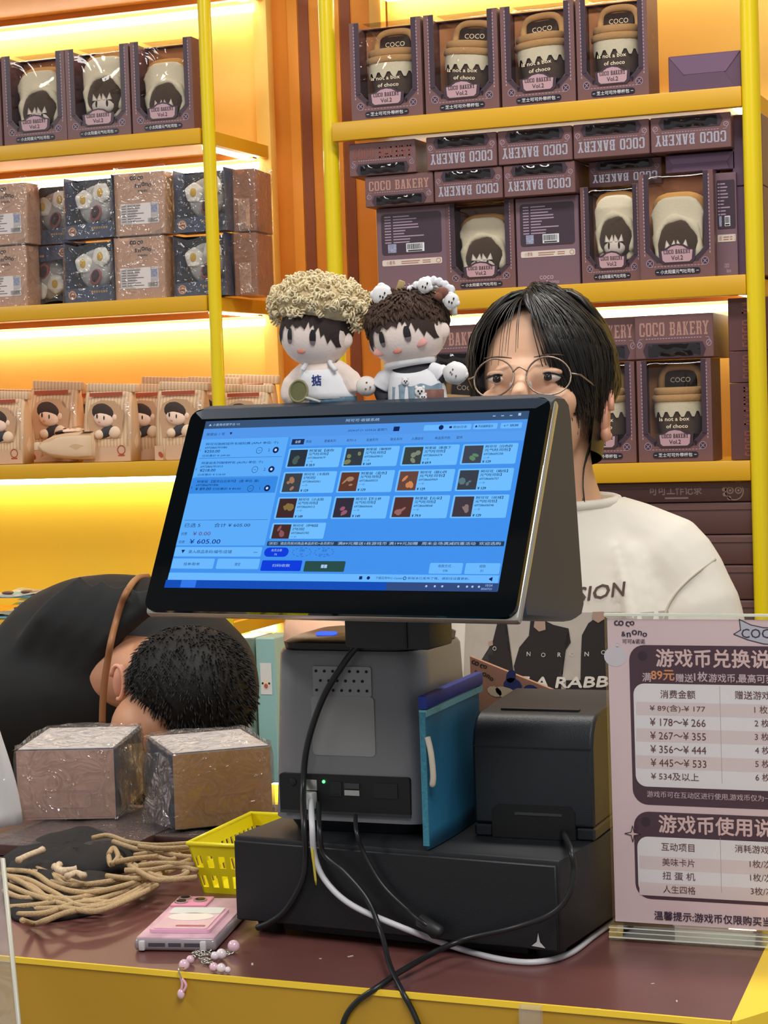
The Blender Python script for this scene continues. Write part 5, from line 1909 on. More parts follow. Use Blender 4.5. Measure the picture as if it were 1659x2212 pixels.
def parcel_box(label, fl_px, fr_px, htop_px, dep, m_f, sd):
    z0 = ZC + PZ + .0022
    a_, b2 = at_z(*fl_px, z0), at_z(*fr_px, z0)
    d_ = b2 - a_
    yaw = math.atan2(d_.y, d_.x)
    Wb = d_.length
    n_ = Vector((-math.sin(yaw), math.cos(yaw), 0))
    Hb = at_plane(*htop_px, a_, n_).z - z0
    r = thing('wrapped_box', label, 'box', (a_.x + d_.x / 2, a_.y + d_.y / 2, z0), yaw, 'clear wrapped boxes on the counter')
    MB().rbox(-Wb / 2, Wb / 2, 0, dep, 0, Hb, .0015, 1).build('box_body', mat('navy_box_card', rgb(66, 72, 92), .45), r)
    MB().prism([(-Wb / 2 + .0005, .0005), (Wb / 2 - .0005, .0005), (Wb / 2 - .0005, Hb - .0005), (-Wb / 2 + .0005, Hb - .0005)], -.0008, 0, 'xz').build('end_panel', m_f, r)
    k_ = .35
    MB().prism([(-Wb * .5 + .003, .003), (-Wb * .22, Hb * .42), (Wb * .22, Hb * .42), (Wb * .5 - .003, .003)], -.0016, -.0009, 'xz').build('end_flap', mat(m_f.name + '_flap', tuple(c_ * .86 for c_ in m_f.node_tree.nodes['Principled BSDF'].inputs['Base Color'].default_value[:3]) + (1,), .5), r)
    MB().prism(rrect(-Wb * .2, Wb * .25, Hb * .17, Hb * .38, .004), -.0022, -.0017, 'xz').build('tuck_tab', m_f, r)
    MB().box(-Wb / 2 + .002, Wb / 2 - .002, .003, dep - .003, Hb + .0002, Hb + .001).build('top_panel', mat('white_card', rgb(216, 210, 208), .5), r)
    wrap(r, Wb, Hb + .0015, dep, sd, .004)
    rr_ = random.Random(sd)
    # crinkled film over the top
    MB().grid(lambda u, v: (-Wb * .53 + Wb * 1.06 * u, -.003 + (dep + .006) * v, Hb + .0045 + .0018 * math.sin(23 * u + 9 * v + sd) * math.sin(13 * v + 4 * u) - .004 * (abs(u - .5) * 2) ** 6), 22, 16).build('film_top', m_wrap, r, smooth='all', fix=False)
    # loose film gathered at the side
    s_ = 1 if sd % 2 else -1
    MB().grid(lambda u, v: (s_ * (Wb / 2 + .003 + .020 * math.sin(u * math.pi) * (1 - .5 * v) + .004 * math.sin(13 * u + 7 * v)), .0 + dep * .9 * u, Hb * (.02 + .94 * v) + .003 * math.sin(9 * u)), 12, 10).build('film_fold', m_wrap, r, smooth='all', fix=False)
    return r


parcel_box('clear wrapped mauve-ended box at the left of the counter', (40, 1772), (252, 1768), (30, 1622), .165, mat('mauve_brown_card', rgb(214, 174, 158), .55, noise=.06, nscale=30), 31)
parcel_box('clear wrapped golden-ended box behind the yellow basket', (378, 1793), (590, 1772), (375, 1630), .14, mat('golden_kraft_card', rgb(232, 186, 128), .55, noise=.08, nscale=30), 42)
# ---- white plastic bag at the left edge
wbg = thing('plastic_bag', 'translucent white plastic bag with something dark at the left edge', 'bag', (at_z(-26, 1800, ZC).x, 2.0, ZC))
rings = []
for j in range(10):
    v = j / 9
    rr_ = .055 * (1 - .55 * v ** 1.5)
    rings.append([(rr_ * math.cos(a) * (1 + .10 * math.sin(5 * a + 3 * v)), rr_ * .8 * math.sin(a) * (1 + .1 * math.sin(4 * a)), PZ + .003 + .150 * v + .006 * math.sin(3 * a) * v) for a in [2 * math.pi * k_ / 28 for k_ in range(28)]])
MB().loft(rings).build('bag_film', film('milky_film', rough=.15, base=.10, bump=.8, bscale=25, milk=.6), wbg, smooth='all')
MB().ball((.006, -.012, PZ + .042), (.030, .028, .034), 14, 9).build('dark_content', mat('black_cloth', rgb(26, 26, 28), .8), wbg, smooth='all')
# ------------------------------------------------------------------ drawstring bags: black cloth with cotton cords
m_cord = mat('cotton_cord', rgb(196, 166, 124), .85, noise=.25, nscale=400, bump=.6, bscale=700)
m_cloth = mat('black_cloth_soft', rgb(28, 25, 25), .85, bump=.3, bscale=200)


def cz_(px, py, h):
    return at_z(px, py, ZC + h)


def cloth(root, pts, h):
    """crumpled flat cloth over a px outline"""
    c = Vector((sum(p[0] for p in pts) / len(pts), sum(p[1] for p in pts) / len(pts)))
    rings = []
    sm = smooth_path([Vector((p[0], p[1], 0)) for p in pts + [pts[0]]], 4)[:-1]
    rr_ = random.Random(int(c.x))
    wob = [rr_.uniform(.75, 1.15) for _ in sm]
    for k_, hh in ((1.0, 0.0006), (1.0, h * .35), (.86, h * .8), (.55, h), (.2, h * .9)):
        rings.append([tuple(cz_(c.x + (p.x - c.x) * k_, c.y + (p.y - c.y) * k_, 0) + Vector((0, 0, hh * (w if hh > .001 else 1)))) for p, w in zip(sm, wob)])
    return MB().loft(rings).build('cloth', m_cloth, root, smooth='all')


def cord(root, pts, r=.0030, h=.012):
    n_ = len(pts)
    hs = [p[2] if len(p) > 2 else h for p in pts]
    path = smooth_path([cz_(p[0], p[1], hh) for p, hh in zip(pts, hs)], 6)
    return MB().tube(path, r, 8).build('cord', m_cord, root, smooth='all')


db_ = [thing('drawstring_bag', l, 'bag', (0, 0, 0), group='black drawstring bags') for l in
       ('black drawstring bag on top of the pile with knotted cotton cords', 'black drawstring bag low in the pile with long trailing cotton cords')]
cloth(db_[1], [(6, 1935), (60, 1905), (200, 1895), (300, 1905), (240, 1965), (120, 1992), (30, 1990)], .012)
cloth(db_[1], [(4, 1905), (40, 1870), (110, 1880), (150, 1915), (60, 1935)], .016)
cloth(db_[0], [(5, 1862), (100, 1826), (195, 1808), (290, 1832), (300, 1868), (250, 1890), (120, 1895), (20, 1885)], .020)
rc = random.Random(4)
low = [[(25, 1902), (70, 1915), (110, 1945), (170, 1955), (240, 1935), (330, 1900)],
       [(15, 1893), (60, 1900), (110, 1925), (180, 1958), (260, 1940), (345, 1895)],
       [(10, 1880), (70, 1885), (120, 1915), (190, 1928), (280, 1910), (360, 1882)],
       [(62, 1882), (110, 1890), (150, 1915), (240, 1922), (320, 1900), (400, 1868)],
       [(12, 1910), (60, 1930), (110, 1945)], [(48, 1988), (75, 1996, .006), (100, 1988), (150, 1970), (250, 1952), (300, 1930)],
       [(20, 1960, .006), (80, 1955), (150, 1945), (230, 1950)], [(40, 1975, .005), (100, 1972), (170, 1950), (260, 1945), (345, 1902)],
       [(110, 1905), (160, 1912), (230, 1905), (310, 1888)], [(8, 1925), (50, 1940), (120, 1938), (200, 1945), (300, 1915)], [(5, 1888), (45, 1905), (95, 1935), (150, 1942), (215, 1930), (330, 1905)], [(60, 1965, .005), (140, 1962), (210, 1968), (290, 1938), (340, 1912)], [(80, 1876), (140, 1898), (200, 1912), (300, 1900)]]
for p in low:
    cord(db_[1], p, .0030, .012 + .003 * (low.index(p) % 3))
up = [[(200, 1810), (235, 1805), (280, 1820), (340, 1826), (408, 1822)], [(245, 1818), (300, 1835), (360, 1840), (415, 1838)],
      [(235, 1845), (245, 1832), (255, 1850), (240, 1868), (235, 1850)], [(250, 1862), (290, 1855), (340, 1850)], [(255, 1850), (280, 1868), (320, 1872)],
      [(278, 1860), (300, 1875), (330, 1890), (362, 1898), (392, 1893), (408, 1882), (395, 1884)], [(280, 1870), (330, 1898), (365, 1901), (425, 1895)],
      [(300, 1870), (350, 1865), (420, 1868)], [(320, 1842), (370, 1858), (398, 1835)], [(290, 1848), (340, 1842), (395, 1850), (428, 1852)], [(270, 1880), (320, 1880), (380, 1872), (425, 1880)],
      [(300, 1828), (350, 1833), (410, 1830)], [(230, 1892), (290, 1898), (350, 1892)], [(310, 1860), (360, 1872), (410, 1858)]]
for i, p in enumerate(up):
    cord(db_[0], p, .0029, .022 + (i % 4) * .003)
for p, h_ in (([(40, 1858), (60, 1848), (92, 1836)], .030), ([(118, 1872), (135, 1880), (165, 1878)], .030), ([(145, 1893), (165, 1886), (180, 1892)], .030), ([(128, 1868), (124, 1878), (140, 1884)], .031)):
    c = MB().tube(smooth_path([cz_(q[0], q[1], h_) for q in p], 4), [.0040] + [.0034] * 7 + [.0044], 8)
    c.build('cord_end', mat('frayed_cord', rgb(224, 200, 168), .9, noise=.3, nscale=300), db_[0], smooth='all')
# ------------------------------------------------------------------ phone and its bead charms
PT = .0115
pf0, pf1 = at_z(289, 2056, ZC), at_z(467, 2058, ZC)
pyaw_ = math.atan2(pf1.y - pf0.y, pf1.x - pf0.x)
PWd = (pf1 - pf0).length
bkp = at_z(335, 1936, ZC + PT)
PL = .152
ph = thing('phone', 'phone in a pink patterned case lying face down on the counter', 'phone', (pf0.x, pf0.y, ZC + .0005), pyaw_)
MB().rbox(0, PWd, 0, PL, 0, PT, .004, 3, axes='xyz').build('clear_bumper', mat('grey_bumper', rgb(150, 140, 146), .18, coat=.4), ph, smooth=True)
m_pinkc = mat('pink_case', rgb(224, 182, 198), .35, noise=.3, nscale=55)
MB().rbox(.002, PWd - .002, .003, PL - .002, PT - .003, PT + .0012, .0015, 2).build('back_panel', m_pinkc, ph, smooth=True)
cb = MB().rbox(.004, .040, PL - .040, PL - .005, PT + .001, PT + .0035, .0012, 2).build('camera_bump', mat('pink_bump', rgb(226, 150, 172), .25), ph, smooth=True)
for cx1, cy1 in ((.013, PL - .015), (.013, PL - .030), (.030, PL - .0225)):
    l_ = MB().lathe([(.0068, PT + .0034), (.0068, PT + .0050), (.005, PT + .0051)], 18).build('lens_ring', m_edge_alu, cb, loc=(cx1, cy1, 0), smooth=True)
    MB().lathe([(.0048, PT + .0050), (.0048, PT + .0055)], 16).build('lens', m_glass, cb, loc=(cx1, cy1, 0))
ch_ = MB().prism(rrect(.010, PWd - .010, .016, .098, .005), 0, .003, 'xy').build('card_holder', mat('glossy_pink', rgb(234, 178, 204), .12, coat=.6), ph, loc=(0, 0, PT + .0014))
MB().prism(rrect(.0135, PWd - .0135, .019, .095, .003), 0, .0008, 'xy').build('card', mat('pale_card_pink', rgb(238, 196, 212), .15, coat=.6), ch_, loc=(0, 0, .0031))
MB().prism(rrect(.0135, PWd - .0135, .072, .095, .003), 0, .0003, 'xy').build('card_stripe', mat('card_grey', rgb(206, 214, 214), .2), ch_, loc=(0, 0, .0040))
MB().prism([(PWd / 2 + .022 * math.cos(a), .060 + .014 * math.sin(a)) for a in [2 * math.pi * k_ / 24 for k_ in range(24)]], 0, .0003, 'xy').build('card_spot', mat('card_cream', rgb(238, 228, 220), .2), ch_, loc=(0, 0, .0040))
MB().prism(rrect(PWd / 2 - .006, PWd / 2 + .022, .026, .030, .001), 0, .0003, 'xy').build('card_line', mat('card_rose', rgb(176, 70, 96), .2), ch_, loc=(0, 0, .0040))
for xa, xb in ((.014, .030), (.033, .045), (.048, .064)):
    s_ = PWd / .078
    MB().rbox(xa * s_, xb * s_, -.0004, .0006, .0045, .0080, .0003, 1).build('port_slot', mat('slot_grey', rgb(70, 70, 78), .4), ph)
for xx in (.002, PWd - .018):
    MB().rbox(xx + .003, xx + .009, -.0022, .004, .0008, .0100, .0014, 2).build('corner_bumper', mat('clear_tpu', rgb(210, 206, 208), .15, coat=.5), ph, smooth=True)
chm = thing('phone_charm', 'pink bead and ribbon charm on a silver chain beside the phone', 'charm', (0, 0, 0))
m_bead = mat('pink_bead', rgb(236, 196, 212), .15, coat=.6)
m_pearl = mat('white_bead', rgb(240, 224, 230), .15, coat=.6)
for px, py, r_, m_, nm in ((505, 2045, .0068, m_bead, 'bead'), (478, 2062, .0058, m_pearl, 'bead'), (464, 2066, .0045, m_pearl, 'bead'), (398, 2085, .0058, m_bead, 'bead'), (411, 2074, .0045, m_bead, 'bead'), (462, 2090, .0048, m_bead, 'bead'), (478, 2092, .0050, m_pearl, 'bead'), (492, 2096, .0034, m_pearl, 'bead')):
    r_ *= .86
    c = at_z(px, py, ZC + r_)
    MB().ball((c.x, c.y, ZC + r_ + .0004), (r_, r_ * .95, r_), 14, 9).build(nm, m_, chm, smooth='all')
links = [(458, 2058), (450, 2052), (440, 2050), (430, 2052), (421, 2058), (415, 2066), (430, 2062), (437, 2070), (443, 2078), (450, 2072), (446, 2062), (455, 2080), (435, 2056), (498, 2056), (491, 2060)]
for i, (px, py) in enumerate(links):
    c = at_z(px, py, ZC + .0022)
    pts = [(c.x + .0032 * math.cos(a), c.y + .0022 * math.sin(a), ZC + .0019 + .0008 * math.sin(a * 2 + i)) for a in [2 * math.pi * k_ / 12 for k_ in range(13)]]
    MB().tube(pts, .0007, 6, caps=False).build('chain_link', m_edge_alu, chm, smooth='all')
fx = at_z(393, 2096, ZC)
yf = fx.y
e_ = A0 + (B - A0) * ((fx.x - A0.x) / (B.x - A0.x))
yy_ = e_.y - .0052
ph_pts = [at_z(398, 2090, ZC + .004), Vector((at_z(395, 2098, ZC).x, yy_ - .001, ZC + .004)), at_y(392, 2113, yy_ - .002)]
MB().tube(smooth_path(ph_pts, 5), .0007, 6).build('chain_link', m_edge_alu, chm, smooth='all')
MB().tube(smooth_path([at_y(391, 2112, yy_), at_y(394, 2125, yy_), at_y(391, 2140, yy_)], 5), .0013, 8).tube(smooth_path([at_y(393, 2114, yy_), at_y(402, 2128, yy_), at_y(396, 2142, yy_)], 5), .0013, 8).build('ribbon_loop', mat('pink_ribbon', rgb(232, 178, 192), .4), chm, smooth='all')
c = at_y(391, 2147, yy_)
MB().ball(c, (.0035, .003, .0045), 12, 8).build('drop_bead', m_bead, chm, smooth='all')
# ------------------------------------------------------------------ cables
m_cab = mat('black_cable', rgb(24, 25, 28), .4)
m_cabw = mat('white_cable', rgb(206, 206, 212), .4)
YBF = bl.y - .012        # just in front of the register base
YDF = (da.y + db.y) / 2


def dface(px, off=.010):
    """depth just in front of the cash drawer at this column"""
    k_ = (px - 503) / 703.0
    return da.y + (db.y - da.y) * k_ - off


def cab(name, label, pts, r, m_, grp=None):
    path = []
    for p in pts:
        if p[2] == 'y':
            path.append(at_y(p[0], p[1], p[3]))
        else:
            path.append(at_z(p[0], p[1], p[3]))
    t = MB().tube(smooth_path(path, 8), r, 10)
    o = t.build(name, m_, None, smooth='all')
    return tag(o, label, 'cable', 'cables of the register')


def fr(px, off=.012):
    """depth just in front of the counter edge"""
    return e_.y - off + (px - 400) * -.00001


cab('power_cable', 'thick black cable hanging from the screen past the silver base', [(808, 1336, 'y', bl.y + .02), (790, 1372, 'y', bl.y - .004), (745, 1430, 'y', bl.y - .012), (697, 1510, 'y', bl.y - .012), (664, 1610, 'y', bl.y - .012), (655, 1700, 'y', bl.y - .014), (657, 1780, 'y', dface(657, .012)), (660, 1850, 'y', dface(660, .009)), (652, 1905, 'y', dface(652, .009)), (618, 1965, 'y', dface(618, .009)), (585, 1992, 'y', dface(585, .008)), (556, 2004, 'y', dface(556, .006))], .0030, m_cab)
cab('network_cable', 'white network cable curving along the foot of the cash drawer', [(672, 1728, 'y', bl.y - .016), (674, 1780, 'y', dface(674, .016)), (680, 1850, 'y', dface(680, .012)), (705, 1905, 'y', dface(705, .010)), (760, 1955, 'y', dface(760, .012)), (860, 2000, 'y', dface(860, .016)), (980, 2045, 'z', ZC + .006), (1080, 2072, 'z', ZC + .0032), (1160, 2078, 'z', ZC + .003), (1230, 2060, 'z', ZC + .003), (1285, 2020, 'z', ZC + .003), (1335, 1985, 'z', ZC + .003)], .0028, m_cabw)
cab('data_cable', 'black cable running from the green lamp over the counter edge', [(688, 1735, 'y', bl.y - .015), (690, 1790, 'y', dface(690, .018)), (700, 1845, 'y', dface(700, .016)), (745, 1885, 'y', dface(745, .016)), (795, 1945, 'y', dface(795, .018)), (825, 2020, 'y', dface(825, .03)), (842, 2085, 'z', ZC + .012), (868, 2140, 'y', e_.y - .008), (892, 2185, 'y', e_.y - .012), (915, 2240, 'y', e_.y - .014)], .0024, m_cab)
cab('usb_cable', 'black usb cable with ferrite lump in front of the drawer', [(768, 1762, 'y', bl.y - .014), (770, 1795, 'y', dface(770, .014)), (785, 1840, 'y', dface(785, .010)), (825, 1910, 'y', dface(825, .010)), (880, 1965, 'y', dface(880, .012)), (930, 2005, 'y', dface(930, .016)), (972, 2036, 'z', ZC + .004)], .0020, m_cab)
ferr = MB().tube([at_y(903, 1984, dface(903, .012)), at_y(908, 1988, dface(903, .012)), at_y(950, 2014, dface(950, .016)), at_y(955, 2018, dface(950, .016))], [.004, .006, .006, .004], 14).build('ferrite_bead', mat('ferrite_black', rgb(34, 34, 36), .5), None, smooth='all')
tag(ferr, 'round black ferrite lump on the usb cable', 'ferrite', 'cables of the register')
cab('printer_cable', 'black printer cable crossing in front of the drawer to the counter edge', [(1216, 1798, 'y', pr0.y - .004), (1232, 1835, 'y', dface(1200, .004)), (1240, 1880, 'y', dface(1200, .010)), (1228, 1935, 'y', dface(1200, .014)), (1190, 1975, 'y', dface(1190, .016)), (1110, 2005, 'y', dface(1110, .022)), (985, 2036, 'z', ZC + .016), (880, 2090, 'z', ZC + .010), (815, 2133, 'y', e_.y - .008), (770, 2165, 'y', e_.y - .010), (745, 2200, 'y', e_.y - .012), (735, 2245, 'y', e_.y - .014)], .0026, m_cab)
plug = MB().rbox(-.006, .006, -.010, 0, -.004, .012, .0012, 2).build('network_plug', mat('clear_plug', rgb(190, 190, 186), .2), None, loc=at_y(674, 1736, bl.y - .008), rot=(0, 0, PSI), smooth=True)
tag(plug, 'pale network plug pushed into the port bay', 'plug', 'cables of the register')
yt = MB().tube(smooth_path([at_y(674, 1818, dface(674, .016)), at_y(676, 1850, dface(674, .016)), at_y(683, 1912, dface(674, .013))], 4), [.0016] * 5 + [.0012] * 3 + [.0006], 6).build('cable_tie', mat('yellow_tie', rgb(206, 190, 70), .4), None, smooth='all')
tag(yt, 'yellow cable tie tail on the white network cable', 'cable tie')
# ------------------------------------------------------------------ clear acrylic sheet at the lower left corner
ap0, ap1 = at_y(6, 1855, 1.50), at_y(42, 2225, 1.44)
r = thing('acrylic_sheet', 'clear acrylic sheet rising past the counter at the lower left corner', 'acrylic sheet', (0, 0, 0))
lo = ap1 + (ap1 - ap0) * 2.0
vs = [ap0, ap0 + Vector((-.12, 0, 0)), lo + Vector((-.12, 0, 0)), lo]
MB().add([tuple(v) for v in vs] + [tuple(v + Vector((0, .003, 0))) for v in vs], [(0, 1, 2, 3), (7, 6, 5, 4), (0, 4, 5, 1), (1, 5, 6, 2), (2, 6, 7, 3), (3, 7, 4, 0)]).build('pane', film('sheet_film', rough=.1, base=.06, bump=.2, bscale=20, milk=.10), r)
MB().tube([ap0, ap1, lo], .0022, 6).build('polished_edge', mat('pale_edge', rgb(196, 192, 176), .3), r, smooth='all')
# ------------------------------------------------------------------ lit aqua display boxes at the lower end of the left unit
z5 = zl[3] - dz
for i, (pxa, pxb, pya, Yq, c, lab) in enumerate([(500, 548, 1378, YR + .05, (120, 150, 150), 'grey green display box beside the bent man'), (551, 592, 1378, YR + .03, (150, 196, 196), 'aqua clear display box with a lamb tag left of the register')]):
    a_, b2 = at_y(pxa, pya, Yq), at_y(pxb, pya, Yq)
    r = thing('display_box', lab, 'box', ((a_.x + b2.x) / 2, Yq, z5 + e))
    hh = a_.z - z5 - e
    MB().rbox(-(b2.x - a_.x) / 2, (b2.x - a_.x) / 2, 0, .09, 0, hh, .002, 1).build('box_body', mat('aqua_card%d' % i, rgb(*c), .3), r)
    if i == 0:
        q = at_y(533, 1420, Yq)
        MB().disc(0.004, q.z - z5 - e, .012, -.0006, 18, rz=.016).build('oval_print', mat('sage_print', rgb(140, 146, 120), .5), r)
    else:
        q = at_y(573, 1500, Yq); q2 = at_y(573, 1432, Yq)
        tg = MB().rect(-.011, .012, q.z - z5 - e, q2.z - z5 - e, -.0008).build('lamb_tag', mat('tag_white', rgb(220, 224, 224), .5), r)
        zz = (q.z * .68 + q2.z * .32) - z5 - e
        MB().disc(0, zz, .0072, -.0012, 14, rz=.0095).build('lamb_face', mat('lamb_cream', rgb(236, 220, 190), .6), tg)
        MB().disc(-.0066, zz + .002, .0022, -.0014, 8).disc(.0066, zz + .002, .0022, -.0014, 8).build('lamb_ear', m_black, tg)
        MB().disc(0, zz - .003, .004, -.0016, 10, rz=.0046).build('lamb_mouth', m_mouth, tg)
# ------------------------------------------------------------------ people
from mathutils.bvhtree import BVHTree
m_skin = mat('skin', rgb(226, 178, 146), .5, sss=.08, noise=.05, nscale=30)
m_hair = mat('black_hair', rgb(26, 23, 22), .36, noise=.4, nscale=120, stretch=(6, 6, 1))
m_tee = mat('white_tee', rgb(232, 226, 214), .85, noise=.05, nscale=20, bump=1.0, bscale=16)
YW = 2.40
HC = at_y(1168, 836, YW)
HROT = Euler((math.radians(-13), 0, math.radians(2))).to_matrix().to_4x4()     # looking down a little
HM = Matrix.Translation(HC) @ HROT
woman = thing('person', 'woman with dark hair, round glasses and white printed tee behind the register', 'person', (HC.x, YW + .04, 0))
wl = Vector(woman.location)


def wpart(mb, name, m_, smooth='all', parent=None, fix=True):
    o = mb.build(name, m_, parent or woman, smooth=smooth, fix=fix)
    if parent is None:
        o.location = -wl
    return o


def hp(x, y, z):
    return HM @ Vector((x, y, z))


sh = at_y(1205, 1092, YW + .03)         # base of the neck
body = MB()
R3 = (math.radians(-13), 0, math.radians(2))
body.ball(hp(0, .012, .012), (.074, .092, .100), 24, 16, rot=R3)
body.ball(hp(0, -.022, -.045), (.060, .062, .070), 20, 14, rot=R3)
body.ball(hp(0, -.052, -.085), (.030, .030, .028), 14, 10, rot=R3)
body.ball(hp(0, -.072, -.002), (.045, .018, .020), 14, 10, rot=R3)          # brow
body.tube([hp(0, -.080, .002), hp(0, -.090, -.018), hp(0, -.100, -.036)], [.007, .009, .012], 10)   # nose
body.ball(hp(0, -.096, -.036), (.013, .010, .009), 10, 8)
body.ball(hp(0, -.076, -.062), (.022, .014, .010), 10, 8)                   # lips
for s in (-1, 1):
    body.ball(hp(s * .038, -.060, -.035), (.024, .024, .022), 12, 8)
neck0, neck1 = hp(0, .028, -.055), sh + Vector((0, .01, -.02))
body.tube([neck0, (neck0 + neck1) / 2, neck1, neck1 - Vector((0, 0, .05))], [.054, .052, .060, .085], 18)
# torso and arms
hipz = .80
body.tube([neck1 - Vector((0, 0, .03)), neck1 - Vector((0, -.01, .12)), neck1 - Vector((0, -.01, .30)), Vector((neck1.x, neck1.y, hipz))], [.09, .13, .12, .14], 20, flatten=.75)
shR, shL = neck1 + Vector((.138, .01, -.062)), neck1 + Vector((-.138, .01, -.062))
elR = shR + Vector((.035, -.02, -.25)); wrR = elR + Vector((-.02, -.05, -.22))
elL = at_y(668, 1362, YW - .06); wrL = elL + Vector((.16, -.12, -.05))
for s_, e0_, w0_ in ((shR, elR, wrR), (shL, elL, wrL)):
    body.tube(smooth_path([neck1 + Vector((0, .01, -.05)), s_, (s_ + e0_) / 2, e0_, (e0_ + w0_) / 2, w0_], 5), [.055] * 5 + [.052] * 5 + [.044] * 5 + [.036] * 5 + [.030] * 5 + [.022], 14)
    dv = (w0_ - e0_).normalized()
    sd = dv.cross(Vector((0, 0, 1))).normalized()
    body.tube([w0_, w0_ + dv * .05, w0_ + dv * .085], [.022, .034, .030], 12, flatten=.5)
    for k in range(4):
        o0 = w0_ + dv * .08 + sd * (-.025 + k * .0165)
        L_ = (.055, .068, .072, .060)[k]
        body.tube([o0, o0 + dv * L_ * .5 + Vector((0, 0, -.004)), o0 + dv * L_ + Vector((0, 0, -.018))], [.0085, .008, .0065], 8)
    th0 = w0_ + dv * .03 + sd * -.028
    body.tube([th0, th0 + dv * .03 - sd * .018, th0 + dv * .055 - sd * .022], [.010, .009, .0075], 8)
# legs down to the floor behind the counter
for s in (-1, 1):
    hx = neck1 + Vector((s * .08, .0, 0)); hx.z = hipz + .04
    body.tube([hx, Vector((hx.x, hx.y + .01, .46)), Vector((hx.x, hx.y + .03, .08)), Vector((hx.x, hx.y, .03))], [.085, .06, .042, .04], 14)
    body.ball((hx.x, hx.y - .06, .03), (.042, .11, .030), 12, 8)
o = wpart(body, 'body', m_skin)
remesh(o, .0042, 6, .5)
# ears as part of the head shape
for s in (-1, 1):
    ear = MB()
    M_ = HM @ Matrix.Translation((s * .0775, .016, -.034)) @ Matrix.Rotation(s * .35, 4, 'Z')
    ear.ball((0, 0, 0), (.008, .019, .031), 14, 10, M=M_)
    ear.tube([M_ @ Vector((s * .007, .018 * math.cos(a) , .029 * math.sin(a))) for a in [math.radians(-110 + 22 * k) for k in range(14)]], .0038, 8)
    ear.ball((s * .002, -.006, -.026), (.007, .009, .010), 10, 8, M=M_)
    wpart(ear, 'ear', mat('ear_skin', rgb(226, 164, 136), .5, sss=.1))
# eyes, lids, brows
for s in (-1, 1):
    cx_ = s * .032
    ey = MB(); wh = MB(); br = MB(); ld = MB()
    wh.ball(hp(cx_, -.078, -.008), (.0135, .008, .0050), 12, 8, rot=R3)
    ey.ball(hp(cx_ - .001, -.084, -.0085), (.0056, .0042, .0048), 10, 8, rot=R3)
    ld.ball(hp(cx_, -.0785, -.0015), (.0155, .0090, .0062), 14, 8, rot=R3)
    lash = [hp(cx_ + .0165 * math.cos(math.radians(a)), -.0868 + .006 * abs(math.cos(math.radians(a))), -.0085 + .0052 * math.sin(math.radians(a))) for a in range(172, 4, -14)]
    ey.tube(lash, [.0008] + [.0017] * (len(lash) - 2) + [.0010], 6)
    brow = [hp(cx_ + s * d_, -.0885 + .16 * max(0, d_), .0155 + .003 * math.cos((d_ - .006) * 60)) for d_ in (-.018, -.009, 0, .009, .018)]
    br.tube(brow, [.0010, .0018, .0019, .0015, .0007], 6, flatten=.6)
    wpart(wh, 'eye_white', mat('eye_white', rgb(222, 214, 206), .3))
    wpart(ld, 'eyelid', m_skin)
    wpart(ey, 'eye', mat('dark_eye', rgb(28, 20, 18), .2))
    wpart(br, 'eyebrow', mat('brow_hair', rgb(92, 70, 60), .7))
lp = MB()
lp.tube(smooth_path([hp(-.021, -.084, -.0635), hp(-.008, -.0925, -.0585), hp(0, -.0925, -.0600), hp(.008, -.0925, -.0585), hp(.021, -.084, -.0635)], 4), [.001] + [.0030] * 15 + [.001], 8)
lp.tube(smooth_path([hp(-.020, -.084, -.0645), hp(0, -.0915, -.0690), hp(.020, -.084, -.0645)], 5), [.001] + [.0036] * 9 + [.001], 8)
wpart(lp, 'lips', mat('lips', rgb(196, 116, 104), .45))
# ---- hair: cap plus parted locks
cap = MB()
def capf(u, v):
    a = 2 * math.pi * u
    fr_a = max(0.0, -math.sin(a)) ** 1.5
    ph_ = math.radians(90 - 44 * fr_a) * v
    x, y, z = math.sin(ph_) * math.cos(a), math.sin(ph_) * math.sin(a), math.cos(ph_)
    return hp(x * .086, .018 + y * .104, .020 + z * .104)
cap.grid(capf, 40, 14)
def backf(u, v):
    a = math.radians(-22 + 224 * u)
    return hp(math.cos(a) * (.086 - .012 * v), .018 + math.sin(a) * (.104 - .022 * v), .020 - .105 * v)
cap.grid(backf, 30, 8)
hair = wpart(cap, 'hair', m_hair, fix=False)
lk = MB()
rh = random.Random(21)
def sph(az, el, k=1.0):
    """point over the skull: az 0 = front, + = image right, el 90 = crown"""
    a, b_ = math.radians(az), math.radians(el)
    return Vector((math.sin(a) * math.cos(b_) * .089 * k, .016 - math.cos(a) * math.cos(b_) * .106 * k, .018 + math.sin(b_) * .108 * k))
def lock(pts, r0, taper=.3):
    path = smooth_path([hp(*p) for p in pts], 4)
    n_ = len(path)
    lk.tube(path, [r0 * (1 - (1 - taper) * (i / (n_ - 1)) ** 1.6) for i in range(n_)], 6, flatten=.55)
for i in range(150):           # right side, swept from the parting back over the ear
    t_ = rh.random()
    az0, el0 = -18 + 6 * rh.random(), 52 + 66 * t_
    if el0 > 90:
        st = sph(162 + 6 * rh.random(), 180 - el0)
    else:
        st = sph(az0, el0)
    az1 = 26 + 84 * t_ + rh.uniform(-8, 8)
    mid = sph((az0 + az1) * .55 if el0 < 90 else az1, 62 - 10 * rh.random(), 1.03 + .02 * rh.random())
    low_ = sph(min(150, az1 + 35), 22 - 20 * rh.random(), 1.02 + .02 * rh.random())
    en = sph(min(165, az1 + 62), -22 - 22 * rh.random(), .97)
    lock([st, mid, low_, en], .0052 + .0025 * rh.random(), .35)
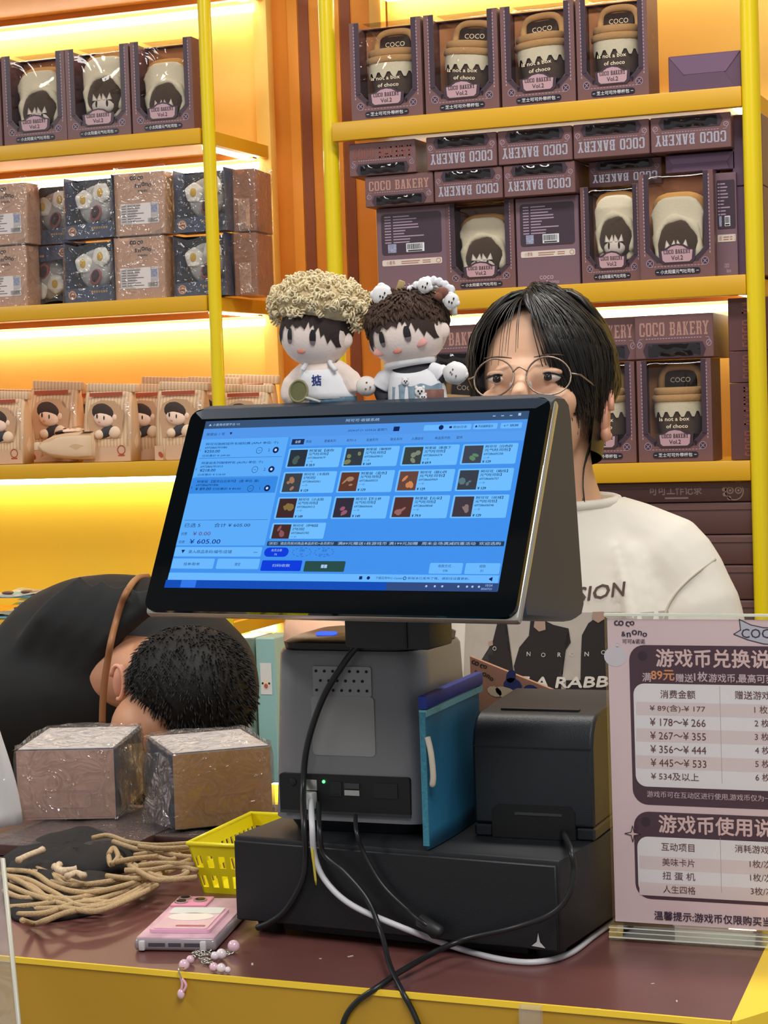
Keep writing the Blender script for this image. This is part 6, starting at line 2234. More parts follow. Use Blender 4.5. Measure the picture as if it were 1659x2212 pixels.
for i in range(90):            # left side
    t_ = rh.random()
    az0, el0 = -22 + 6 * rh.random(), 50 + 62 * t_
    st = sph(az0, el0) if el0 < 90 else sph(160, 180 - el0)
    az1 = -66 - 62 * t_ + rh.uniform(-6, 6)
    mid = sph(az1 * .75, 56, 1.03)
    low_ = sph(az1, 14, 1.03 + .02 * rh.random())
    en = sph(az1 - 12, -26 - 16 * rh.random(), 1.0)
    lock([st, mid, low_, en], .0050 + .0025 * rh.random(), .35)
for i in range(120):           # curtain over the right forehead, swept to the ear
    t_ = rh.random()
    st = sph(-12 + 6 * rh.random(), 56 + 22 * rh.random())
    mid = sph(-2 + 38 * t_, 36 + 6 * rh.random(), 1.05)
    low_ = sph(20 + 46 * t_, 10, 1.06) + Vector((0, -.003, 0))
    en = sph(44 + 36 * t_, -20 - 20 * rh.random(), 1.04)
    lock([st, sph(-4 + 16 * t_, 52, 1.05), mid, low_, en], .0040 + .002 * rh.random(), .2)
for i in range(80):            # strands over the left temple
    t_ = rh.random()
    st = sph(-16 + 4 * rh.random(), 56 + 20 * rh.random())
    mid = sph(-36 - 22 * t_, 40, 1.05)
    en = sph(-58 - 22 * t_, -24 - 24 * rh.random(), 1.05)
    lock([st, sph(-22 - 14 * t_, 52, 1.05), mid, sph(-52 - 20 * t_, 8, 1.06), en], .0036, .2)
for i in range(14):            # thin see-through fringe following the two curtains
    az = -44 + 3.2 * i + rh.uniform(-2, 2)
    st = sph(-14 + 3 * rh.random(), 56 + 6 * rh.random())
    lock([st, sph(-14 + (az + 14) * .55, 40, 1.06), sph(-14 + (az + 14) * .9, 20, 1.07) + Vector((0, -.003, 0)), sph(az * 1.06, 6 - 12 * rh.random(), 1.05) + Vector((0, -.004, 0))], .0008, .3)
for i in range(260):           # fine single hairs over both curtains
    t_ = rh.random()
    k_ = 1.075 + .03 * rh.random()
    if i % 5 < 3:
        lock([sph(-12 + 6 * rh.random(), 56 + 24 * rh.random(), 1.03), sph(-4 + 40 * t_, 46 + 14 * rh.random(), k_), sph(14 + 66 * t_ + rh.uniform(-6, 6), 12, k_), sph(40 + 50 * t_, -24 - 26 * rh.random(), k_ - .01)], .0010, .4)
    else:
        lock([sph(-16 + 4 * rh.random(), 56 + 22 * rh.random(), 1.03), sph(-30 - 30 * t_, 44, k_), sph(-48 - 30 * t_ + rh.uniform(-4, 4), 8, k_), sph(-54 - 28 * t_, -30 - 34 * rh.random(), k_)], .0010, .4)
for i in range(9):             # loose wisps falling to the neck behind the ear
    az = 92 + 5 * i
    st = sph(az, 0, .98)
    e1_ = hp(*sph(az, -30, .95)); 
    lock([st, sph(az, -35, .95), sph(az + 3, -60, 1.05) + Vector((.006, 0, -.02)), sph(az, -70, 1.25) + Vector((.014 + .004 * rh.random(), 0, -.035))], .0011, .4)
wpart(lk, 'hair_locks', m_hair, parent=hair, fix=False)
# ---- glasses: things worn stay things
gl = thing('eyeglasses', 'thin metal framed round glasses worn by the woman', 'glasses', HC)
m_gold = mat('thin_gold_wire', rgb(150, 134, 122), .3, metal=.8)
for s in (-1, 1):
    lw_ = [HM @ Vector((s * .034 + .0265 * math.cos(a), -.098 + .010 * abs(math.cos(a)) * (1 if math.cos(a) * s > 0 else 0), -.010 + .0235 * math.sin(a))) - HC for a in [2 * math.pi * k / 28 for k in range(29)]]
    MB().tube(lw_, .0011, 6, caps=False).build('rim', m_gold, gl, smooth='all')
    MB().add([tuple(p) for p in lw_[:-1]], [tuple(range(28))]).build('lens', film('lens_film', rough=.02, refl=.5, base=.02), gl, fix=False)
    MB().tube([HM @ Vector(p) - HC for p in ((s * .0605, -.088, -.006), (s * .070, -.080, -.006), (s * .079, -.02, -.010), (s * .080, .012, -.014))], .0011, 6).build('temple', m_gold, gl, smooth='all')
    MB().ball(HM @ Vector((s * .012, -.094, -.020)) - HC, (.0025, .002, .005), 8, 6).build('nose_pad', film('pad_film', rough=.1, base=.1, milk=.3), gl, smooth='all')
MB().tube(smooth_path([HM @ Vector(p) - HC for p in ((-.009, -.099, -.004), (0, -.102, .001), (.009, -.099, -.004))], 4), .0011, 6).build('bridge', m_gold, gl, smooth='all')
# ---- tee
tee = MB()
nk = sh + Vector((0, .012, -.008))
def ring(c, rx, ry, n_=32):
    return [(c.x + rx * math.cos(2 * math.pi * k / n_), c.y + ry * math.sin(2 * math.pi * k / n_), c.z) for k in range(n_)]
tee.loft([ring(nk + Vector((0, 0, .012)), .072, .066), ring(nk + Vector((0, .004, -.018)), .105, .080), ring(nk + Vector((0, .008, -.050)), .148, .096), ring(nk + Vector((0, .006, -.10)), .165, .112), ring(nk + Vector((0, 0, -.20)), .162, .124), ring(nk + Vector((0, 0, -.34)), .168, .130), ring(nk + Vector((0, 0, -.48)), .178, .130)])
for s_, e0_, s in ((shR, elR, 1), (shL, elL, -1)):
    d_ = (e0_ - s_)
    tee.tube(smooth_path([nk + Vector((s * .06, .01, -.035)), s_ + Vector((-s * .012, 0, .012)), s_ + d_ * .25 + Vector((s * .014, 0, .012)), s_ + d_ * .55 + Vector((s * .018, 0, 0)), s_ + d_ * .86 + Vector((s * .022, 0, 0))], 4), [.056] * 4 + [.062] * 4 + [.065] * 4 + [.069] * 4 + [.076], 20)
    # soft folds running from the armpit
    for k in range(4):
        a0 = s_ + Vector((-s * .055, -.085, -.06 - .03 * k)); a1 = s_ + Vector((-s * (.10 + .012 * k), -.098, -.15 - .05 * k))
        tee.tube(smooth_path([s_ + Vector((-s * .02, -.06, -.02 - .02 * k)), a0, a1], 4), [.010, .013, .015, .016, .016, .015, .013, .011, .008], 8)
# folds from the neck to the armpit and across the shoulder
for k in range(3):
    f0 = nk + Vector((.085 + .022 * k, -.062 + .012 * k, -.035 - .006 * k)); f1 = nk + Vector((.118 + .016 * k, -.098 + .02 * k, -.15)); f2 = nk + Vector((.10 + .02 * k, -.112 + .02 * k, -.25))
    tee.tube(smooth_path([f0, f1, f2], 4), [.004, .008, .011, .012, .012, .011, .009, .007, .004], 8)
o = wpart(tee, 'tee_shirt', m_tee)
remesh(o, .0050, 3, .5)
tee_o = o
col = MB()
pts = []
for k in range(33):
    a = 2 * math.pi * k / 32
    pts.append((nk.x + .073 * math.cos(a), nk.y + .067 * math.sin(a), nk.z + .012 + .004 * math.sin(a)))
col.tube(pts, .0065, 8, caps=False)
wpart(col, 'collar', m_tee)
bvh = BVHTree.FromPolygons([v.co.copy() for v in tee_o.data.vertices], [tuple(p.vertices) for p in tee_o.data.polygons])


def on_tee(mb, lift=.0012, cut=.012):
    """lay a flat print on the cloth"""
    bm = bmesh.new()
    vv = [bm.verts.new(p) for p in mb.v]
    for f_ in mb.f:
        try:
            bm.faces.new([vv[i] for i in f_])
        except ValueError:
            pass
    bmesh.ops.triangulate(bm, faces=bm.faces[:])
    for _ in range(5):
        le = [e2 for e2 in bm.edges if e2.calc_length() > cut]
        if not le:
            break
        bmesh.ops.subdivide_edges(bm, edges=le, cuts=1)
        bmesh.ops.triangulate(bm, faces=bm.faces[:])
    for v_ in bm.verts:
        hit = bvh.ray_cast(Vector((v_.co.x, 1.9, v_.co.z)), Vector((0, 1, 0)))
        if hit[0] is not None:
            v_.co.y = hit[0].y - lift
    out = MB()
    out.bm(bm)
    return out


sm_ = []
for px, py in ((1568, 1190), (1545, 1208), (1512, 1232), (1482, 1258), (1458, 1285), (1442, 1312), (1430, 1345)):
    d_ = ray(px, py)
    hit = bvh.ray_cast(Vector((0, 0, CZ)), d_)
    if hit[0] is not None:
        sm_.append(hit[0] - d_.normalized() * .0005)
if len(sm_) > 2:
    wpart(MB().tube(smooth_path(sm_, 4), .0018, 6), 'sleeve_seam', mat('seam_cotton', rgb(196, 186, 168), .9), parent=tee_o)

fy = bvh.ray_cast(Vector((nk.x + .03, 1.9, nk.z - .25)), Vector((0, 1, 0)))[0]
TY = fy.y if fy else 2.28


def TP(px, py):
    p = at_y(px, py, TY)
    return p.x, p.z


def tpoly(mb, pts):
    mb.flat([TP(*p) for p in pts])


mb = MB(); tpoly(mb, [(985, 1322), (1420, 1330), (1420, 1500), (985, 1492)])
wpart(on_tee(mb, .0010), 'photo_print', mat('grey_photo', rgb(190, 182, 170), .85, noise=.2, nscale=25), parent=tee_o, smooth='all', fix=False)
mb = MB()
tpoly(mb, [(1068, 1335), (1085, 1338), (1092, 1375), (1108, 1452), (1020, 1446), (1042, 1415), (1056, 1390)])
tpoly(mb, [(1140, 1340), (1165, 1340), (1190, 1352), (1222, 1360), (1228, 1390), (1210, 1420), (1212, 1492), (1120, 1488), (1108, 1440), (1118, 1400), (1138, 1375)])
tpoly(mb, [(1262, 1350), (1278, 1338), (1296, 1338), (1318, 1362), (1322, 1420), (1315, 1492), (1252, 1490), (1250, 1420), (1250, 1375)])
tpoly(mb, [(1000, 1464), (1110, 1468), (1110, 1494), (1000, 1490)])
tpoly(mb, [(1222, 1470), (1420, 1472), (1420, 1496), (1222, 1494)])
wpart(on_tee(mb, .0018), 'robed_figures', mat('black_photo', rgb(38, 33, 32), .85), parent=tee_o, smooth='all', fix=False)
mb = MB()
tpoly(mb, [(1270, 1326), (1292, 1326), (1294, 1342), (1282, 1350), (1270, 1342)])
tpoly(mb, [(1150, 1340), (1172, 1342), (1174, 1362), (1160, 1366), (1148, 1356)])
tpoly(mb, [(1046, 1390), (1056, 1386), (1058, 1396), (1048, 1400)])
wpart(on_tee(mb, .0024), 'figure_highlights', mat('tan_photo', rgb(170, 142, 126), .85), parent=tee_o, smooth='all', fix=False)
mb = MB()
for ch, px, py in (('O', 1062, 1408), ('N', 1140, 1418), ('O', 1172, 1420), ('R', 1206, 1420), ('O', 1232, 1420), ('N', 1262, 1420), ('O', 1295, 1418)):
    x_, z_ = TP(px, py)
    put_text(mb, ch, x_, z_, .0052, 0, 'c', bold=.01)
x_, z_ = TP(1062, 1484)
put_text(mb, 'LIKE A RABBIT', x_, z_ + .001, .0125, 0, 'l', width=.165, bold=.04, slant=.2)
wpart(on_tee(mb, .0026, .02), 'print_lettering', mat('white_photo_ink', rgb(222, 216, 206), .85), parent=tee_o, smooth='all', fix=False)
mb = MB()
x_, z_ = TP(1334, 1292)
Mr = Matrix.Translation((x_, 0, z_)) @ Matrix.Rotation(math.radians(-7), 4, 'Y')
put_text(mb, 'PASSION', 0, 0, .0165, 0, 'r', width=.098, bold=.025, slant=.2, M=Mr)
wpart(on_tee(mb, .0015, .02), 'chest_lettering', mat('brown_ink_cloth', rgb(92, 72, 66), .85), parent=tee_o, smooth='all', fix=False)
tr_ = MB()
tr_.loft([ring(Vector((neck1.x, neck1.y, .93)), .165, .115), ring(Vector((neck1.x, neck1.y, .80)), .165, .12), ring(Vector((neck1.x, neck1.y, .74)), .165, .12)])
for s in (-1, 1):
    hx = neck1.x + s * .08
    tr_.tube([(hx, neck1.y, .80), (hx, neck1.y + .01, .46), (hx, neck1.y + .02, .10)], [.092, .078, .065], 14)
o = wpart(tr_, 'trousers', mat('dark_trousers', rgb(40, 42, 50), .8))
remesh(o, .009, 4, .5)

# ------------------------------------------------------------------ bent man in black
YM = 2.52
man = thing('person', 'man in a black shirt bent low over the counter with short black hair', 'person', (at_y(150, 1500, YM + .2).x, YM + .2, 0))
ml = Vector(man.location)


def mpart(mb, name, m_, parent=None):
    o_2 = mb.build(name, m_, parent or man, smooth='all')
    if parent is None:
        o_2.location = -ml
    return o_2


m_hd = at_y(408, 1476, YM - .02)
nkb = at_y(258, 1452, YM + .05)
bk0 = at_y(190, 1400, YM + .20)
bd = MB()
bd.ball(m_hd + Vector((0, .0, -.004)), (.066, .076, .064), 24, 16)
bd.ball(m_hd + Vector((-.045, -.035, -.055)), (.055, .06, .05), 16, 12)
bd.ball(m_hd + Vector((-.075, -.06, -.075)), (.028, .03, .028), 12, 8)
bd.tube([m_hd + Vector((-.02, .03, .0)), nkb, nkb + Vector((-.03, .10, -.01))], [.058, .056, .075], 16)
bd.tube(smooth_path([nkb + Vector((0, .08, -.03)), bk0 + Vector((-.04, .1, -.03)), bk0 + Vector((-.10, .26, -.14)), Vector((bk0.x - .12, bk0.y + .30, .92))], 4), [.10] * 4 + [.14] * 4 + [.14] * 4 + [.14], 18)
aL = bk0 + Vector((-.16, .02, -.07)); aLe = aL + Vector((-.06, -.08, -.24)); aLw = aLe + Vector((.12, .02, -.10))
aR = nkb + Vector((.05, .20, -.08)); aRe = aR + Vector((-.02, -.02, -.27)); aRw = aRe + Vector((-.16, -.03, .0))
for s_, e0_, w0_ in ((aL, aLe, aLw), (aR, aRe, aRw)):
    bd.tube(smooth_path([s_, (s_ + e0_) / 2, e0_, (e0_ + w0_) / 2, w0_], 4), [.06] * 4 + [.05] * 4 + [.042] * 4 + [.034] * 4 + [.026], 14)
    dv = (w0_ - e0_).normalized(); sd = dv.cross(Vector((0, 0, 1))).normalized()
    bd.tube([w0_, w0_ + dv * .05, w0_ + dv * .09], [.026, .038, .034], 12, flatten=.5)
    for k in range(4):
        o0 = w0_ + dv * .085 + sd * (-.028 + k * .0185)
        bd.tube([o0, o0 + dv * .035, o0 + dv * (.065, .075, .078, .062)[k] + Vector((0, 0, -.015))], [.0095, .009, .007], 8)
    th0 = w0_ + dv * .03 - sd * .03
    bd.tube([th0, th0 + dv * .03 - sd * .02, th0 + dv * .055 - sd * .024], [.011, .010, .008], 8)
for s in (-1, 1):
    hx = Vector((bk0.x - .12 + s * .09, bk0.y + .30, .94))
    bd.tube([hx, Vector((hx.x, hx.y - .02, .48)), Vector((hx.x, hx.y + .03, .08)), Vector((hx.x, hx.y, .03))], [.095, .068, .048, .045], 14)
    bd.ball((hx.x, hx.y - .07, .03), (.045, .12, .030), 12, 8)
o = mpart(bd, 'body', mat('tan_skin', rgb(206, 150, 116), .5, sss=.08, noise=.05, nscale=30))
remesh(o, .0055, 6, .5)
hr = MB()
hr.ball(at_y(412, 1462, YM - .02), (.083, .094, .072), 30, 20, rot=(0, .15, 0))
hr.ball(at_y(455, 1510, YM - .025), (.056, .080, .066), 24, 16)
hr.ball(at_y(430, 1480, YM - .05), (.070, .07, .066), 24, 16)
o = mpart(hr, 'hair', mat('short_black_hair', rgb(20, 19, 20), .7, noise=.35, nscale=160, bump=.5, bscale=420))
remesh(o, .005, 12, .6)
hs = MB()
rs_ = random.Random(8)
vl = o.data.vertices
for i in range(2600):
    v_ = vl[rs_.randrange(len(vl))]
    n_ = v_.normal
    if n_.y > .5:
        continue
    d_ = (n_ * .55 + Vector((rs_.uniform(-.3, .3) + .25, -.35, -.5))).normalized()
    p = v_.co
    L_ = rs_.uniform(.008, .015)
    hs.tube([p - n_ * .001, p + d_ * L_ * .5 + n_ * .0008, p + d_ * L_], [.0011, .0009, .0003], 4)
mpart(hs, 'short_strands', mat('crop_hair', rgb(16, 15, 16), .55), o)
er = MB()
ep = at_y(260, 1472, YM - .045)
er.ball(ep, (.011, .012, .026), 14, 10, rot=(.2, .15, 0))
er.tube([ep + Vector((.010 * math.cos(a), -.009, .024 * math.sin(a))) for a in [math.radians(-100 + 20 * k) for k in range(14)]], .0032, 8)
mpart(er, 'ear', mat('ear_skin', rgb(226, 164, 136), .5, sss=.1))
# black shirt: dome of the back traced from the outline, with real depth
sc_ = MB()
def sec(px, top, bot, Yc, ry):
    a_, b2 = at_y(px, top, Yc), at_y(px, bot, Yc)
    c = (a_ + b2) / 2
    hz = (a_.z - b2.z) / 2
    return [(c.x, c.y + ry * math.cos(t_), c.z + hz * math.sin(t_)) for t_ in [2 * math.pi * k / 28 for k in range(28)]]
secs = [(-25, 1470, 1640, YM + .10, .05), (10, 1400, 1660, YM + .14, .12), (55, 1330, 1680, YM + .17, .17), (110, 1272, 1690, YM + .19, .20), (170, 1246, 1690, YM + .20, .21), (240, 1239, 1680, YM + .20, .21), (310, 1245, 1660, YM + .20, .20), (370, 1268, 1640, YM + .19, .18), (430, 1310, 1620, YM + .18, .15), (485, 1360, 1600, YM + .17, .12), (520, 1420, 1580, YM + .16, .07), (530, 1470, 1550, YM + .16, .03)]
sc_.loft([sec(*s_) for s_ in secs])
sc_.tube(smooth_path([aL + Vector((.03, .02, .02)), aL, (aL + aLe) / 2, aL + (aLe - aL) * .75], 4), .085, 16)
sc_.tube(smooth_path([bk0 + Vector((-.02, .06, -.04)), bk0 + Vector((-.06, .2, -.12)), Vector((bk0.x - .12, bk0.y + .28, .90))], 4), [.16] * 8 + [.17], 18)
# shirt folds
for k in range(4):
    p0 = at_y(190 + 50 * k, 1262 + 8 * k, YM + .03); p1 = at_y(40 + 40 * k, 1430 + 20 * k, YM + .03)
    sc_.tube(smooth_path([p0, (p0 + p1) / 2 + Vector((.0, -.02, .01)), p1], 4), [.02] * 9, 10)
o = mpart(sc_, 'black_shirt', mat('black_shirt', rgb(26, 28, 30), .8, noise=.2, nscale=14, bump=.3, bscale=18))
remesh(o, .0075, 14, .6)
bvm = BVHTree.FromPolygons([v.co.copy() for v in o.data.vertices], [tuple(p.vertices) for p in o.data.polygons])
tr2 = MB()
for s in (-1, 1):
    hx = Vector((bk0.x - .12 + s * .09, bk0.y + .30, .92))
    tr2.tube([hx, Vector((hx.x, hx.y - .02, .48)), Vector((hx.x, hx.y + .03, .10))], [.115, .085, .065], 14)
o = mpart(tr2, 'trousers', MATS['dark_trousers'])
remesh(o, .01, 4, .5)
# strap round his neck, lying on the shirt
st_ = []
for px, py in ((320, 1246), (296, 1250), (276, 1275), (262, 1305), (250, 1345), (240, 1385), (233, 1425), (226, 1470), (222, 1520), (221, 1562)):
    d_ = ray(px, py)
    hit = bvm.ray_cast(Vector((0, 0, CZ)), d_)
    p = hit[0] if hit[0] is not None else at_y(px, py, YM + .1)
    if py > 1360:
        p = at_y(px, py, min(p.y, nkb.y - .085))
    st_.append(p - d_.normalized() * .004)
strap = MB().tube(smooth_path(st_, 5), .0050, 10).build('bag_strap', mat('tan_leather', rgb(150, 100, 62), .5), None, smooth='all')
tag(strap, 'tan leather strap over the bent man\'s shoulder', 'strap')
# ------------------------------------------------------------------ two plush dolls standing on the screen
YT = MC.y + .5 * 0
top_c = MC + EN * (.1035 * math.sin(TH) + .020) + Vector((0, 0, .1035 * math.cos(TH)))
YD = top_c.y + .010
m_pl = mat('pale_plush', rgb(240, 222, 212), .9, sheen=.3, bump=.15, bscale=400)
m_ws = mat('white_cotton', rgb(234, 234, 238), .85, bump=.15, bscale=120)
m_dkh = mat('dark_doll_hair', rgb(48, 36, 34), .85, bump=.4, bscale=300)
ZM = MC.z + .0935 + .0006    # top of the housing


def dp(px, py, dy=0.0):
    return at_y(px, py, YD + dy)


def doll_root(name, label, px):
    p = dp(px, 870)
    return thing(name, label, 'doll', (p.x, YD, ZM))


def dbuild(mb, root, name, m_, parent=None, fix=True):
    o_3 = mb.build(name, m_, parent or root, smooth='all', fix=fix)
    if parent is None:
        o_3.location = -Vector(root.location)
    return o_3


K = (dp(700, 700) - dp(600, 700)).length / 100.0      # metres per pixel at the dolls


def face(root, cx, cy, w, h, tilt, blush):
    """tilted head with embroidered face; returns head matrix"""
    c = dp(cx, cy)
    Mh = Matrix.Translation(c) @ Matrix.Rotation(math.radians(-21 + 14), 4, 'Z') @ Matrix.Rotation(tilt, 4, 'Y')
    return Mh


def make_doll(label, hx, hy, hw, hh, tilt, style):
    root = doll_root('plush_doll', label, hx)
    Mh = face(root, hx, hy, hw, hh, tilt, style == 2)
    W_, H_ = hw * K / 2, hh * K / 2
    D_ = W_ * .82
    hd = MB().ball((0, 0, 0), (W_, D_, H_), 26, 18, M=Mh)
    for s in (-1, 1):
        hd.ball((s * W_ * .93, 0, -H_ * .12), (W_ * .20, W_ * .13, W_ * .22), 12, 8, M=Mh)
    head = dbuild(hd, root, 'head', m_pl)
    def on(x, z, out=.0):
        """point on the face at x, z (fractions of the half size)"""
        yy = -D_ * math.sqrt(max(0.02, 1 - x * x - z * z)) - out
        return (x * W_, yy, z * H_)
    # stitched eyes: dark above, grey below
    for s, x_ in ((-1, -.34), (1, .36)):
        pts = []
        ev = MB(); eg = MB()
        for (za, zb_2, mbx) in ((-.30, .14, ev), (-.33, -.20, eg)):
            vs, fs = [], []
            n_ = 6
            for j in range(n_ + 1):
                zz = za + (zb_2 - za) * j / n_
                hw_ = .085 * math.sqrt(max(.05, 1 - ((zz + .09) / .26) ** 2))
                vs += [on(x_ - hw_, zz, .0008 if mbx is ev else .0011), on(x_ + hw_, zz, .0008 if mbx is ev else .0011)]
            for j in range(n_):
                fs.append((2 * j, 2 * j + 1, 2 * j + 3, 2 * j + 2))
            mbx.add(vs, fs, Mh)
        ob = dbuild(ev, root, 'eye', m_black, head, False)
        ob = dbuild(eg, root, 'eye_shine', mat('grey_stitch', rgb(120, 104, 110), .7), head, False)
    mo = MB()
    mo.ball(on(-.02, -.52, 0), (W_ * .13, .0012, H_ * .09), 10, 6, M=Mh)
    dbuild(mo, root, 'mouth', mat('peach_stitch', rgb(214, 140, 120), .8), head)
    if style == 2:
        for s in (-1, 1):
            ck = MB().ball(on(s * .56, -.42, -.0006), (W_ * .20, .0016, H_ * .13), 12, 6, M=Mh)
            dbuild(ck, root, 'cheek', mat('blush_pink', rgb(240, 176, 166), .9), head)
    return root, head, Mh, W_, H_, D_, on


# ---- doll 1: curly cream wig, white vest, racket
r1, h1, M1, W1, H1, D1, on1 = make_doll('plush doll in a curly cream wig and white vest, holding a small racket', 682, 722, 148, 130, .10, 1)
# zig-zag fringe
def fringe(root, head, Mh, W_, H_, on, teeth, m_, base=.30):
    fb = MB()
    n_ = len(teeth) - 1
    nv = 6
    vs, fs = [], []
    for i, tz in enumerate(teeth):
        x_ = -.92 + 1.84 * i / n_
        lim = math.sqrt(max(.02, .97 - x_ * x_))
        zt = min(base + .40, lim)
        zb_3 = max(min(tz, zt - .02), -lim)
        for j in range(nv + 1):
            vs.append(on(x_, zb_3 + (zt - zb_3) * j / nv, .0014))
    for i in range(n_):
        for j in range(nv):
            a_ = i * (nv + 1) + j
            fs.append((a_, a_ + nv + 1, a_ + nv + 2, a_ + 1))
    fb.add(vs, fs, Mh)
    return dbuild(fb, root, 'fringe', m_, head, False)
fringe(r1, h1, M1, W1, H1, on1, [-.36, -.40, -.10, -.28, .10, .26, .16, .10, .14, .30, .22, .14, .20, .26, .20, .12, .40, .18, .30, .06, .24, -.08, .04, -.26, -.10, -.36, -.34], m_dkh)
hc = MB()
hc.ball((0, D1 * .12, H1 * .22), (W1 * 1.05, D1 * 1.0, H1 * .92), 24, 14, M=M1)
dbuild(hc, r1, 'hair', m_dkh, h1)
rc_ = random.Random(3)
m_curl = mat('cream_curl', rgb(244, 228, 188), .75, noise=.2, nscale=90)
wb_ = MB().ball((0, .004, H1 * .92), (W1 * 1.30, D1 * 1.12, H1 * .80), 26, 16, M=M1)
wig = dbuild(wb_, r1, 'wig', mat('wig_base', rgb(226, 204, 160), .9, noise=.4, nscale=120, bump=.8, bscale=160), h1)
cl = MB()
for i in range(620):
    a = rc_.uniform(0, 2 * math.pi); b_ = math.asin(rc_.uniform(-.85, 1))
    n_ = Vector((math.cos(b_) * math.cos(a), math.cos(b_) * math.sin(a), math.sin(b_)))
    if n_.y > .55:
        continue
    if n_.z < -.30 and n_.x > -.72 and n_.x < .80:
        continue
    sw = rc_.uniform(.98, 1.12)
    base_ = Vector((n_.x * W1 * 1.33 * sw, .004 + n_.y * D1 * 1.15 * sw, H1 * .92 + n_.z * H1 * (.84 if n_.z > -.2 else 1.15) * sw))
    r_ = rc_.uniform(.0016, .0034)
    ax = Vector((rc_.uniform(-1, 1), rc_.uniform(-1, 1), rc_.uniform(-1, 1))).normalized()
    u_ = ax.orthogonal().normalized(); v_ = ax.cross(u_)
    tn = rc_.uniform(1.2, 2.3)
    pts = []
    N_ = int(8 * tn)
    for k in range(N_ + 1):
        t_ = 2 * math.pi * tn * k / N_
        pts.append(base_ + u_ * (r_ * math.cos(t_)) + v_ * (r_ * math.sin(t_)) + ax * (.0028 * (k / N_ - .5)) * 2)
    cl.tube([M1 @ p for p in pts], .00085, 5)
dbuild(cl, r1, 'curls', m_curl, wig, False)
# body, arms, vest, shorts
bm_ = MB()
cB = dp(700, 822)
bm_.loft([[tuple(dp(cx_, cy_) + Vector((rx_ * K * math.cos(t_), ry_ * K * math.sin(t_), 0))) for t_ in [2 * math.pi * k / 22 for k in range(22)]] for cx_, cy_, rx_, ry_ in ((702, 871, 54, 34), (700, 845, 56, 36), (696, 815, 50, 33), (690, 790, 40, 28), (688, 775, 28, 22))])
bm_.tube(smooth_path([dp(662, 796), dp(636, 820), dp(626, 852), dp(640, 868)], 5), [16 * K] * 6 + [19 * K] * 6 + [16 * K] * 4, 14)
bm_.tube(smooth_path([dp(725, 792), dp(752, 812), dp(766, 838), dp(768, 848)], 5), [17 * K] * 6 + [20 * K] * 6 + [18 * K] * 4, 14)
o = dbuild(bm_, r1, 'body', m_pl)
remesh(o, .0016, 4, .5)
bmv = MB().ball(dp(792, 834, -.004), (22 * K, 18 * K, 20 * K), 14, 10)
hb = dbuild(bmv, r1, 'mitten', mat('white_mitten', rgb(238, 230, 224), .85), None)
mm = MB()
for q in ((792, 826), (790, 840), (800, 836)):
    mm.ball(dp(q[0], q[1], -.004 - 17 * K), (2.2 * K, .0008, 1.6 * K), 6, 5)
dbuild(mm, r1, 'mitten_stitch', mat('grey_stitch', rgb(120, 104, 110), .7), hb)
vs_ = MB()
vs_.loft([[tuple(dp(cx_, cy_) + Vector((rx_ * K * math.cos(t_), ry_ * K * math.sin(t_), dzz * math.sin(t_)))) for t_ in [2 * math.pi * k / 26 for k in range(26)]] for cx_, cy_, rx_, ry_, dzz in ((708, 862, 60, 39, 0), (706, 848, 59, 38, 0), (700, 822, 52.5, 35.5, 0), (694, 800, 46, 32.5, .001), (691, 786, 40, 29.5, .006))], caps=False)
vest = dbuild(vs_, r1, 'vest', m_ws)
vest.modifiers.new('thick', 'SOLIDIFY').thickness = .001
for xs_ in ((664, 652, 656), (712, 726, 728)):
    sp = MB().tube(smooth_path([dp(xs_[1], 800, -.014), dp(xs_[0], 782, -.010), dp(xs_[2], 778, .006)], 4), .0022, 8)
    dbuild(sp, r1, 'strap', m_ws, vest)
def place_glyph(root, parent, s, px, py, hpx, dy, m_, rz=.0):
    t = MB()
    p = dp(px, py, dy)
    put_text(t, s, 0, 0, hpx * K, 0, 'c', bold=.03, M=Matrix.Translation(p) @ Matrix.Rotation(-.1, 4, 'Z') @ Matrix.Rotation(rz, 4, 'Y'))
    return dbuild(t, root, 'chest_character', m_, parent)
place_glyph(r1, vest, '掂', 684, 833, 21, -36.6 * K, mat('blue_embroidery', rgb(32, 52, 130), .7))
sh_ = MB()
sh_.loft([[tuple(dp(cx_, cy_) + Vector((rx_ * K * math.cos(t_), ry_ * K * math.sin(t_), 0))) for t_ in [2 * math.pi * k / 22 for k in range(22)]] for cx_, cy_, rx_, ry_ in ((712, 874, 57, 37), (711, 858, 58, 37.5))])
dbuild(sh_, r1, 'shorts', mat('denim', rgb(96, 128, 150), .8, noise=.3, nscale=200))
rk = thing('toy_racket', 'tiny olive green toy racket leaning on the curly doll', 'racket', dp(645, 845, -.022))
q0 = Vector(rk.location)
rp_ = [Vector((19 * K * math.cos(a), 0, 21 * K * math.sin(a))) for a in [2 * math.pi * k / 24 for k in range(25)]]
Mrk = Matrix.Rotation(.35, 4, 'Y')
MB().tube([Mrk @ p for p in rp_], .0011, 8, caps=False).build('frame', mat('olive_plastic', rgb(140, 138, 96), .4), rk, smooth='all')
MB().add([tuple(Mrk @ p) for p in rp_[:-1]], [tuple(range(24))]).build('face', mat('olive_mesh', rgb(116, 116, 76), .5, noise=.2, nscale=600), rk, fix=False)
hx0, hx1 = dp(660, 858, -.022) - q0, dp(692, 868, -.020) - q0
MB().tube([hx0, hx1], .0013, 8).build('handle', mat('silver_handle', rgb(196, 196, 190), .3), rk, smooth='all')

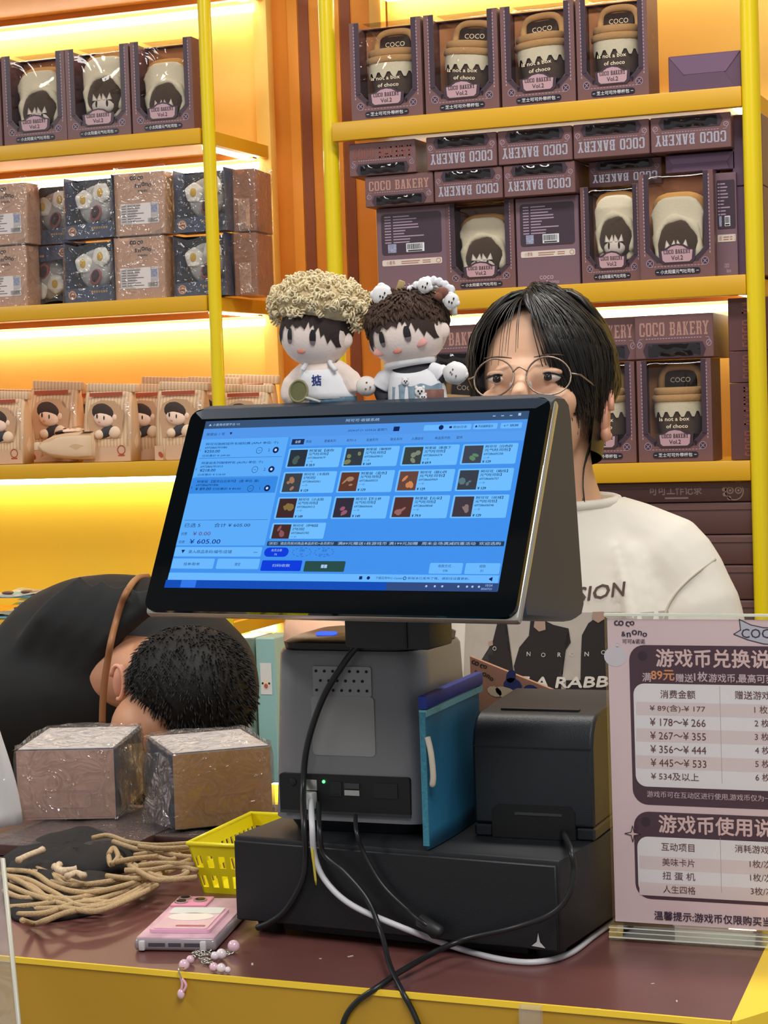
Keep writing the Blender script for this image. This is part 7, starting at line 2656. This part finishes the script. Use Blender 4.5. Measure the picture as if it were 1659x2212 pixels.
# ---- doll 2: brown wig, ghost headband, white hoodie, denim apron with pets
r2, h2, M2, W2, H2, D2, on2 = make_doll('plush doll in a brown wig with ghost headband and white hooded top', 882, 722, 158, 128, -.16, 2)
fringe(r2, h2, M2, W2, H2, on2, [-.36, -.40, -.10, -.28, .10, .26, .16, .10, .14, .30, .22, .14, .20, .26, .20, .12, .40, .18, .30, .06, .24, -.08, .04, -.26, -.10, -.36, -.34], mat('brown_fringe', rgb(56, 40, 36), .85))
hc = MB().ball((0, D2 * .10, H2 * .42), (W2 * 1.06, D2 * 1.06, H2 * .95), 28, 18, M=M2)
m_brh = mat('brown_fluff', rgb(74, 54, 44), .9, noise=.45, nscale=70, bump=1.0, bscale=140)
hr2 = dbuild(hc, r2, 'wig', m_brh, h2)
tf = MB()
for i in range(700):
    a = rc_.uniform(math.pi * .9, math.pi * 2.1); b_ = math.asin(rc_.uniform(-.25, 1))
    n_ = Vector((math.cos(b_) * math.cos(a), math.cos(b_) * math.sin(a), math.sin(b_)))
    if n_.z < .05 and abs(n_.x) < .8 and n_.y < -.3:
        continue
    p0 = Vector((n_.x * W2 * 1.05, D2 * .10 + n_.y * D2 * 1.05, H2 * .42 + n_.z * H2 * .94))
    d_ = Vector((rc_.uniform(-.5, .5), rc_.uniform(-.3, .3), rc_.uniform(-1, -.2)))
    d_ = (d_ - n_ * (d_.dot(n_) - .12)).normalized()
    tf.tube([M2 @ p0, M2 @ (p0 + d_ * .0035 + n_ * .0006), M2 @ (p0 + d_ * .007)], [.0013, .0010, .0003], 5)
dbuild(tf, r2, 'wig_tufts', mat('brown_tuft', rgb(88, 66, 54), .9, noise=.3, nscale=60), hr2, False)
# headband with ghosts and frill
gm = mat('ghost_white', rgb(238, 236, 236), .85)
hb_ = MB().tube(smooth_path([dp(842, 662, -.02), dp(880, 640, -.012), dp(930, 622, .0), (dp(972, 640, .0)), dp(982, 680, .006)], 5), .0028, 10)
band = dbuild(hb_, r2, 'headband', gm, h2)
for cx_, cy_, rr_, ex_ in ((826, 638, 22, -1), (918, 617, 15, 1), (975, 650, 16, 1)):
    g = MB()
    g.ball(dp(cx_, cy_, -.012), (rr_ * K, rr_ * .7 * K, rr_ * K), 14, 10)
    for k in range(4):
        a = k * 1.4 + .4
        g.ball(dp(cx_ + rr_ * .8 * math.cos(a), cy_ + rr_ * .8 * math.sin(a), -.012), (rr_ * .42 * K,) * 3, 10, 7)
    gh = dbuild(g, r2, 'ghost', gm, h2)
    f_ = MB()
    for ox, oy in ((-5, 2), (5, -5), (1, 4)):
        f_.ball(dp(cx_ + ox, cy_ + oy, -.012 - rr_ * .72 * K), (1.8 * K, .0007, 2.4 * K), 6, 5)
    dbuild(f_, r2, 'ghost_face', m_black, gh)
fr_ = MB()
for k in range(16):
    t_ = k / 15
    px, py = 880 + 95 * t_, 632 - 30 * math.sin(t_ * math.pi * .85) + 8 * t_
    fr_.ball(dp(px, py, -.006), (7.5 * K, 9 * K, (7 + 3 * (k % 2)) * K), 10, 7)
dbuild(fr_, r2, 'frill', mat('frill_white', rgb(226, 226, 232), .85), h2)
fl2 = MB().ball(dp(955, 632, -.014), (13 * K, 6 * K, 11 * K), 12, 8).ball(dp(948, 640, -.016), (9 * K, 5 * K, 8 * K), 10, 7)
dbuild(fl2, r2, 'flower', mat('flower_brown', rgb(150, 96, 80), .85, noise=.5, nscale=150), h2)
MB_ = MB().rbox(-7 * K, 7 * K, -.001, .001, -11 * K, 11 * K, .0008, 1, M=Matrix.Translation(dp(865, 618, -.008)) @ Matrix.Rotation(.4, 4, 'Y'))
dbuild(MB_, r2, 'tag', mat('straw_tag', rgb(176, 150, 104), .8), h2)
# body with dark sleeves
bm_ = MB()
bm_.loft([[tuple(dp(cx_, cy_) + Vector((rx_ * K * math.cos(t_), ry_ * K * math.sin(t_), 0))) for t_ in [2 * math.pi * k / 22 for k in range(22)]] for cx_, cy_, rx_, ry_ in ((900, 872, 54, 34), (898, 845, 54, 36), (894, 815, 46, 32), (890, 790, 36, 28), (888, 775, 28, 22))])
bm_.tube(smooth_path([dp(850, 800), dp(826, 824), dp(822, 850), dp(834, 866)], 5), [13 * K] * 16, 14)
bm_.tube(smooth_path([dp(926, 798), dp(950, 812), dp(962, 818)], 5), [13 * K] * 11, 14)
o = dbuild(bm_, r2, 'body', mat('charcoal_knit', rgb(54, 54, 60), .9))
remesh(o, .0016, 4, .5)
gv = MB().ball(dp(984, 806, -.006), (25 * K, 18 * K, 22 * K), 16, 10)
for k in range(5):
    a = k * 1.1 + .2
    gv.ball(dp(984 + 19 * math.cos(a), 806 + 16 * math.sin(a), -.006), (9 * K,) * 3, 10, 7)
gh = dbuild(gv, r2, 'mitten', gm)
f_ = MB()
for ox, oy in ((-6, 2), (-4, -8), (3, 6), (-9, -2)):
    f_.ball(dp(982 + ox, 806 + oy, -.006 - 18 * K), (1.6 * K, .0007, 2.2 * K), 6, 5)
dbuild(f_, r2, 'mitten_stitch', MATS['grey_stitch'], gh)
hd_ = MB()
hd_.loft([[tuple(dp(cx_, cy_) + Vector((rx_ * K * math.cos(t_), ry_ * K * math.sin(t_), dzz * math.sin(t_)))) for t_ in [2 * math.pi * k / 26 for k in range(26)]] for cx_, cy_, rx_, ry_, dzz in ((902, 862, 60, 40, 0), (900, 838, 58, 39, 0), (896, 815, 52, 36, 0), (892, 800, 46, 33, .003), (890, 790, 42, 30, .007))], caps=False)
top2 = dbuild(hd_, r2, 'hooded_top', m_ws)
for pts_, rr_ in (([(856, 804), (834, 818), (822, 836)], 17), ([(930, 798), (950, 806), (958, 812)], 16)):
    slv = MB().tube(smooth_path([dp(*p) for p in pts_], 5), [rr_ * K] * 5 + [rr_ * 1.15 * K] * 6, 14)
    dbuild(slv, r2, 'sleeve', m_ws, top2)
rings_ = MB()
for cy_, rx_, m_k in ((783, 44, 0), (773, 45, 1)):
    pts_ = [dp(886, cy_) + Vector((rx_ * K * math.cos(t_) , 31 * K * math.sin(t_), .14 * rx_ * K * math.cos(t_))) for t_ in [2 * math.pi * k / 30 for k in range(31)]]
    rg = MB().tube(pts_, .0042, 10, caps=False)
    dbuild(rg, r2, 'hood_roll', m_ws if m_k == 0 else mat('peach_cotton', rgb(240, 206, 184), .85), top2)
ap = MB()
def apf(u, v):
    t_ = math.radians(200 + 140 * u)
    rx_, ry_ = (58.5 + 3 * math.sin(u * 40) * (1 - v)) * K, (40.5 + 2 * math.sin(u * 40)) * K
    c = dp(903, 872 - 40 * v)
    return tuple(c + Vector((rx_ * math.cos(t_), ry_ * math.sin(t_), .0012 * math.sin(u * 22) * v)))
ap.grid(apf, 40, 6)
apr = dbuild(ap, r2, 'denim_apron', mat('pale_denim', rgb(150, 174, 190), .85, noise=.3, nscale=160), top2, False)
for cx_, cy_, rr_ in ((907, 846, 11), (876, 824, 8), (914, 858, 8)):
    c_m = MB().ball(dp(cx_, cy_, -41 * K), (rr_ * K, 2.5 * K, rr_ * .9 * K), 12, 8)
    for s in (-1, 1):
        c_m.ball(dp(cx_ + s * rr_ * .7, cy_ - rr_ * .8, -41 * K), (rr_ * .3 * K, 2 * K, rr_ * .4 * K), 8, 6)
    pt = dbuild(c_m, r2, 'pet_applique', gm, top2)
    f_ = MB()
    for ox, oy in ((-.3, -.1), (.35, -.1), (0, .35)):
        f_.ball(dp(cx_ + ox * rr_, cy_ + oy * rr_, -43.6 * K), (rr_ * .2 * K, .0006, rr_ * .2 * K), 6, 5)
    dbuild(f_, r2, 'pet_face', m_black, pt)
pk = MB().rbox(-19 * K, 19 * K, -.0008, .0008, -16 * K, 14 * K, .0006, 1, M=Matrix.Translation(dp(938, 857, -34 * K)) @ Matrix.Rotation(.35, 4, 'Z'))
dbuild(pk, r2, 'rust_pocket', mat('rust_check', rgb(150, 104, 92), .85, noise=.4, nscale=220), top2)
